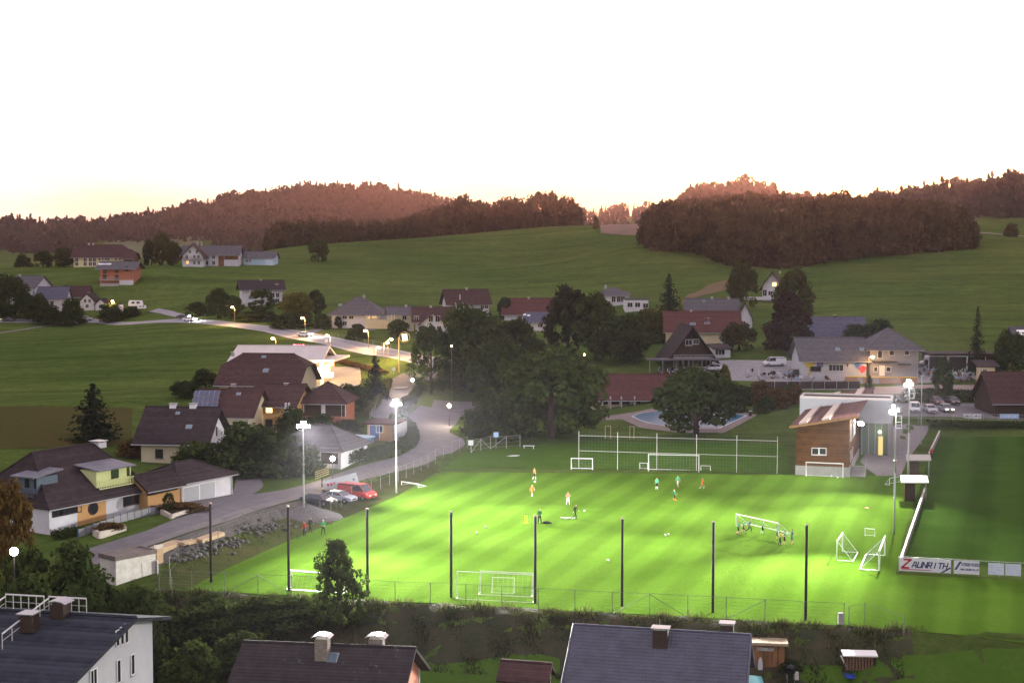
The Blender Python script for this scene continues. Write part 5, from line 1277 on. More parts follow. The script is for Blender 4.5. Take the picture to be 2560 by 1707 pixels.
MB().sphere((0,0,1.25),.38,12,8,0,(1,1,.85)).build('lid', nmat('black_enamel', (.012,.012,.015), .25), t, True)
MB().box(-.35,.35,-.28,.28,.85,1.12).build('firebox', MATS['black_enamel'], t)
for x in (-.3,.3):
    for y in (-.22,.22): MB().tube((x,y,-.2),(x,y,.9),.03).build('leg', STEEL, t)
MB().box(.3,.62,-.3,.1,.35,.95).build('cloth', nmat('pale_cloth', (.6,.56,.5), .9, var=.3, scale=6), t)

# ------------------------------------------------------------------ club house
P0 = flat(1990,1187)
CH = House('clubhouse', 'timber clubhouse with white upper box and lit entrance beside the pitch', 'clubhouse', 0,0,0, 22, 0,0, 'none', -17, L=7.4, h=7.0, rise=1.4, P=P0+Vector((math.cos(R(-17))*3.7, math.sin(R(-17))*3.7, 0)))
cl, cdp = CH.L/2, CH.D/2
CW = stripes('club_boards', (.13,.058,.018), (.065,.028,.009), .16, 'Z', .75, .2, .5, .8, .05)
CH.part(MB().ext([(-cl,1.4),(cl,1.4),(cl,8.4),(-cl,7.0)], 'y', -cdp, cdp), 'timber_wall', CW)
CH.part(MB().box(-cl-.1,cl+.1,-cdp-.12,cdp,-1,1.395), 'concrete_base', W_CONC)
sl = 1.4/7.4
crf = CH.part(MB().slab([(-cl-.9,-cdp-1.0,7.0-sl*.9+.3),(cl+1.2,-cdp-1.0,8.4+sl*1.2+.3),(cl+1.2,cdp+.2,8.4+sl*1.2+.3),(-cl-.9,cdp+.2,7.0-sl*.9+.3)],.12), 'roof', RF_RED)
put('fascia', MB().slab([(-cl-.95,-cdp-1.08,7.0-sl*.9+.26),(cl+1.25,-cdp-1.08,8.4+sl*1.2+.26),(cl+1.25,-cdp-1.01,8.4+sl*1.2+.26),(-cl-.95,-cdp-1.01,7.0-sl*.9+.26)],.3).mesh('fascia', nmat('fascia_wood', (.34,.19,.07), .7, var=.3, scale=3)), crf)
for x in (-2.9, .3):
    z = 7.7+sl*x+.3
    sk = CH.part(MB().slab([(x-.45,-cdp-.6,z+.12),(x+.65,-cdp-.6,z+.42),(x+.65,cdp-.4,z+.42),(x-.45,cdp-.4,z+.12)],.3), 'skylight_strip', nmat('skylight_strip', (.46,.38,.33), .5))
    b = MB()
    for y in (-cdp-.5, cdp-.6): b.tube((x+.9,y,z+.1),(x+.9,y,z+.55),.03)
    for q in (.15,.5): b.tube((x+.9,-cdp-.5,z+q),(x+.9,cdp-.6,z+q),.03)
    for i in range(14): y = -cdp-.3+i*1.6; b.box(x+.8,x+1.3,y,y+.9,z+.08,z+.14)
    put('roof_rack', b.mesh('roof_rack', TRIMD), sk)
CH.win('f',2039,1128,.95,.85,1); CH.win('f',2056,1128,.95,.85,1)
for y_ in (-8.5,-6.4,-4.3,-2.2,-.1):
    for z_, hh in ((4.9,2.3),(1.9,1.5)):
        if z_ < 2 and y_ > -3: continue
        a, g, si = win_meshes(.55, hh, 1, TRIMW, GLASS); o = put('window', a, CH.root); o.location = (cl+.012, y_, z_); o.rotation_euler.z = math.pi/2; put('pane', g, o)
# white upper box over the glazed entrance, second timber block behind
bx0, bx1, by0, by1 = -5.5, 8.6, cdp+.3, cdp+6.5
CH.part(MB().box(bx0,bx1,by0,by1,5.3,8.9), 'white_box', nmat('pale_cladding', (.42,.44,.48), .7, var=.08, scale=1))
CH.part(MB().box(bx0,bx1,by0,by0+.25,8.9,9.25).box(bx0,bx1,by1-.25,by1,8.9,9.25).box(bx0,bx0+.25,by0+.25,by1-.25,8.9,9.25).box(bx1-.25,bx1,by0+.25,by1-.25,8.9,9.25), 'parapet', nmat('pale_coping', (.62,.57,.54), .6))
CH.part(MB().box(bx0+.26,bx1-.26,by0+.26,by1-.26,8.905,8.95), 'flat_roof', nmat('dark_gravel_roof', (.035,.03,.03), .95))
CH.part(MB().box(cl+.2,bx1-.5,by0+.8,by1,-.5,5.295), 'glazed_hall', nmat('greenish_glass', (.10,.16,.11), .15, spec=.6))
for i in range(5): x = cl+.4+i*(bx1-.9-cl)/4; CH.part(MB().box(x-.05,x+.05,by0+.7,by0+.797,-.5,5.29), 'mullion', STEEL)
CH.part(MB().box(bx1-.4,bx1-.003,by0+.02,by1,-.5,5.295), 'side_wall', W_GREY)
CH.part(MB().box(bx1-2.0,bx1-1.3,by0+.55,by0+.69,.3,3.2), 'lit_panel', emat('warm_panel', (1.0,.75,.25), .3))
CH.part(MB().sphere((bx1-1.8,by0+.5,3.9),.2,8,6), 'wall_lamp', emat('wall_lamp_glow', (1.0,.9,.5), 6))
CH.part(MB().ext([(-cl,0),(cl,0),(cl,8.4),(-cl,7.0)], 'y', by1+.003, by1+16), 'timber_wall', CW)
CH.part(MB().slab([(-cl-.9,by1+.01,7.0-sl*.9+.3),(cl+1.2,by1+.01,8.4+sl*1.2+.3),(cl+1.2,by1+16.8,8.4+sl*1.2+.3),(-cl-.9,by1+16.8,7.0-sl*.9+.3)],.12), 'roof', RF_RED)
for x in (-1.5, 2.6):
    z = 7.7+sl*x+.3; CH.part(MB().slab([(x-.45,by1+.5,z+.12),(x+.65,by1+.5,z+.42),(x+.65,by1+16,z+.42),(x-.45,by1+16,z+.12)],.3), 'skylight_strip', MATS['skylight_strip'])
stp = MB()
for i in range(5): stp.box(cl+.15,cl+2.2,-cdp+.6+i*.5,-cdp+1.1+i*.5,-.5,.25+.25*i)
CH.part(stp, 'steps', W_CONC)
CH.part(MB().tube((cl+2.2,-cdp+.5,-.2),(cl+2.2,-cdp+.5,1.2),.03).tube((cl+2.2,-cdp+3.0,1.0),(cl+2.2,-cdp+3.0,2.4),.03).tube((cl+2.2,-cdp+.5,1.2),(cl+2.2,-cdp+3.0,2.4),.03), 'handrail', STEEL)
lp_ = CH.W @ Vector((cl+1.0, -1.5, 6.6))
CH.part(MB().sphere((cl+1.0,-1.5,6.6),.42,10,8,0,(1,1,.8)), 'flood_lamp', emat('flood_glow', (1.0,1.0,.92), 40))
CH.part(MB().tube((cl,-1.5,6.9),(cl+1.0,-1.5,6.9),.05), 'lamp_arm', STEEL)
def lamp(kind, name, loc, power, col=(1,1,1), size=.3, target=None, spot=100, blend=1.0):
    d = bpy.data.lights.new(name, kind); o = bpy.data.objects.new(name, d); C.objects.link(o); o.location = loc; d.energy = power; d.color = col; d.shadow_soft_size = size
    if kind == 'SPOT':
        d.spot_size = R(spot); d.spot_blend = blend; v = Vector(target)-Vector(loc); o.rotation_euler = v.to_track_quat('-Z','Y').to_euler()
    return o
lamp('POINT', 'station_light', GSL, 1600, (1.0,.80,.48), .6)
lamp('POINT', 'clubhouse_light', lp_+Vector((.5,-.5,-.2)), 140, (1,.97,.88), .4)
# pool building
h = House('pool_house', 'long pool building with red tiled roof behind the swimming pool', 'pool house', 1610, 1013, 290, 10, 985, 937, 'x', 0, W_CREAM, RF_RED, 1.8, Y=293)
for x in (1510,1538,1565,1600,1622,1650,1672): h.door('f', x, 999, 1.6 if x != 1622 else 3.2, 2.0, TRIMD if x != 1622 else W_WHITE)
b = MB()
for x in (1505,1525,1552,1585,1640,1662,1690,1720): q = h.wp('f', x, 1000).x; h.part(MB().box(q-.12,q+.12,-h.D/2-1.6,-h.D/2-1.36,-.8,h.h-.35), 'column', W_WHITE)

# ------------------------------------------------------------------ football things
ALU = nmat('white_aluminium', (.62,.64,.62), .4, spec=.4)
NETM = nmat('net_cord', (.40,.50,.44), .9)
def netgrid(b, p00, p10, p01, p11, nu, nv, r_=.012):
    P00, P10, P01, P11 = map(Vector, (p00,p10,p01,p11))
    for i in range(nu+1):
        t_ = i/nu; b.tube(P00.lerp(P10,t_), P01.lerp(P11,t_), r_, r_, 3, cap=False)
    for j in range(nv+1):
        t_ = j/nv; b.tube(P00.lerp(P01,t_), P10.lerp(P11,t_), r_, r_, 3, cap=False)
def goal_at(p, q, h_, dep, label, top=.0, r_=.06, group='football goals', sp=.45, z=None, netr=.0035):
    """p, q: feet of the posts; dep: depth of the net, positive away from the viewer"""
    p = Vector(p); q = Vector(q); d = q-p; w = d.length; rz = math.atan2(d.y, d.x)
    t = thing('goal', label, 'goal', p, rz, group); s_ = 1 if dep > 0 else -1
    for x in (0, w): MB().tube((x,0,0),(x,0,h_),r_).build('post', ALU, t)
    MB().tube((-r_,0,h_),(w+r_,0,h_),r_).build('crossbar', ALU, t)
    b = MB(); b.tube((0,0,.04),(0,dep,.04),r_*.8); b.tube((w,0,.04),(w,dep,.04),r_*.8); b.tube((0,dep,.04),(w,dep,.04),r_*.8); b.build('base_frame', ALU, t)
    tz = h_
    for x in (0, w):
        b = MB(); b.tube((x,0,tz),(x,top*s_,tz),r_*.5); b.tube((x,top*s_,tz),(x,dep,.04),r_*.5); b.build('stay', ALU, t)
    b = MB(); nu = max(4, int(w/sp)); nv = max(4, int(math.hypot(h_,dep)/sp)); netgrid(b, (0,top*s_,tz),(w,top*s_,tz),(0,dep,.04),(w,dep,.04), nu, nv, netr)
    if top: netgrid(b, (0,0,tz),(w,0,tz),(0,top*s_,tz),(w,top*s_,tz), nu, 2, netr)
    for x in (0, w):
        for i in range(1, nv): f = i/nv; b.tube((x,0,tz*(1-f)),(x,top*s_+(dep-top*s_)*f,tz*(1-f)),netr,netr,3,cap=False)
    b.build('net', NETM, t)
    return t
def goal_px(a, c, h_, dep, label, **k): return goal_at(flat(*a), flat(*c), h_, dep, label, **k)
goal_px((1621,1177),(1747,1180), 2.44, 1.6, 'full size white goal at the far end before the tall net', top=.6, r_=.06)
goal_px((1428,1173),(1481,1174), 1.65, 1.0, 'small white goal left of the far full size goal', r_=.07)
goal_px((1599,1172),(1619,1173), .9, .6, 'tiny goal touching the left post of the far goal', r_=.04)
goal_px((1752,1177),(1776,1178), .8, .6, 'tiny goal right of the far full size goal', r_=.04)
goal_px((2015,1191),(2107,1195), 2.05, 1.0, 'white goal in front of the clubhouse base', r_=.07)
goal_px((1144,1493),(1335,1503), 2.44, -.6, 'largest of three nested goals at the near fence', r_=.035, top=.3)
goal_px((1201,1481),(1332,1487), 2.05, -.9, 'middle sized of three nested goals at the near fence', r_=.04)
goal_px((1231,1478),(1286,1480), 1.35, -.6, 'smallest of three nested goals at the near fence', r_=.03)
goal_px((728,1468),(868,1478), 1.6, -1.0, 'goal at the near fence half hidden by the slender tree', r_=.08)
goal_px((2106,1379),(2092,1401), 2.05, 1.6, 'side on goal at the right touchline, left of two', r_=.06)
goal_px((2198,1427),(2212,1389), 2.05, 1.9, 'side on goal at the right touchline, right of two', r_=.08)
goal_px((2162,1340),(2186,1342), .9, .6, 'small frame goal behind the two touchline goals', r_=.04)
goal_px((1004,1213),(1046,1219), .55, 1.6, 'low white goal frame lying on the grass by the street', r_=.05)
goal_px((2224,1213),(2258,1207), 1.0, .8, 'small goal frame stored beside the dugouts', r_=.04)
cg = goal_at((at(1841,1317,161.8).x,161.8,.78), (at(1946,1346,156.2).x,156.2,.72), 1.35, 1.8, 'white goal being carried across the pitch by boys', r_=.07)
# tall net behind the far goal
a = flat(1447,1168); c = flat(1943,1184); d = (c-a); t = thing('ball_stop_net', 'tall white framed net behind the far goals', 'net', a, math.atan2(d.y,d.x)); w = d.length
for i in range(6): MB().tube((w*i/5,0,-.2),(w*i/5,0,5.4),.045).build('post', nmat('pale_post', (.50,.52,.48), .5), t)
for z in (2.5,4.75): MB().tube((0,0,z),(w,0,z),.03).build('rail', MATS['pale_post'], t)
b = MB(); netgrid(b, (0,.1,.1),(w,.1,.1),(0,.1,5.3),(w,.1,5.3), 60, 11, .004); b.build('net', nmat('green_net', (.10,.28,.20), .9), t)
# dark posts along the near edge
tops = [(528,1256,1456),(722,1264,1476),(919,1270,1488),(1128,1278,1494),(1338,1288,1508),(1555,1294,1516),(1782,1302,1531),(2014,1310,1549)]
pd = MB(); pd.tube((0,0,-.5),(0,0,8.0),.13,.12,8); PD = pd.mesh('shaft', nmat('dark_post', (.030,.024,.022), .8, var=.3, scale=2), True)
PC = MB().tube((0,0,8.0),(0,0,8.12),.15,.13,8).mesh('cap', nmat('post_cap', (.55,.40,.33), .7))
ords = ['first','second','third','fourth','fifth','sixth','seventh','eighth']
for i, (x, ty, by) in enumerate(tops):
    p = flat(x, by); t = thing('net_pole', 'tall dark pole at the near pitch edge, %s from the left' % ords[i], 'pole', p, 0, 'dark poles along the near edge')
    hh = at(x, ty, p.y).z; s_ = put('shaft', PD, t); k = put('cap', PC, t); s_.scale.z = hh/8.1; k.location.z = hh-8.1
# wire fences
def fence(pts, h_, sp, label, mat, brace=(), rails=(1.0,), wires=5, z0=0.0, r_=.035, world=False, wr=.008):
    P_ = [Vector(p) for p in pts] if world else [gp(*p) for p in pts]; arr = resample(np.array([tuple(p)[:2] for p in P_]), 2)
    L_ = sum((b-a).length for a, b in zip(P_[:-1], P_[1:])); n = max(2, int(L_/sp)); Q = resample(np.array([tuple(p)[:2] for p in P_]), n+1); Z = zm(Q)
    o = P_[0]; t = thing('wire_fence', label, 'fence', (Q[0][0], Q[0][1], Z[0])); loc = [Vector((q[0]-Q[0][0], q[1]-Q[0][1], z-Z[0])) for q, z in zip(Q, Z)]
    pm = MB().tube((0,0,-.4),(0,0,h_),r_,r_,6).mesh('post', mat)
    for p in loc: put('post', pm, t, p)
    b = MB()
    for f in rails:
        for p, q in zip(loc[:-1], loc[1:]): b.tube(p+Vector((0,0,h_*f-.02)), q+Vector((0,0,h_*f-.02)), r_*.45, r_*.45, 4, cap=False)
    b.build('top_rail', mat, t)
    b = MB()
    for p, q in zip(loc[:-1], loc[1:]):
        for j in range(wires): z = Vector((0,0,h_*(j+.5)/wires)); b.tube(p+z, q+z, wr, wr, 3, cap=False)
    b.build('wires', mat, t)
    if brace:
        b = MB()
        for i, j in brace: b.tube(loc[i]+Vector((0,0,h_*.95)), loc[j]+Vector((0,0,.05)), .025, .025, 5)
        b.build('brace', mat, t)
    return t
FG = nmat('grey_green_post', (.16,.18,.16), .6, metal=.3)
_pa = Vector((*(_a-_ab*1.5-_nn*.4), 0)); _pb = Vector((*(_b-_ab*.5-_nn*.4), 0))
fence([_pa, _pb], 2.0, 3.2, 'long grey wire fence along the near pitch edge', FG, brace=((3,2),(3,4),(14,13),(14,15),(17,16)), world=True, wires=7)
fence([(2122,1566),(2125,1545),(2260,1585)], 1.7, 4.0, 'short wire fence at the right corner of the bank', FG, wires=4)
fence([(800,1290),(900,1247),(1000,1204),(1085,1160),(1168,1122)], 2.0, 3.4, 'pale wire fence between street and pitch', nmat('dull_post', (.34,.36,.34), .6), wires=2, r_=.025, wr=.005)
fence([(1178,1132),(1225,1122),(1268,1121),(1300,1118)], 2.0, 2.6, 'short pale fence with wire stays left of the far goals', MATS['pale_post'], brace=((1,0),(1,2),(3,2)), wires=3)
fence([(430,1500),(420,1440),(450,1400),(560,1350),(700,1312)], 1.8, 4.0, 'thin wire fence along the rubble', FG, wires=3)
fence([(2250,1046),(2400,1050),(2600,1052)], 1.2, 3.0, 'low metal railing in front of the parked cars', STEEL, wires=6, rails=(1.0,.15))
MB_ = MB().box(-.2,.2,-.2,.2,-.6,1.0); tag(MB_.build('concrete_post', W_CONC, None, False, gp(2101,1560)), 'grey concrete post at the right end of the near fence', 'post')
# barrier round the main pitch with advertising boards
p = flat(2246,1428); q = flat(2600,1447); d = q-p; L_ = d.length; rz = math.atan2(d.y,d.x)
t = thing('board_fence', 'wire fence with advertising boards in front of the main pitch', 'fence', p, rz)
for i in range(8): MB().tube((L_*i/7,0,-.5),(L_*i/7,0,1.55),.035).build('post', STEEL, t)
MB().tube((0,0,1.5),(L_,0,1.5),.03).build('rail', STEEL, t)
BW = nmat('banner_white', (.66,.68,.74), .7, var=.08, scale=3); BR = nmat('banner_red', (.42,.02,.04), .6); BN = nmat('banner_navy', (.02,.03,.13), .6)
s_ = lambda px: (flat(px, 1428+(px-2246)*.0537)-p).length
b = MB().box(.06,s_(2377),-.06,-.035,.12,1.42); bd = b.build('advertising_board', BW, t); bd['label'] = 'white board with red and navy lettering'
U, Z_ = Vector((1,0,0)), Vector((0,0,1)); W1 = s_(2377)
b = MB(); stroke_text(b, 'Z', .82, .62, .17, Vector((.32,-.062,.45)), U, Z_, .28, .02); b.box(.3,W1*.62,-.085,-.062,.27,.335); put('lettering', b.mesh('lettering', BR), bd)
b = MB(); stroke_text(b, 'AUNRITH', .52, .36, .105, Vector((1.30,-.062,.55)), U, Z_, .25, .02); put('lettering', b.mesh('lettering', BN), bd)
b = MB(); x = W1*.80; b.add([(x,-.085,.14),(x+.25,-.085,.14),(W1-.02,-.085,.75),(W1-.02,-.085,.6),(x,-.063,.14),(x+.25,-.063,.14),(W1-.02,-.063,.75),(W1-.02,-.063,.6)],[(0,1,2,3),(7,6,5,4),(0,4,5,1),(1,5,6,2),(2,6,7,3),(3,7,4,0)]); put('stripe', b.mesh('stripe', BN), bd)
b = MB().box(s_(2384),s_(2448),-.06,-.035,.12,1.42); b2 = b.build('advertising_board', BW, t); x = s_(2384)
b = MB(); stroke_text(b, '07682/8300', .26, .125, .04, Vector((x+.75,-.062,.95)), U, Z_, 0, .02); stroke_text(b, 'WWW.ZAUNRITH.AT', .15, .085, .03, Vector((x+.65,-.062,.5)), U, Z_, 0, .02); put('lettering', b.mesh('lettering', BN), b2)
b = MB(); b.add([(x+.05,-.085,.5),(x+.25,-.085,.5),(x+.75,-.085,1.36),(x+.55,-.085,1.36),(x+.05,-.063,.5),(x+.25,-.063,.5),(x+.75,-.063,1.36),(x+.55,-.063,1.36)],[(0,1,2,3),(7,6,5,4),(0,4,5,1),(1,5,6,2),(2,6,7,3),(3,7,4,0)]); put('stripe', b.mesh('stripe', BN), b2)
for x0_, x1_ in ((2470,2510),(2513,2552)): MB().box(s_(x0_),s_(x1_),-.06,-.035,.2,1.35).build('advertising_board', nmat('banner_blue_white', (.45,.52,.68), .7, scale=2.5, col2=(.62,.66,.74)), t)
def barrier(a, c, label, n):
    p = flat(*a); q = flat(*c); d = q-p; L_ = d.length; t = thing('barrier', label, 'barrier', p, math.atan2(d.y,d.x))
    MB().box(0,L_,-.11,.11,1.05,1.13).build('top_board', nmat('barrier_board', (.62,.54,.48), .7, var=.15, scale=2), t)
    for i in range(n): MB().box(L_*i/n+.05,L_*(i+1)/n-.05,-.04,.04,.12,.98).build('panel', nmat('barrier_panel', (.24,.22,.22), .8, var=.4, scale=1.0), t)
    for i in range(n+1): MB().tube((L_*i/n,0,-.3),(L_*i/n,0,1.05),.05).build('post', STEEL, t)
barrier((2250,1426),(2312,1240), 'pale topped barrier along the near half of the main pitch', 9)
barrier((2322,1150),(2349,1092), 'pale topped barrier beyond the dugouts', 6)
barrier((2356,1064),(2640,1073), 'board fence on the bank below the car park', 10)
p = flat(2408,1064,.0)
for i, (x0_, x1_) in enumerate(((2408,2429),(2431,2453),(2499,2547))):
    a = at(x0_,1046,262); c = at(x1_,1046,262); t_ = MB().box(0,c.x-a.x,-.03,.03,0,.85).build('advertising_board', BW if i < 2 else nmat('banner_sky', (.35,.5,.75), .6), None, False, (a.x,a.y,at(x0_,1046,262).z))
    tag(t_, ['pale board on the far railing left of two','pale board on the far railing right of two','blue white board on the far railing by the carport'][i], 'board')
    b = MB(); w_ = c.x-a.x
    for k in range(5): b.box(w_*(.12+.16*k),w_*(.12+.16*k)+w_*.1,-.045,-.032,.3,.3+.12*(1+k%3))
    put('lettering', b.mesh('lettering', BN if i < 2 else BW), t_)
    for x in (.1, w_-.1): put('post', MB().tube((x,.08,-1.2),(x,.08,.8),.03).mesh('post', STEEL), t_)
# dugouts
def dugout(px, py, wpx, h_, dep, label):
    p = flat(px, py); w = wpx*p.y/F; t = thing('dugout', label, 'dugout', p, R(-14), 'dugouts')
    MB().slab([(-w/2,-.9,h_+.0),(w/2,-.9,h_+.1),(w/2,dep+.2,h_+.35),(-w/2,dep+.2,h_+.25)],.12).build('roof', nmat('dugout_roof', (.36,.34,.32), .6, var=.1, scale=2), t)
    MB().box(-w*.36,w*.02,0,.08,-.2,h_-.02).build('side_wall', TRIMD, t); MB().box(-w*.36,w*.02,dep-.1,dep,-.2,h_+.1).build('side_wall', TRIMD, t)
    MB().box(-w*.36,-w*.32,.083,dep-.103,-.2,h_).build('back_wall', W_WOODV, t); MB().box(-w*.2,0,.2,dep-.2,.4,.48).build('bench', nmat('bench_plastic', (.5,.5,.5), .5), t)
    for y in (.05, dep-.1): MB().tube((w*.42,y,-.2),(w*.42,y,h_),.04).build('post', STEEL, t)
dugout(2286,1254,66,2.6,3.4,'nearer white roofed dugout beside the main pitch')
dugout(2296,1192,60,2.5,3.0,'farther white roofed dugout beside the main pitch')
# free kick dummies in the club house goal
p = flat(2071,1191); t = thing('free_kick_wall', 'row of five white free kick figures behind the clubhouse goal', 'training wall', p+Vector((0,.9,0)), R(-14))
for i in range(5):
    x = -1.1+.55*i; MB().prism([(x-.22,-.03),(x+.22,-.03),(x+.22,.03),(x-.22,.03)], .15, 1.5).sphere((x,0,1.66),.12,8,6,0,(1,.4,1)).build('figure', nmat('dummy_white', (.8,.8,.74), .6), t)
MB().box(-1.4,1.4,-.25,.25,-.02,.12).build('stand', STEEL, t)

# ------------------------------------------------------------------ floodlight masts
GLOW = emat('floodlight_glow', (1.0,1.0,.96), 60); GLOW.cycles.emission_sampling = 'NONE'
PITCH_C = Vector((8, 165, 0))
FLOOD = 1.0
def mast(px, py, top, label, aims, r_=.13, plat=False, power=98000):
    p = flat(px, py); hh = at(px, top, p.y).z; t = thing('floodlight_mast', label, 'floodlight', p, 0, 'floodlight masts round the training pitch')
    MB().tube((0,0,-.4),(0,0,hh*.5),r_,r_*.8,10).tube((0,0,hh*.5),(0,0,hh),r_*.8,r_*.5,10).build('pole', nmat('mast_steel', (.40,.46,.42), .45, metal=.3, var=.15, scale=2), t, True)
    for k in (.3,.6): MB().tube((0,0,hh*k-.06),(0,0,hh*k+.06),r_*1.35,r_*1.35,10).build('collar', STEEL, t)
    if plat:
        b = MB(); x = .45
        for z in (hh-1.9,hh-1.2,hh-.5): b.tube((0,0,z),(x+.2,0,z),.04)
        for z0,z1 in ((hh-1.9,hh-.5),): b.tube((x+.2,0,z0),(x+.2,0,z1),.04)
        b.build('service_ladder', nmat('mast_white', (.7,.72,.68), .5), t)
    b = MB().tube((-.9,0,hh-.05),(.9,0,hh-.05),.06); b.build('crossarm', STEEL, t)
    for i, (ax, ay, oz, ox, f, sp_) in enumerate(aims):  # one of the three heads on each mast is added to even the pitch light
        tgt = Vector((ax, ay, 0)); q = Vector((ox, 0, hh+oz)); d = (tgt-(p+q)).normalized(); rot = d.to_track_quat('-Z','Y')
        l_ = put('lamp_head', MB().box(-.30,.30,-.22,.22,-.05,.22).mesh('lamp_head', STEEL), t, q); l_.rotation_mode = 'QUATERNION'; l_.rotation_quaternion = rot
        put('lens', MB().box(-.28,.28,-.20,.20,-.09,-.052).mesh('lens', GLOW), l_)
        lamp('SPOT', 'floodlight', p+q+d*.35, power*f*FLOOD, (1.0,.985,.90), .35, tgt, sp_, 1.0)
    return t
mast(760,1300,1068,'floodlight mast beside the gravel heap, blazing white',[(7.8,112,.15,-.5,1.32,43),(9.9,200,.15,.5,.9,70),(-10,118,.5,0,1.45,46)])
mast(991,1233,1012,'floodlight mast beyond the parked cars with two lamps and an added third',[(34.8,133.7,.1,-.4,1.29,67),(-4,125,.1,.4,.7,76),(-2,118,.55,0,.9,52)])
mast(2235,1335,1028,'floodlight mast near the touchline goals with service ladder',[(24,134,-.1,-.4,1.2,46),(-16,146,.5,-.2,1.1,48),(-8,188,.2,.4,1.2,60)],plat=True)
mast(2270,1200,962,'floodlight mast beside the dugouts with small platform',[(8.4,121.5,0,-.4,.95,79),(27,154,.5,-.1,2.0,32),(-10,195,.1,.4,.4,110)],plat=True)
p = gp(2302,1110); t = thing('lamp_post', 'thin unlit pole beyond the clubhouse path', 'pole', p); hh = at(2302,940,p.y).z-p.z
MB().tube((0,0,-.3),(0,0,hh),.1,.06,8).build('shaft', MATS['mast_steel'], t); MB().box(-.25,.25,-.1,.1,hh,hh+.15).build('lamp_head', STEEL, t); MB().tube((0,0,hh*.62),(-.5,0,hh*.3),.04).build('stay', STEEL, t)

# ------------------------------------------------------------------ street lamps
WARM = emat('sodium_glow', (1.0,.50,.14), 26); WARM.cycles.emission_sampling = 'NONE'
BALLG = emat('globe_glow', (1.0,.80,.52), 30); BALLG.cycles.emission_sampling = 'NONE'
def street_lamp(px, hy, by, label, side=-1, power=2000, r_=.36, hmax=None):
    p = gp(px, by); hh = at(px, hy, p.y).z-p.z
    t = thing('street_lamp', label, 'street lamp', p, 0, 'orange street lamps along the roads')
    MB().tube((0,0,-.3),(0,0,hh-.3),.09,.06,7).build('pole', nmat('lamp_pole', (.22,.17,.12), .6, metal=.3), t)
    MB().tube((0,0,hh-.3),(side*.55,0,hh+.1),.05).build('arm', MATS['lamp_pole'], t)
    MB().box(side*.75-.45,side*.75+.45,-.2,.2,hh+.08,hh+.22).build('hood', MATS['lamp_pole'], t)
    MB().sphere((side*.75,0,hh-.08),r_,8,6,0,(1.2,1,.8)).build('lens', WARM, t)
    lamp('POINT', 'street_light', p+Vector((side*.75,-.2,hh-.55)), power, (1.0,.58,.22), .25)
for a in [(287,752,802,'orange lamp beside the white sign board'),(587,767,812,'orange lamp in front of the dark trees below the white house'),(763,794,840,'orange lamp at the bend of the main road'),
          (690,845,908,'orange lamp behind the filling station roof'),(826,838,913,'orange lamp between forecourt and main road'),(921,826,872,'orange lamp below the hipped house'),
          (939,868,935,'nearest of three orange lamps left of the round sign',1),(960,856,912,'middle of three orange lamps left of the round sign',1),(970,847,900,'farthest of three orange lamps left of the round sign',1),
          (2171,891,960,'orange lamp in front of the mural workshop',1,420)]:
    street_lamp(*a)
for px, hy, Y, lb in ((1129,865,285,'tiny orange light glimmering through the big trees'),(1461,886,268,'tiny orange light at the edge of the broad tree')):
    p = at(px, hy, Y); z = zmesh(p.x, p.y); t = thing('lantern', lb, 'lamp', (p.x, p.y, z)); MB().tube((0,0,-.2),(0,0,p.z-z),.05).build('pole', MATS['lamp_pole'], t); MB().sphere((0,0,p.z-z),.17,8,6).build('globe', WARM, t)
def ball_lamp(px, hy, by, label, power=300, r_=.32, Y=None):
    p = gp(px, by) if Y is None else Vector((at(px, hy, Y).x, Y, zmesh(at(px, hy, Y).x, Y))); hh = at(px, hy, p.y).z-p.z
    t = thing('globe_lamp', label, 'street lamp', p, 0, 'white globe lamps on short poles')
    MB().tube((0,0,-.3),(0,0,hh-r_*.9),.06,.045,7).build('pole', nmat('dark_iron', (.05,.05,.055), .5, metal=.4), t)
    MB().tube((0,0,hh-r_-.05),(0,0,hh-r_*.8),.12,.16,8).build('socket', MATS['dark_iron'], t)
    MB().sphere((0,0,hh),r_,12,8).build('globe', BALLG, t, True)
    lamp('POINT', 'globe_light', p+Vector((0,-.45,hh+.1)), power, (1.0,.82,.58), .3)
ball_lamp(1031,950,992,'globe lamp beside the climbing street',800); ball_lamp(1123,1014,1066,'globe lamp at the edge of the car park',900)
ball_lamp(832,1146,1206,'globe lamp in front of the white garage wall',600); ball_lamp(35,1378,0,'large globe lamp glowing at the left edge',250,.36,126)
# round lit sign
p = gp(998,930); t = thing('ring_sign', 'tall pole with lit yellow square inside a metal ring', 'sign', p); hh = at(998,843,p.y).z-p.z; rr = 13*p.y/F
MB().tube((0,0,-.4),(0,0,hh),.16,.14,8).build('pole', nmat('sign_pole', (.55,.40,.25), .5, metal=.2), t)
cx = rr+.1
ring = MB(); pts = [(cx+rr*math.cos(i*math.pi/16),0,hh+rr*math.sin(i*math.pi/16)) for i in range(33)]; ring.path(pts, .07, 6); ring.build('ring', MATS['sign_pole'], t)
sq = [(cx+x*math.cos(.12)-z*math.sin(.12), hh+x*math.sin(.12)+z*math.cos(.12)) for x, z in ((-.55,-.75),(.55,-.75),(.55,.75),(-.55,.75))]
MB().ext(sq,'y',-.12,.12).build('lit_panel', emat('sign_glow', (1.0,.66,.18), 2.6), t)
p = gp(302,787); t = thing('sign_board', 'white sign board with grey marks by the roadside', 'sign', p, 0); w = 13*p.y/F; z1 = at(302,762,p.y).z-p.z
MB().box(-w/2,w/2,-.06,.06,.6,z1).build('panel', BW, t)
for z in (.3,.62): MB().box(-w*.3,w*.3,-.08,-.062,.6+(z1-.6)*z,.6+(z1-.6)*(z+.18)).build('mark', nmat('sign_grey', (.2,.2,.22), .7), t)
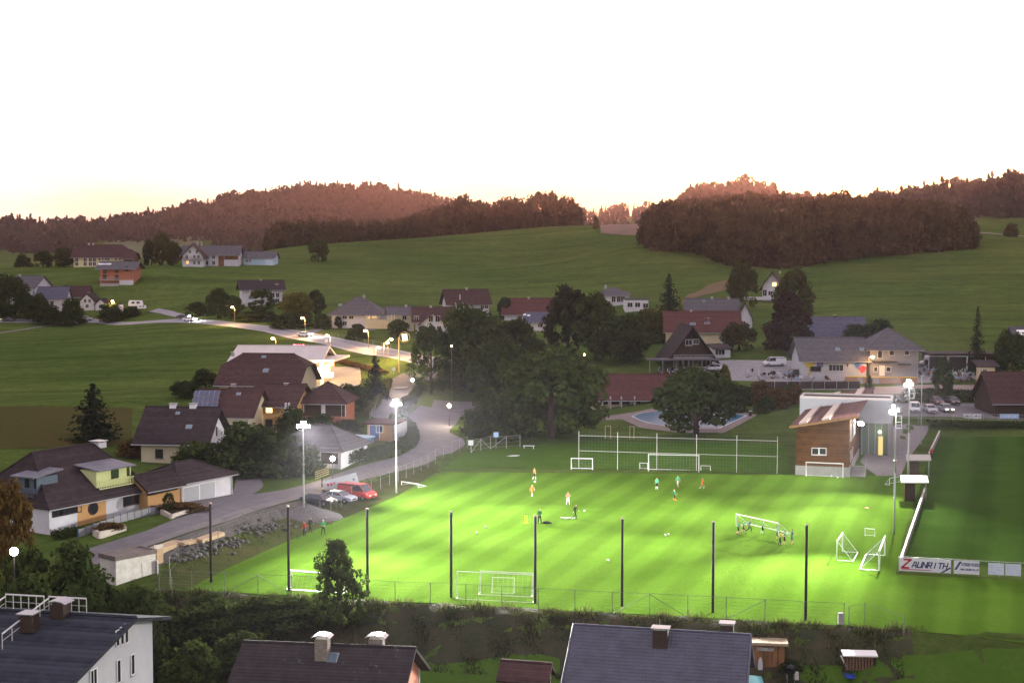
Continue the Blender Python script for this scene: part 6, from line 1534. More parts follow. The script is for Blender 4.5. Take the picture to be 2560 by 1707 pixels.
for x in (-w*.4,w*.4): MB().tube((x,0.1,-.3),(x,.1,z1),.06).build('post', STEEL, t)
for px, py, top, lb, c in ((826,915,886,'small cream road sign below the forecourt lamp',(.6,.55,.4)),(816,863,848,'small white sign at the main road verge',(.7,.7,.75)),(984,934,918,'small round road sign left of the ring sign pole',(.6,.6,.62)),(1177,1132,1100,'white notice sign on the fence corner',(.7,.72,.75)),(1240,1122,1080,'small blue white sign by the lawn shrubs',(.4,.6,.85))):
    p = gp(px, py); hh = at(px, top, p.y).z-p.z; t = thing('road_sign', lb, 'sign', p); MB().tube((0,0,-.2),(0,0,hh),.04).build('post', STEEL, t); MB().box(-.4,.4,-.07,-.041,hh-.8,hh).build('plate', nmat('plate_%d' % px, c, .6), t)
# painted speed zone on the street
p = gp(1002,969); b = MB(); b.prism([(1.55*math.cos(i*.314),2.2*math.sin(i*.314)) for i in range(20)], 0, .004); o = b.build('road_marking', M_LINE, None, False, p+Vector((0,0,.12)), R(-16)); struct(o)
b = MB(); stroke_text(b, '30', 1.6, .7, .2, Vector((-.85,-.8,.006)), Vector((1,0,0)), Vector((0,1,0)), 0, .004); put('numeral', b.mesh('numeral', M_ASPH), o)

# ------------------------------------------------------------------ vehicles
TYRE = nmat('tyre', (.015,.015,.016), .9); RIM = nmat('rim', (.4,.4,.42), .35, metal=.7); CGL = nmat('car_glass', (.02,.025,.032), .06, spec=.7)
HEAD = nmat('headlight_off', (.65,.65,.68), .15, spec=.7); TAILM = nmat('tail_light', (.30,.02,.02), .3); HEADON = emat('headlight_on', (1.0,.93,.82), 120); HEADON.cycles.emission_sampling = 'NONE'
HEADW = emat('headlight_warm', (1.0,.75,.42), 8); HEADW.cycles.emission_sampling = 'NONE'
def paint(name, c): m = nmat('paint_'+name, c, .28, spec=.6); return m
KIND = {
 'hatch': dict(L=4.2, W=1.78, body=[(-2.1,.32),(-2.1,.75),(-2.02,.98),(.75,.96),(1.7,.84),(2.08,.66),(2.1,.32)], cab=((-1.98,1.05),(-1.55,.30)), top=1.48),
 'saloon': dict(L=4.6, W=1.82, body=[(-2.3,.32),(-2.3,.80),(-2.2,.96),(.95,.93),(1.95,.82),(2.28,.64),(2.3,.32)], cab=((-1.75,1.15),(-1.0,.35)), top=1.42),
 'estate': dict(L=4.5, W=1.8, body=[(-2.25,.32),(-2.25,.80),(-2.2,.98),(.85,.95),(1.85,.84),(2.22,.66),(2.25,.32)], cab=((-2.12,1.1),(-1.75,.35)), top=1.47),
 'van': dict(L=5.0, W=1.95, body=[(-2.5,.35),(-2.5,.95),(-2.48,1.15),(1.45,1.12),(2.2,1.0),(2.48,.75),(2.5,.35)], cab=((-2.46,1.75),(-2.38,1.0)), top=1.98)}
_car = {}
def car_meshes(kind):
    if kind in _car: return _car[kind]
    K = KIND[kind]; W = K['W']/2; b = MB(); n = len(K['body'])
    ysec = [(-W,.93,.05),(-W+.07,1,0),(W-.07,1,0),(W,.93,.05)]
    for i, (y, f, dz) in enumerate(ysec):
        b.v += [(x*(f if abs(x) > 1.5 else 1), y, z-(dz if z > .5 else -dz)) for x, z in K['body']]
    for i in range(3):
        for j in range(n):
            a = i*n+j; c = i*n+(j+1)%n; b.f.append((a,c,c+n,a+n)); b.mi.append(0)
    b.f.append(tuple(range(n-1,-1,-1))); b.f.append(tuple(range(3*n,4*n))); b.mi += [0,0]
    (c0,c1),(t0_,t1_) = K['cab']; zb = .93 if kind != 'van' else 1.1; zt_ = K['top']; wb, wt = W-.06, W-.24 if kind != 'van' else W-.12
    g = MB().add([(c0,-wb,zb),(c1,-wb,zb),(c1,wb,zb),(c0,wb,zb),(t0_,-wt,zt_-.05),(t1_,-wt,zt_-.05),(t1_,wt,zt_-.05),(t0_,wt,zt_-.05)],[(0,3,2,1),(4,5,6,7),(0,1,5,4),(1,2,6,5),(2,3,7,6),(3,0,4,7)])
    r_ = MB().add([(t0_-.03,-wt-.03,zt_-.049),(t1_+.05,-wt-.03,zt_-.049),(t1_+.05,wt+.03,zt_-.049),(t0_-.03,wt+.03,zt_-.049),(t0_+.08,-wt+.08,zt_),(t1_-.05,-wt+.08,zt_),(t1_-.05,wt-.08,zt_),(t0_+.08,wt-.08,zt_)],[(0,3,2,1),(4,5,6,7),(0,1,5,4),(1,2,6,5),(2,3,7,6),(3,0,4,7)])
    pl = []
    for q in (-1,1):
        for (xa,xb) in ((c0,t0_),(c1,t1_),((c0+c1)/2-.1,(t0_+t1_)/2-.1)): pl.append(MB().tube((xa,q*(wb+.005),zb),(xb,q*(wt+.005),zt_-.04),.045,.04,5))
    if kind == 'van': pl += [MB().box(c0-.01,-.1,-wb-.012,-wb+.1,zb+.02,zt_-.2), MB().box(c0-.01,-.1,wb-.1,wb+.012,zb+.02,zt_-.2)]
    wh = MB().tube((0,-.1,0),(0,.1,0),.32,.32,14); ri = MB().tube((0,-.115,0),(0,.115,0),.2,.2,10)
    _car[kind] = (b, g, r_, pl, wh.mesh('wheel', TYRE), ri.mesh('rim', RIM), K)
    return _car[kind]
def car(px, py, hd, label, col, kind='hatch', on=None, cat='car', group=None, sc=1.0, P=None):
    b, g, r_, pl, wh, ri, K = car_meshes(kind); p = Vector(P) if P is not None else gp(px, py); p.z += .06
    t = thing('van' if kind == 'van' else 'car', label, cat, p, R(hd), group); t.scale = (sc,sc,sc); m = col
    b.build('body', m, t); g.build('window_glass', CGL, t); r_.build('roof_panel', m, t)
    for q_ in pl: q_.build('pillar', m, t)
    W = K['W']/2; L_ = K['L']/2
    for x in (-L_*.62, L_*.62):
        for y in (-W+.08, W-.08):
            w_ = put('wheel', wh, t, (x, y, .32)); put('rim', ri, w_)
    for q in (-1,1):
        MB().box(L_-.14,L_+.01,q*(W-.38)-.19,q*(W-.38)+.19,.60,.74 if on is not HEADON else .95).build('headlight', on or HEAD, t)
        MB().box(-L_-.01,-L_+.1,q*(W-.28)-.14,q*(W-.28)+.14,.68,.86).build('tail_light', TAILM, t)
    MB().box(L_-.02,L_+.02,-.45,.45,.42,.56).build('grille', TYRE, t)
    return t
gpark = 'cars parked by the pitch'
car(797,1262,-28,'dark grey car parked behind the gravel heap',paint('dark', (.035,.037,.045)),'saloon',group=gpark)
car(846,1255,-24,'silver blue car parked next to the dark one',paint('silver', (.36,.40,.50)),'saloon',group=gpark)
car(893,1247,-30,'red and white van parked nearest the pitch corner',paint('red', (.42,.025,.02)),'van',group=gpark,cat='van')
gr_ = 'cars in the car park by the clubhouse'
car(2287,1029,-100,'white car with blue plate at the left of the car park',paint('white', (.70,.71,.76)),'van',cat='car',group=gr_,sc=.86)
car(2325,1031,-92,'pale car second from the left in the car park',paint('grey', (.40,.41,.45)),'saloon',group=gr_)
car(2366,1030,-90,'grey car with its headlights on in the car park',paint('stone', (.24,.24,.27)),'estate',HEADW,group=gr_)
car(2343,1011,-90,'dark red car parked left of the columnar tree shade',paint('maroon', (.08,.012,.02)),'hatch',group=gr_)
car(2382,1011,-90,'darker maroon car parked behind the headlight car',paint('wine', (.06,.014,.018)),'estate',group=gr_)
car(2457,1010,-88,'white van parked alone at the right of the car park',MATS['paint_white'],'van',cat='van',group=gr_)
car(1781,927,170,'white car parked on the gravel yard',MATS['paint_white'],'hatch')
car(1936,915,185,'white van with a yellow mark parked in the yard',MATS['paint_white'],'van',cat='van')
car(1985,940,200,'dark pickup parked beside the mural wall',MATS['paint_dark'],'estate')
car(2328,915,180,'pale lorry cab beside the grey house',paint('pale', (.55,.55,.57)),'van',cat='van')
car(216,801,5,'silver car driving on the main road at left',paint('silver2', (.55,.56,.6)),'estate')
k1 = car(474,803,-28,'oncoming car with blazing headlights on the main road',MATS['paint_white'],'saloon',HEADON)
k2 = car(458,797,-14,'second oncoming car close behind the blazing headlights',MATS['paint_dark'],'saloon',HEADON)
k3 = car(762,842,-32,'white car with headlights on beside the road bend',MATS['paint_white'],'saloon',HEADON)
car(20,803,180,'dark car at the left end of the main road',MATS['paint_dark'],'saloon',HEADW)
for k, pw in ((k1,500),(k2,300),(k3,350)):
    f = Vector((math.cos(k.rotation_euler.z), math.sin(k.rotation_euler.z), 0)); q = k.location+f*2.9+Vector((0,0,.8)); lamp('SPOT','headlight_beam',q,pw*8,(1,.92,.8),.3,q+f*12-Vector((0,0,1.0)),80,.8)
# caravans
for px, py, lb, s_ in ((340,768,'white caravan parked above the main road',1.0),(355,773,'smaller white boat trailer beside the caravan',.6)):
    p = gp(px, py); t = thing('caravan', lb, 'caravan', p, R(8)); t.scale = (s_,s_,s_)
    MB().ext([(-2.6,.5),(2.3,.5),(2.6,1.3),(2.2,2.5),(-2.3,2.6),(-2.7,1.5)],'y',-1.05,1.05).build('body', MATS['paint_white'], t); MB().box(-1.5,-.4,-1.09,-1.051,1.4,2.1).build('window', CGL, t); MB().box(.3,1.5,-1.09,-1.051,1.4,2.1).build('window', CGL, t)
    for y in (-.95,.95): MB().tube((0,y-.08,.32),(0,y+.08,.32),.32,.32,12).build('wheel', TYRE, t)
    MB().tube((2.5,0,.55),(3.8,0,.5),.05).build('drawbar', STEEL, t)
# banner trailer and lifting gear by the street
p = gp(852,1232); t = thing('banner_trailer', 'trailer carrying a tilted white lettered banner panel', 'trailer', p, R(30))
MB().box(-2.4,2.4,-.6,.6,.45,.6).build('bed', TRIMD, t)
for x in (-.6,.6):
    for y in (-.7,.7): MB().tube((x,y-.08,.3),(x,y+.08,.3),.3,.3,10).build('wheel', TYRE, t)
pn = MB().slab([(-2.4,-.7,.7),(2.4,-.7,1.0),(2.4,.5,2.5),(-2.4,.5,1.6)],.08).build('banner', nmat('banner_grey', (.33,.35,.37), .7, var=.1, scale=2), t)
for k in range(9): x = -2.0+.45*k; MB().slab([(x,-.35,1.08+.06*k*.5+.05),(x+.28,-.35,1.10+.06*k*.5+.05),(x+.3,-.05,1.42+.08*k*.6),(x+.02,-.05,1.38+.08*k*.6)],.02).build('letter_block', BR if k < 3 else BN, t)
p = gp(805,1218); t = thing('lifting_gear', 'yellowish folded lifting frame standing by the street', 'lifting frame', p, R(20))
MB().tube((0,0,-.1),(0,0,1.2),.09).build('stand', TRIMD, t)
for i in range(4): MB().tube((-.9,0,1.2+.28*i),(1.0,.2,1.75+.28*i),.05).build('arm', nmat('old_yellow', (.45,.38,.16), .7), t)
MB().sphere((1.1,.2,2.75),.14,8,6).build('hook', MATS['old_yellow'], t)

# ------------------------------------------------------------------ people
SKIN = nmat('skin', (.55,.33,.24), .6)
def body_mesh(lh, rh, lk, rk, la, ra, lean=0.0):
    """limb targets (x right, y forward is -y). lh/rh knee offsets, lk/rk ankles, la/ra (elbow, wrist)"""
    V = []; E = []; Rr = []; lab = []
    def v(p, r): V.append(p); Rr.append(r); return len(V)-1
    def e(a, b, l): E.append((a, b)); lab.append(l)
    pe = v((0,0,.95),(.135,.10)); sp = v((0,-lean*.3,1.15),(.125,.09)); ch = v((0,-lean*.7,1.36),(.155,.10)); ne = v((0,-lean,1.50),(.055,.055)); hb = v((0,-lean-.01,1.58),(.07,.08)); hm = v((0,-lean-.015,1.66),(.085,.10)); ht = v((0,-lean,1.75),(.06,.07))
    e(pe,sp,1); e(sp,ch,1); e(ch,ne,1); e(ne,hb,0); e(hb,hm,0); e(hm,ht,5)
    no = v((0,-lean-.135,1.635),(.014,.014)); e(hm,no,0)
    for s_ in (-1,1): ea = v((s_*.10,-lean+.01,1.645),(.016,.02)); e(hm,ea,0)
    for s_, kn, an in ((-1,lh,lk),(1,rh,rk)):
        hp = v((s_*.09,0,.90),(.095,.095)); k_ = v(kn,(.062,.062)); cf = v(tuple((a*.6+b*.4) for a, b in zip(kn,an)),(.058,.058)); a_ = v(an,(.036,.038)); to = v((an[0]*1.05,an[1]-.17,max(.035,an[2]-.06)),(.035,.028))
        e(pe,hp,2); e(hp,k_,2); e(k_,cf,3); e(cf,a_,3); e(a_,to,4)
    for s_, (el, wr) in ((-1,la),(1,ra)):
        sh_ = v((s_*.175,-lean*.8,1.42),(.065,.065)); e_ = v(el,(.042,.042)); w_ = v(wr,(.028,.026)); d = Vector(wr)-Vector(el); d.normalize(); hd_ = v(tuple(Vector(wr)+d*.08),(.036,.02))
        e(ch,sh_,1); e(sh_,e_,1); e(e_,w_,6); e(w_,hd_,0)
        sd = d.cross(Vector((0,0,1))); sd = sd.normalized() if sd.length > .1 else Vector((0,1,0))
        for k in range(4):
            f1 = v(tuple(Vector(V[hd_])+d*.045+sd*(.018*(k-1.5))),(.009,.009)); f2 = v(tuple(Vector(V[f1])+d*(.035-.006*abs(k-1))+Vector((0,-.012,0))),(.008,.008)); e(hd_,f1,0); e(f1,f2,0)
        th = v(tuple(Vector(wr)+d*.05+sd*.045),(.010,.010)); e(w_,th,0)
    me = bpy.data.meshes.new('body'); me.from_pydata(V, E, []); o = bpy.data.objects.new('body', me); C.objects.link(o)
    o.modifiers.new('s','SKIN'); sv = me.skin_vertices[0].data
    for i, r_ in enumerate(Rr): sv[i].radius = r_
    sv[0].use_root = True
    sb = o.modifiers.new('d','SUBSURF'); sb.levels = 1; sb.render_levels = 1
    dg = bpy.context.evaluated_depsgraph_get(); m2 = bpy.data.meshes.new_from_object(o.evaluated_get(dg)); bpy.data.objects.remove(o)
    A = np.array([V[a] for a, b in E]); B = np.array([V[b] for a, b in E]); lab = np.array(lab)
    n = len(m2.polygons); cc = np.empty(n*3); m2.polygons.foreach_get('center', cc); cc = cc.reshape(-1,3); AB = B-A; idx = np.zeros(n, int)
    for i in range(n):
        t_ = np.clip(((cc[i]-A)*AB).sum(1)/((AB*AB).sum(1)+1e-9),0,1); dd = np.linalg.norm(cc[i]-(A+AB*t_[:,None]), axis=1); idx[i] = lab[dd.argmin()]
        if cc[i][2] > 1.62 and cc[i][1] > -.02-lean: idx[i] = 5
        if 1 == idx[i] and cc[i][2] < .98: idx[i] = 2
    m2.polygons.foreach_set('material_index', idx); m2.polygons.foreach_set('use_smooth', [True]*n)
    return m2
POSE = {
 'stand': body_mesh((-.10,-.02,.50),(.11,-.01,.50),(-.11,.02,.09),(.13,.02,.09),((-.25,.02,1.17),(-.24,-.08,.93)),((.25,.02,1.17),(.24,-.08,.93))),
 'wide': body_mesh((-.15,-.03,.50),(.16,-.02,.50),(-.20,.02,.09),(.22,.02,.09),((-.30,.04,1.20),(-.16,-.16,1.08)),((.30,.04,1.20),(.16,-.16,1.08))),
 'walk': body_mesh((-.09,-.17,.52),(.10,.05,.50),(-.09,-.22,.10),(.10,.34,.14),((-.25,.12,1.18),(-.24,.12,.94)),((.25,-.12,1.20),(.22,-.30,1.05)),.05),
 'run': body_mesh((-.09,-.32,.60),(.10,.08,.50),(-.09,-.18,.22),(.10,.48,.30),((-.26,.22,1.22),(-.20,.10,1.02)),((.26,-.20,1.24),(.16,-.36,1.28)),.12),
 'carry': body_mesh((-.12,-.10,.51),(.12,.06,.50),(-.12,-.08,.09),(.12,.24,.10),((-.22,-.22,1.22),(-.16,-.45,1.18)),((.22,-.22,1.22),(.16,-.45,1.18)),.08)}
HAIR = {'dark': nmat('hair_dark', (.03,.02,.015), .8), 'fair': nmat('hair_fair', (.30,.20,.09), .8), 'white': nmat('cap_white', (.75,.75,.75), .7), 'grey': nmat('hair_grey', (.35,.33,.30), .8)}
CLO = {k: nmat('cloth_'+k, c, .85, var=.2, scale=6) for k, c in dict(orange=(.70,.16,.03), pink=(.72,.22,.18), green=(.04,.36,.12), mint=(.10,.50,.26), black=(.012,.012,.014), dgreen=(.01,.14,.06), yellow=(.75,.55,.02), red=(.50,.025,.02), white=(.72,.72,.72), navy=(.02,.03,.09), teal=(.01,.16,.13), blue=(.12,.26,.42)).items()}
def person(px, py, pose, face, label, shirt, shorts, shin=None, fore=None, hair='dark', hgt=1.75, shoe='black', P=None, group=None):
    """face: heading in degrees, 0 looks at the viewer"""
    p = Vector(P) if P is not None else gp(px, py); o = put('person', POSE[pose], None, p+Vector((0,0,.03)), R(face)); k = hgt/1.77; o.scale = (k,k,k)
    ms = [SKIN, CLO[shirt], CLO[shorts], CLO[shin] if shin else SKIN, CLO[shoe], HAIR[hair], CLO[fore] if fore else SKIN]
    me = POSE[pose]
    while len(me.materials) < 7: me.materials.append(SKIN)
    for i, m in enumerate(ms): o.material_slots[i].link = 'OBJECT'; o.material_slots[i].material = m
    return tag(o, label, 'person', group)
gpl = 'players training on the pitch'
person(1336,1200,'walk',150,'player in orange bib with a ball at the far left','orange','black','white',None,'fair',1.7,group=gpl)
person(1330,1243,'walk',30,'player in orange bib jogging left of the pink one','orange','orange','white',None,'dark',1.68,group=gpl)
person(1420,1263,'wide',170,'player in pink bib and white shorts near the coaches','pink','white','white',None,'fair',1.72,'white',group=gpl)
person(1642,1225,'stand',160,'player in pale green shirt left of the far goal pair','mint','black','white',None,'fair',1.7,group=gpl)
person(1695,1219,'walk',200,'player in pale green shirt running in front of the far goal','mint','white',None,None,'fair',1.7,group=gpl)
person(1755,1226,'run',120,'player in orange bib right of the two pale green ones','orange','orange','white',None,'fair',1.65,group=gpl)
person(1687,1256,'run',220,'player in dark green shirt with an orange sleeve nearest the far group','dgreen','black','orange','orange','fair',1.7,group=gpl)
person(1349,1310,'wide',20,'coach in green top and black trousers beside the fifth pole','dgreen','black','black','dgreen','dark',1.82,group='coaches')
person(1438,1298,'walk',60,'coach all in black walking past a row of balls','black','black','black','black','dark',1.82,group='coaches')
person(808,1338,'wide',20,'man in green jacket and white cap watching beside the left mast','green','black','black','green','white',1.8)
person(761,1341,'stand',-30,'person in red top and dark trousers at the foot of the left mast','red','navy','black','red','dark',1.72)
person(775,1332,'walk',70,'person all in black talking to the one in red','black','black','black','black','fair',1.78)
person(2328,1148,'stand',190,'person in red jacket standing behind the farther dugout','red','black','black','red','dark',1.75)
gb = 'boys carrying the goal'
person(1845,1337,'carry',70,'boy in mint shirt at the far left post of the carried goal','mint','black',None,None,'fair',1.6,group=gb)
person(1858,1334,'walk',75,'boy in mint shirt second at the far end of the carried goal','mint','black',None,None,'fair',1.6,group=gb)
person(1873,1333,'run',80,'boy in blue shirt striding inside the carried goal','blue','navy','navy',None,'dark',1.62,group=gb)
person(1906,1336,'carry',80,'boy in mint shirt behind the middle of the carried goal','mint','black','white',None,'fair',1.6,group=gb)
person(1943,1350,'stand',90,'boy half hidden behind the near post of the carried goal','mint','black',None,None,'dark',1.6,group=gb)
person(1950,1364,'carry',75,'boy in yellow shirt at the near end of the carried goal','yellow','black','black',None,'dark',1.6,group=gb)
person(1961,1363,'carry',80,'boy in bright green shirt next to the yellow one','green','black',None,None,'dark',1.62,group=gb)
person(1979,1361,'carry',85,'boy in dark teal kit walking ahead of the carried goal','teal','teal',None,None,'dark',1.68,group=gb)
# balls and small training kit
BALL = MB().sphere((0,0,.11),.13,10,8).mesh('ball', nmat('ball_white', (.85,.85,.85), .5, scale=9, col2=(.5,.5,.52)), True)
balls = [(1337,1206,'ball at the feet of the far left orange player'),(1191,1334,'left ball of two lying on the open turf'),(1214,1320,'right ball of two lying on the open turf'),(1461,1279,'ball right of the black clad coach'),(1663,1340,'left ball of the close pair on the right'),(1671,1338,'right ball of the close pair on the right'),(1520,1404,'single ball left of the sixth pole'),
         (2079,1192,'ball inside the clubhouse goal'),(2094,1196,'ball before the clubhouse goal post')]
balls += [(1404+5.2*i, 1297+.4*(i%3), 'ball in the row beside the black clad coach, %s from the left' % ords[i]) for i in range(7)]
for x, y, lb in balls: o = put('ball', BALL, None, gp(x, y)+Vector((0,0,.04)), x); tag(o, lb, 'ball', 'footballs on the pitch')
for x, lb in ((1312,'left of two yellow slalom poles near the fifth pole'),(1318,'right of two yellow slalom poles near the fifth pole')):
    t = thing('slalom_pole', lb, 'training pole', gp(x,1308)); MB().tube((0,0,0),(0,0,1.0),.045).build('pole', nmat('yellow_plastic', (.8,.6,.02), .5), t); MB().tube((0,0,-.02),(0,0,.06),.2,.16,10).build('foot', MATS['yellow_plastic'], t)
p = gp(1366,1309); t = thing('ball_bag', 'dark sack lying beside the green topped coach', 'bag', p); MB().sphere((0,0,.14),.5,10,6,0,(1,.5,.4)).sphere((.45,0,.1),.2,8,6,0,(1,.6,.6)).build('sack', CLO['black'], t, True); MB().tube((-.45,0,.15),(-.75,.1,.05),.03).build('cord', CLO['black'], t)
p = gp(2167,1271); t = thing('marker', 'orange flat marker lying near the right touchline', 'marker', p); MB().tube((0,0,0),(0,0,.12),.32,.22,12).build('cone', nmat('orange_plastic', (.8,.22,.03), .5), t); MB().tube((0,0,.12),(0,0,.16),.1,.1,8).build('rim', MATS['orange_plastic'], t)
p = gp(1322,1121); t = thing('bench', 'white bench at the grassy rise left of the far goals', 'bench', p, R(-3)); MB().box(-.95,.95,-.2,.2,.42,.5).build('seat', ALU, t)
for x in (-.75,.75): MB().box(x-.06,x+.06,-.18,.18,-.1,.42).build('leg', ALU, t)
t = thing('pole_bundle', 'loose pale poles lying on the grass below the bench', 'poles', gp(1275,1140), 0)
for i in range(4): MB().tube((-1.2+.2*i,-.5+.35*i,.06),(1.1+.15*i,-.3+.3*i,.06),.04).build('pole', MATS['pale_post'], t)
# play frame on the lawn behind the tall net
t = thing('swing_frame', 'wooden swing frame on the lawn before the pool', 'swing', gp(1560,1096), R(-5))
for x in (-3.2,-2.3,1.0,1.7): MB().tube((x,0,-.2),(x,0,2.2),.07).build('post', nmat('weathered_wood', (.30,.25,.17), .9), t)
for x0_,x1_ in ((-3.2,-2.3),(1.0,1.7)): MB().tube((x0_,0,2.15),(x1_,0,2.15),.06).build('beam', MATS['weathered_wood'], t)
MB().box(.6,1.8,-.2,.2,2.25,2.5).build('cabin', TRIMD, t)
for px, py, lb in ((1435,1030,'left blue tarpaulin lying on the pool lawn'),(1495,1032,'right blue tarpaulin lying on the pool lawn')):
    p = gp(px, py); b = MB(); b.prism([(-1.1,-1.2),(1.3,-.9),(1.8,1.4),(-.4,1.0)], .03, .10); tag(b.build('tarpaulin', nmat('blue_tarp', (.06,.28,.62), .5, var=.2, scale=2), None, False, p), lb, 'tarpaulin')
p = gp(1876,1040); t = thing('waste_bin', 'dark litter bin at the corner of the pool', 'bin', p); MB().tube((0,0,0),(0,0,.9),.3,.36,10).build('barrel', TRIMD, t); MB().tube((0,0,.9),(0,0,1.0),.4,.36,10).build('lid', STEEL, t)
p = gp(1880,1100)
ribbon('garden_path', [(1850,1010),(1890,1002),(1930,990),(1910,975),(1880,965)], 1.2, nmat('orange_gravel', (.42,.24,.07), .9, var=.3, scale=1), .08, 1.5)

# ------------------------------------------------------------------ building site strip by the street
pcn = gp(290,1463)
cn = House('container', 'white flat roofed container hut beside the stacked lumber', 'container', 290,1463,0,2.6,0,0,'flat',50,nmat('stained_white', (.62,.60,.55), .8, scale=1.5, col2=(.46,.44,.40)),nmat('container_roof', (.17,.14,.13), .9, var=.3, scale=1),.12,L=4.6,h=2.4,rise=.1,P=pcn,corner=True,found=.8)
cn.door('r', 386, 1425, .9, 1.9, STEEL)
def lumber(px0, py0, px1, py1, nw, nh, label, pw=.22, ph=.11):
    p = gp(px0, py0); q = gp(px1, py1); d = q-p; L_ = d.length; t = thing('lumber_stack', label, 'lumber', p, math.atan2(d.y,d.x))
    m = [nmat('fresh_board', (.50,.35,.20), .8, var=.15, scale=2), nmat('pale_board', (.42,.31,.20), .8, var=.2, scale=2)]
    me = [MB().box(0,L_,0,pw*.96,0,ph*.93).mesh('plank', k) for k in m]
    for j in range(nh):
        for i in range(nw): put('plank', me[(i*3+j)%2], t, (rnd.uniform(-.15,.15), i*pw, .18+j*ph))
    for x in (L_*.2,L_*.8): MB().box(x-.06,x+.06,-.05,nw*pw+.05,-.15,.175).build('bearer', TRIMD, t)
    return t
lumber(386,1396,462,1358,7,6,'large lumber stack beside the white container')
lumber(462,1368,500,1358,5,3,'small low lumber stack in the middle')
lumber(506,1362,562,1340,5,4,'far lumber stack behind the first dark pole')
t = thing('wrapped_boards', 'upright wrapped board bundle at the end of the big lumber stack', 'boards', gp(396,1408), R(45)); MB().box(-.5,.5,-.12,.12,-.2,1.9).build('sheet', nmat('wrap', (.55,.50,.44), .6, var=.2, scale=3), t); MB().box(-.3,.4,-.22,-.125,-.2,1.5).build('sheet', MATS['fresh_board'], t)
def rocks(n, poly, rmin, rmax, mats, name, label):
    V = []; Q = []; P_ = [gp(*p) for p in poly]; A = np.array([tuple(p)[:2] for p in P_]); k = 0
    ico = bmesh.new(); bmesh.ops.create_icosphere(ico, subdivisions=1, radius=1); bv = np.array([v.co[:] for v in ico.verts]); bf = np.array([[v.index for v in f.verts] for f in ico.faces]); ico.free()
    Vs = []; Fs = []; o_ = 0
    q = resample(A, 60)
    for i in range(n):
        c = q[int(rng.integers(60))]+rng.normal(size=2)*np.array([.9,.9]); r_ = rng.uniform(rmin, rmax)**1.0; z = zmesh(*c)
        v = bv*(1+rng.normal(size=(len(bv),1))*.18)*r_*rng.uniform(.6,1.3,3); v[:,2] *= .75; a = rng.random()*6.28; ca, sa = math.cos(a), math.sin(a)
        v = np.stack([v[:,0]*ca-v[:,1]*sa+c[0], v[:,0]*sa+v[:,1]*ca+c[1], v[:,2]+z+r_*.25+.1*rng.random()], 1); Vs.append(v); Fs.append(bf+o_); o_ += len(bv)
    o = put(name, np_mesh(name, np.concatenate(Vs), np.concatenate(Fs), mats)); return tag(o, label, 'rubble', None, 'stuff')
ROCK = nmat('rubble_stone', (.125,.12,.12), .9, scale=.9, col2=(.045,.045,.038), bump=.4)
rocks(110, [(420,1412),(480,1388),(560,1360),(600,1352)], .10, .40, ROCK, 'rubble', 'heap of broken stones beside the lumber stacks')
rocks(80, [(612,1335),(650,1322),(690,1315),(720,1312)], .10, .36, ROCK, 'rubble', 'second heap of broken stones below the street')
# gravel heap
p = gp(765,1292); n_ = 26; V = []
for j in range(n_):
    for i in range(n_):
        x = (i/(n_-1)-.5)*9; y = (j/(n_-1)-.5)*6; r_ = math.hypot(x/4.4, y/2.9); z = 1.5*max(0, 1-r_)**.9+.12*math.sin(x*3)*math.cos(y*4)*max(0,1-r_); V.append((x,y,z if r_ < 1 else -.4))
k = np.arange(n_*n_).reshape(n_,n_); o = put('gravel_heap', np_mesh('gravel_heap', np.array(V), np.stack([k[:-1,:-1].ravel(),k[:-1,1:].ravel(),k[1:,1:].ravel(),k[1:,:-1].ravel()],1), nmat('heap_gravel', (.19,.18,.18), .95, scale=6, col2=(.09,.085,.085), bump=.8, bscale=14)), None, p, R(20)); tag(o, 'rounded gravel heap behind the left floodlight mast', 'gravel heap')
# planters and panel fence along the bungalow
STONE = nmat('planter_stone', (.55,.49,.42), .9, scale=2, col2=(.42,.37,.32))
def planter(pts, label, bush):
    P_ = [gp(*q) for q in pts]; c = sum(P_, Vector())/len(P_); t = thing('planter', label, 'planter', c); pl = [Vector((q.x-c.x, q.y-c.y)) for q in P_]; z = 0
    for a, b_ in zip(pl, pl[1:]+pl[:1]):
        d = b_-a; MB().cbox(((a.x+b_.x)/2,(a.y+b_.y)/2,.2),(d.length+.25,.3,.75),math.atan2(d.y,d.x)).build('wall_stone', STONE, t)
    MB().prism([(q.x*.92,q.y*.92) for q in pl],-.2,.42).build('soil', nmat('soil', (.05,.032,.022), .95, var=.4, scale=3), t)
    V = deciduous(26,40,.07,p_bush,.02,br=(.16,.3)); s_ = max(q.length for q in pl)
    me = np_mesh('plants', V*np.array([s_*1.2,s_*.9,.7])+np.array([0,0,.35]), qfaces(V), LF_AUT); put('plants', me, t)
    return t
planter([(405,1285),(428,1296),(478,1280),(482,1270),(450,1272)], 'stone planter with a small tree beside the garage drive', True)
planter([(236,1338),(248,1347),(312,1326),(306,1316)], 'stone planter in the grass before the bungalow', False)
tree('loose',422,1284,1230,34,'little tree growing in the stone planter',LF_DARK)
Q = resample(np.array([tuple(gp(*q))[:2] for q in [(196,1345),(250,1325),(310,1305),(360,1292),(405,1282)]]), 13); t = thing('panel_fence', 'grey panel fence with blue posts along the bungalow', 'fence', (Q[0][0],Q[0][1],zmesh(*Q[0])))
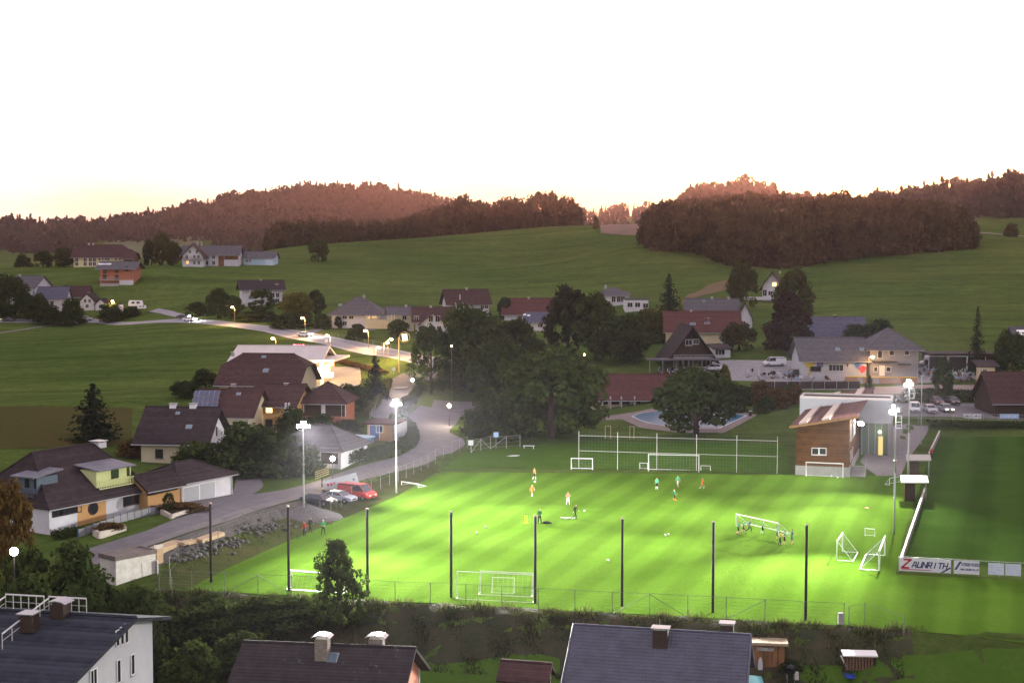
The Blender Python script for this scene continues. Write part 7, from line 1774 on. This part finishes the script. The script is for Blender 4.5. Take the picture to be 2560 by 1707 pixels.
for i in range(12):
    a = Vector((*(Q[i]-Q[0]), zmesh(*Q[i])-t.location.z)); b_ = Vector((*(Q[i+1]-Q[0]), zmesh(*Q[i+1])-t.location.z)); d = b_-a; m = (a+b_)/2
    MB().cbox((m.x,m.y,m.z+.5),(d.length-.1,.05,.85),math.atan2(d.y,d.x)).build('panel', nmat('grey_panel', (.26,.26,.27), .8, var=.15, scale=2), t); MB().box(a.x-.05,a.x+.05,a.y-.05,a.y+.05,a.z-.2,a.z+1.05).build('post', nmat('blue_post', (.08,.14,.24), .6), t)
# covered garden pool behind the kiosk
p = gp(880,1105); t = thing('garden_pool', 'pale blue covered garden pool with white edge', 'pool', p, R(-8))
MB().prism([(3.6*math.cos(i*.314),1.9*math.sin(i*.314)) for i in range(20)],-.4,.9).build('wall', nmat('pool_wall_blue', (.16,.32,.45), .6), t); MB().prism([(3.8*math.cos(i*.314),2.1*math.sin(i*.314)) for i in range(20)],.903,1.0).build('cover', nmat('pool_cover', (.50,.62,.72), .5, var=.15, scale=1), t)
MB().box(-2.2,2.4,-2.5,-2.15,.95,1.1).build('step', W_WHITE, t)
# yard: crates, fence, scrap
cb = MB().box(-.6,.6,-.5,.5,0,1.0).mesh('box', nmat('crate_wood', (.45,.27,.16), .8, scale=2, col2=(.36,.2,.12))); cl_ = MB().box(-.63,.63,-.53,.53,1.003,1.12).mesh('lid', nmat('yellow_lid', (.62,.42,.05), .7))
cb2 = MB().box(-.6,.6,-.5,.5,0,1.0).mesh('box', nmat('crate_pale', (.48,.42,.40), .8, var=.2, scale=2))
cw = ['first','second','third','fourth','fifth','sixth','seventh','eighth','ninth','tenth','eleventh','twelfth','thirteenth']
for i in range(13):
    p = gp(2122+13.6*i, 958+.15*i); t = thing('crate', 'crate with yellow lid below the grey house, %s from the left' % cw[i], 'crate', p, rnd.uniform(-.05,.05), 'crates along the back road'); put('box', cb if i not in (2,5) else cb2, t); put('lid', cl_, t); t.scale = (1,1,1.35)
Q = resample(np.array([tuple(gp(*q))[:2] for q in [(1905,975),(2000,974),(2080,974),(2150,973)]]), 9); t = thing('screen_fence', 'dark screen fence with pale posts below the workshop yard', 'fence', (Q[0][0],Q[0][1],zmesh(*Q[0])))
for i in range(8):
    a = Vector((*(Q[i]-Q[0]), zmesh(*Q[i])-t.location.z)); b_ = Vector((*(Q[i+1]-Q[0]), zmesh(*Q[i+1])-t.location.z)); d = b_-a; m = (a+b_)/2
    MB().cbox((m.x,m.y,m.z+.95),(d.length-.12,.05,1.5),math.atan2(d.y,d.x)).build('panel', nmat('dark_screen', (.05,.032,.035), .9, var=.3, scale=1), t); MB().tube((a.x,a.y,a.z-.2),(a.x,a.y,a.z+1.75),.06).build('post', STEEL, t); MB().cbox((m.x,m.y,m.z+.02),(d.length-.1,.3,.34),math.atan2(d.y,d.x)).build('kerb', W_CONC, t)
def junk(n, poly, label, cols):
    b = MB(); P_ = resample(np.array([tuple(gp(*q))[:2] for q in poly]), 30)
    for i in range(n):
        c = P_[int(rng.integers(30))]+rng.normal(size=2)*1.2; z = zmesh(*c); s_ = rng.uniform(.15,.8,3); k = int(rng.integers(len(cols)))
        if rng.random() < .5: b.cbox((c[0],c[1],z+s_[2]/2+rng.random()*.7),s_,rng.random()*3,k)
        else: b.tube((c[0],c[1],z+.1),(c[0]+rng.normal()*.9,c[1]+rng.normal()*.5,z+rng.uniform(.4,1.9)),.07,.07,6,k)
    o = b.build('scrap', cols); return tag(o, label, 'scrap', None, 'stuff')
SC = [STEEL, W_WHITE, nmat('rust', (.20,.075,.04), .9, var=.4, scale=3), nmat('faded_blue', (.2,.27,.38), .7), TRIMD]
junk(120, [(2380,945),(2410,950),(2440,945)], 'jumble of scrap metal in front of the machinery shed', SC)
junk(60, [(2308,938),(2330,935)], 'small heap of machine parts beside the grey house', SC)
junk(70, [(1870,940),(1920,945),(2000,948),(2090,950)], 'building material scattered along the workshop yard', SC)
junk(50, [(1640,930),(1700,935),(1760,935)], 'garden clutter on the terrace of the dark gabled house', SC)
t = thing('white_tank', 'white tank standing above the scrap beside the grey house', 'tank', at(2321,905,318), 0); MB().tube((-.75,0,1.0),(.75,0,1.0),.55,.55,14).build('vessel', MATS['paint_white'], t, True); MB().box(-.8,.8,-.4,.4,-2.2,.46).build('stand', TRIMD, t)
fence([(690,815),(760,832),(860,845),(1000,872)], 1.0, 6.0, 'thin guard rail on the far side of the main road', STEEL, wires=1)
fence([(925,1046),(940,1024),(962,990)], 1.0, 1.6, 'light railing at the left of the climbing street', MATS['pale_post'], wires=3)

# ------------------------------------------------------------------ evening haze over the valley
hm = bpy.data.materials.new('haze'); hm.use_nodes = True; n = hm.node_tree.nodes; n.clear()
ho = n.new('ShaderNodeOutputMaterial'); pv = n.new('ShaderNodeVolumePrincipled')
pv.inputs['Color'].default_value = (.84,.80,.95,1); pv.inputs['Density'].default_value = HAZE; pv.inputs['Anisotropy'].default_value = .70
hm.node_tree.links.new(pv.outputs[0], ho.inputs['Volume'])
hz = MB().box(-1500,1500,-60,2650,-8,330).build('haze', hm); hz['kind'] = 'stuff'; hz['label'] = 'thin warm evening haze filling the valley'
hz.display_type = 'WIRE'
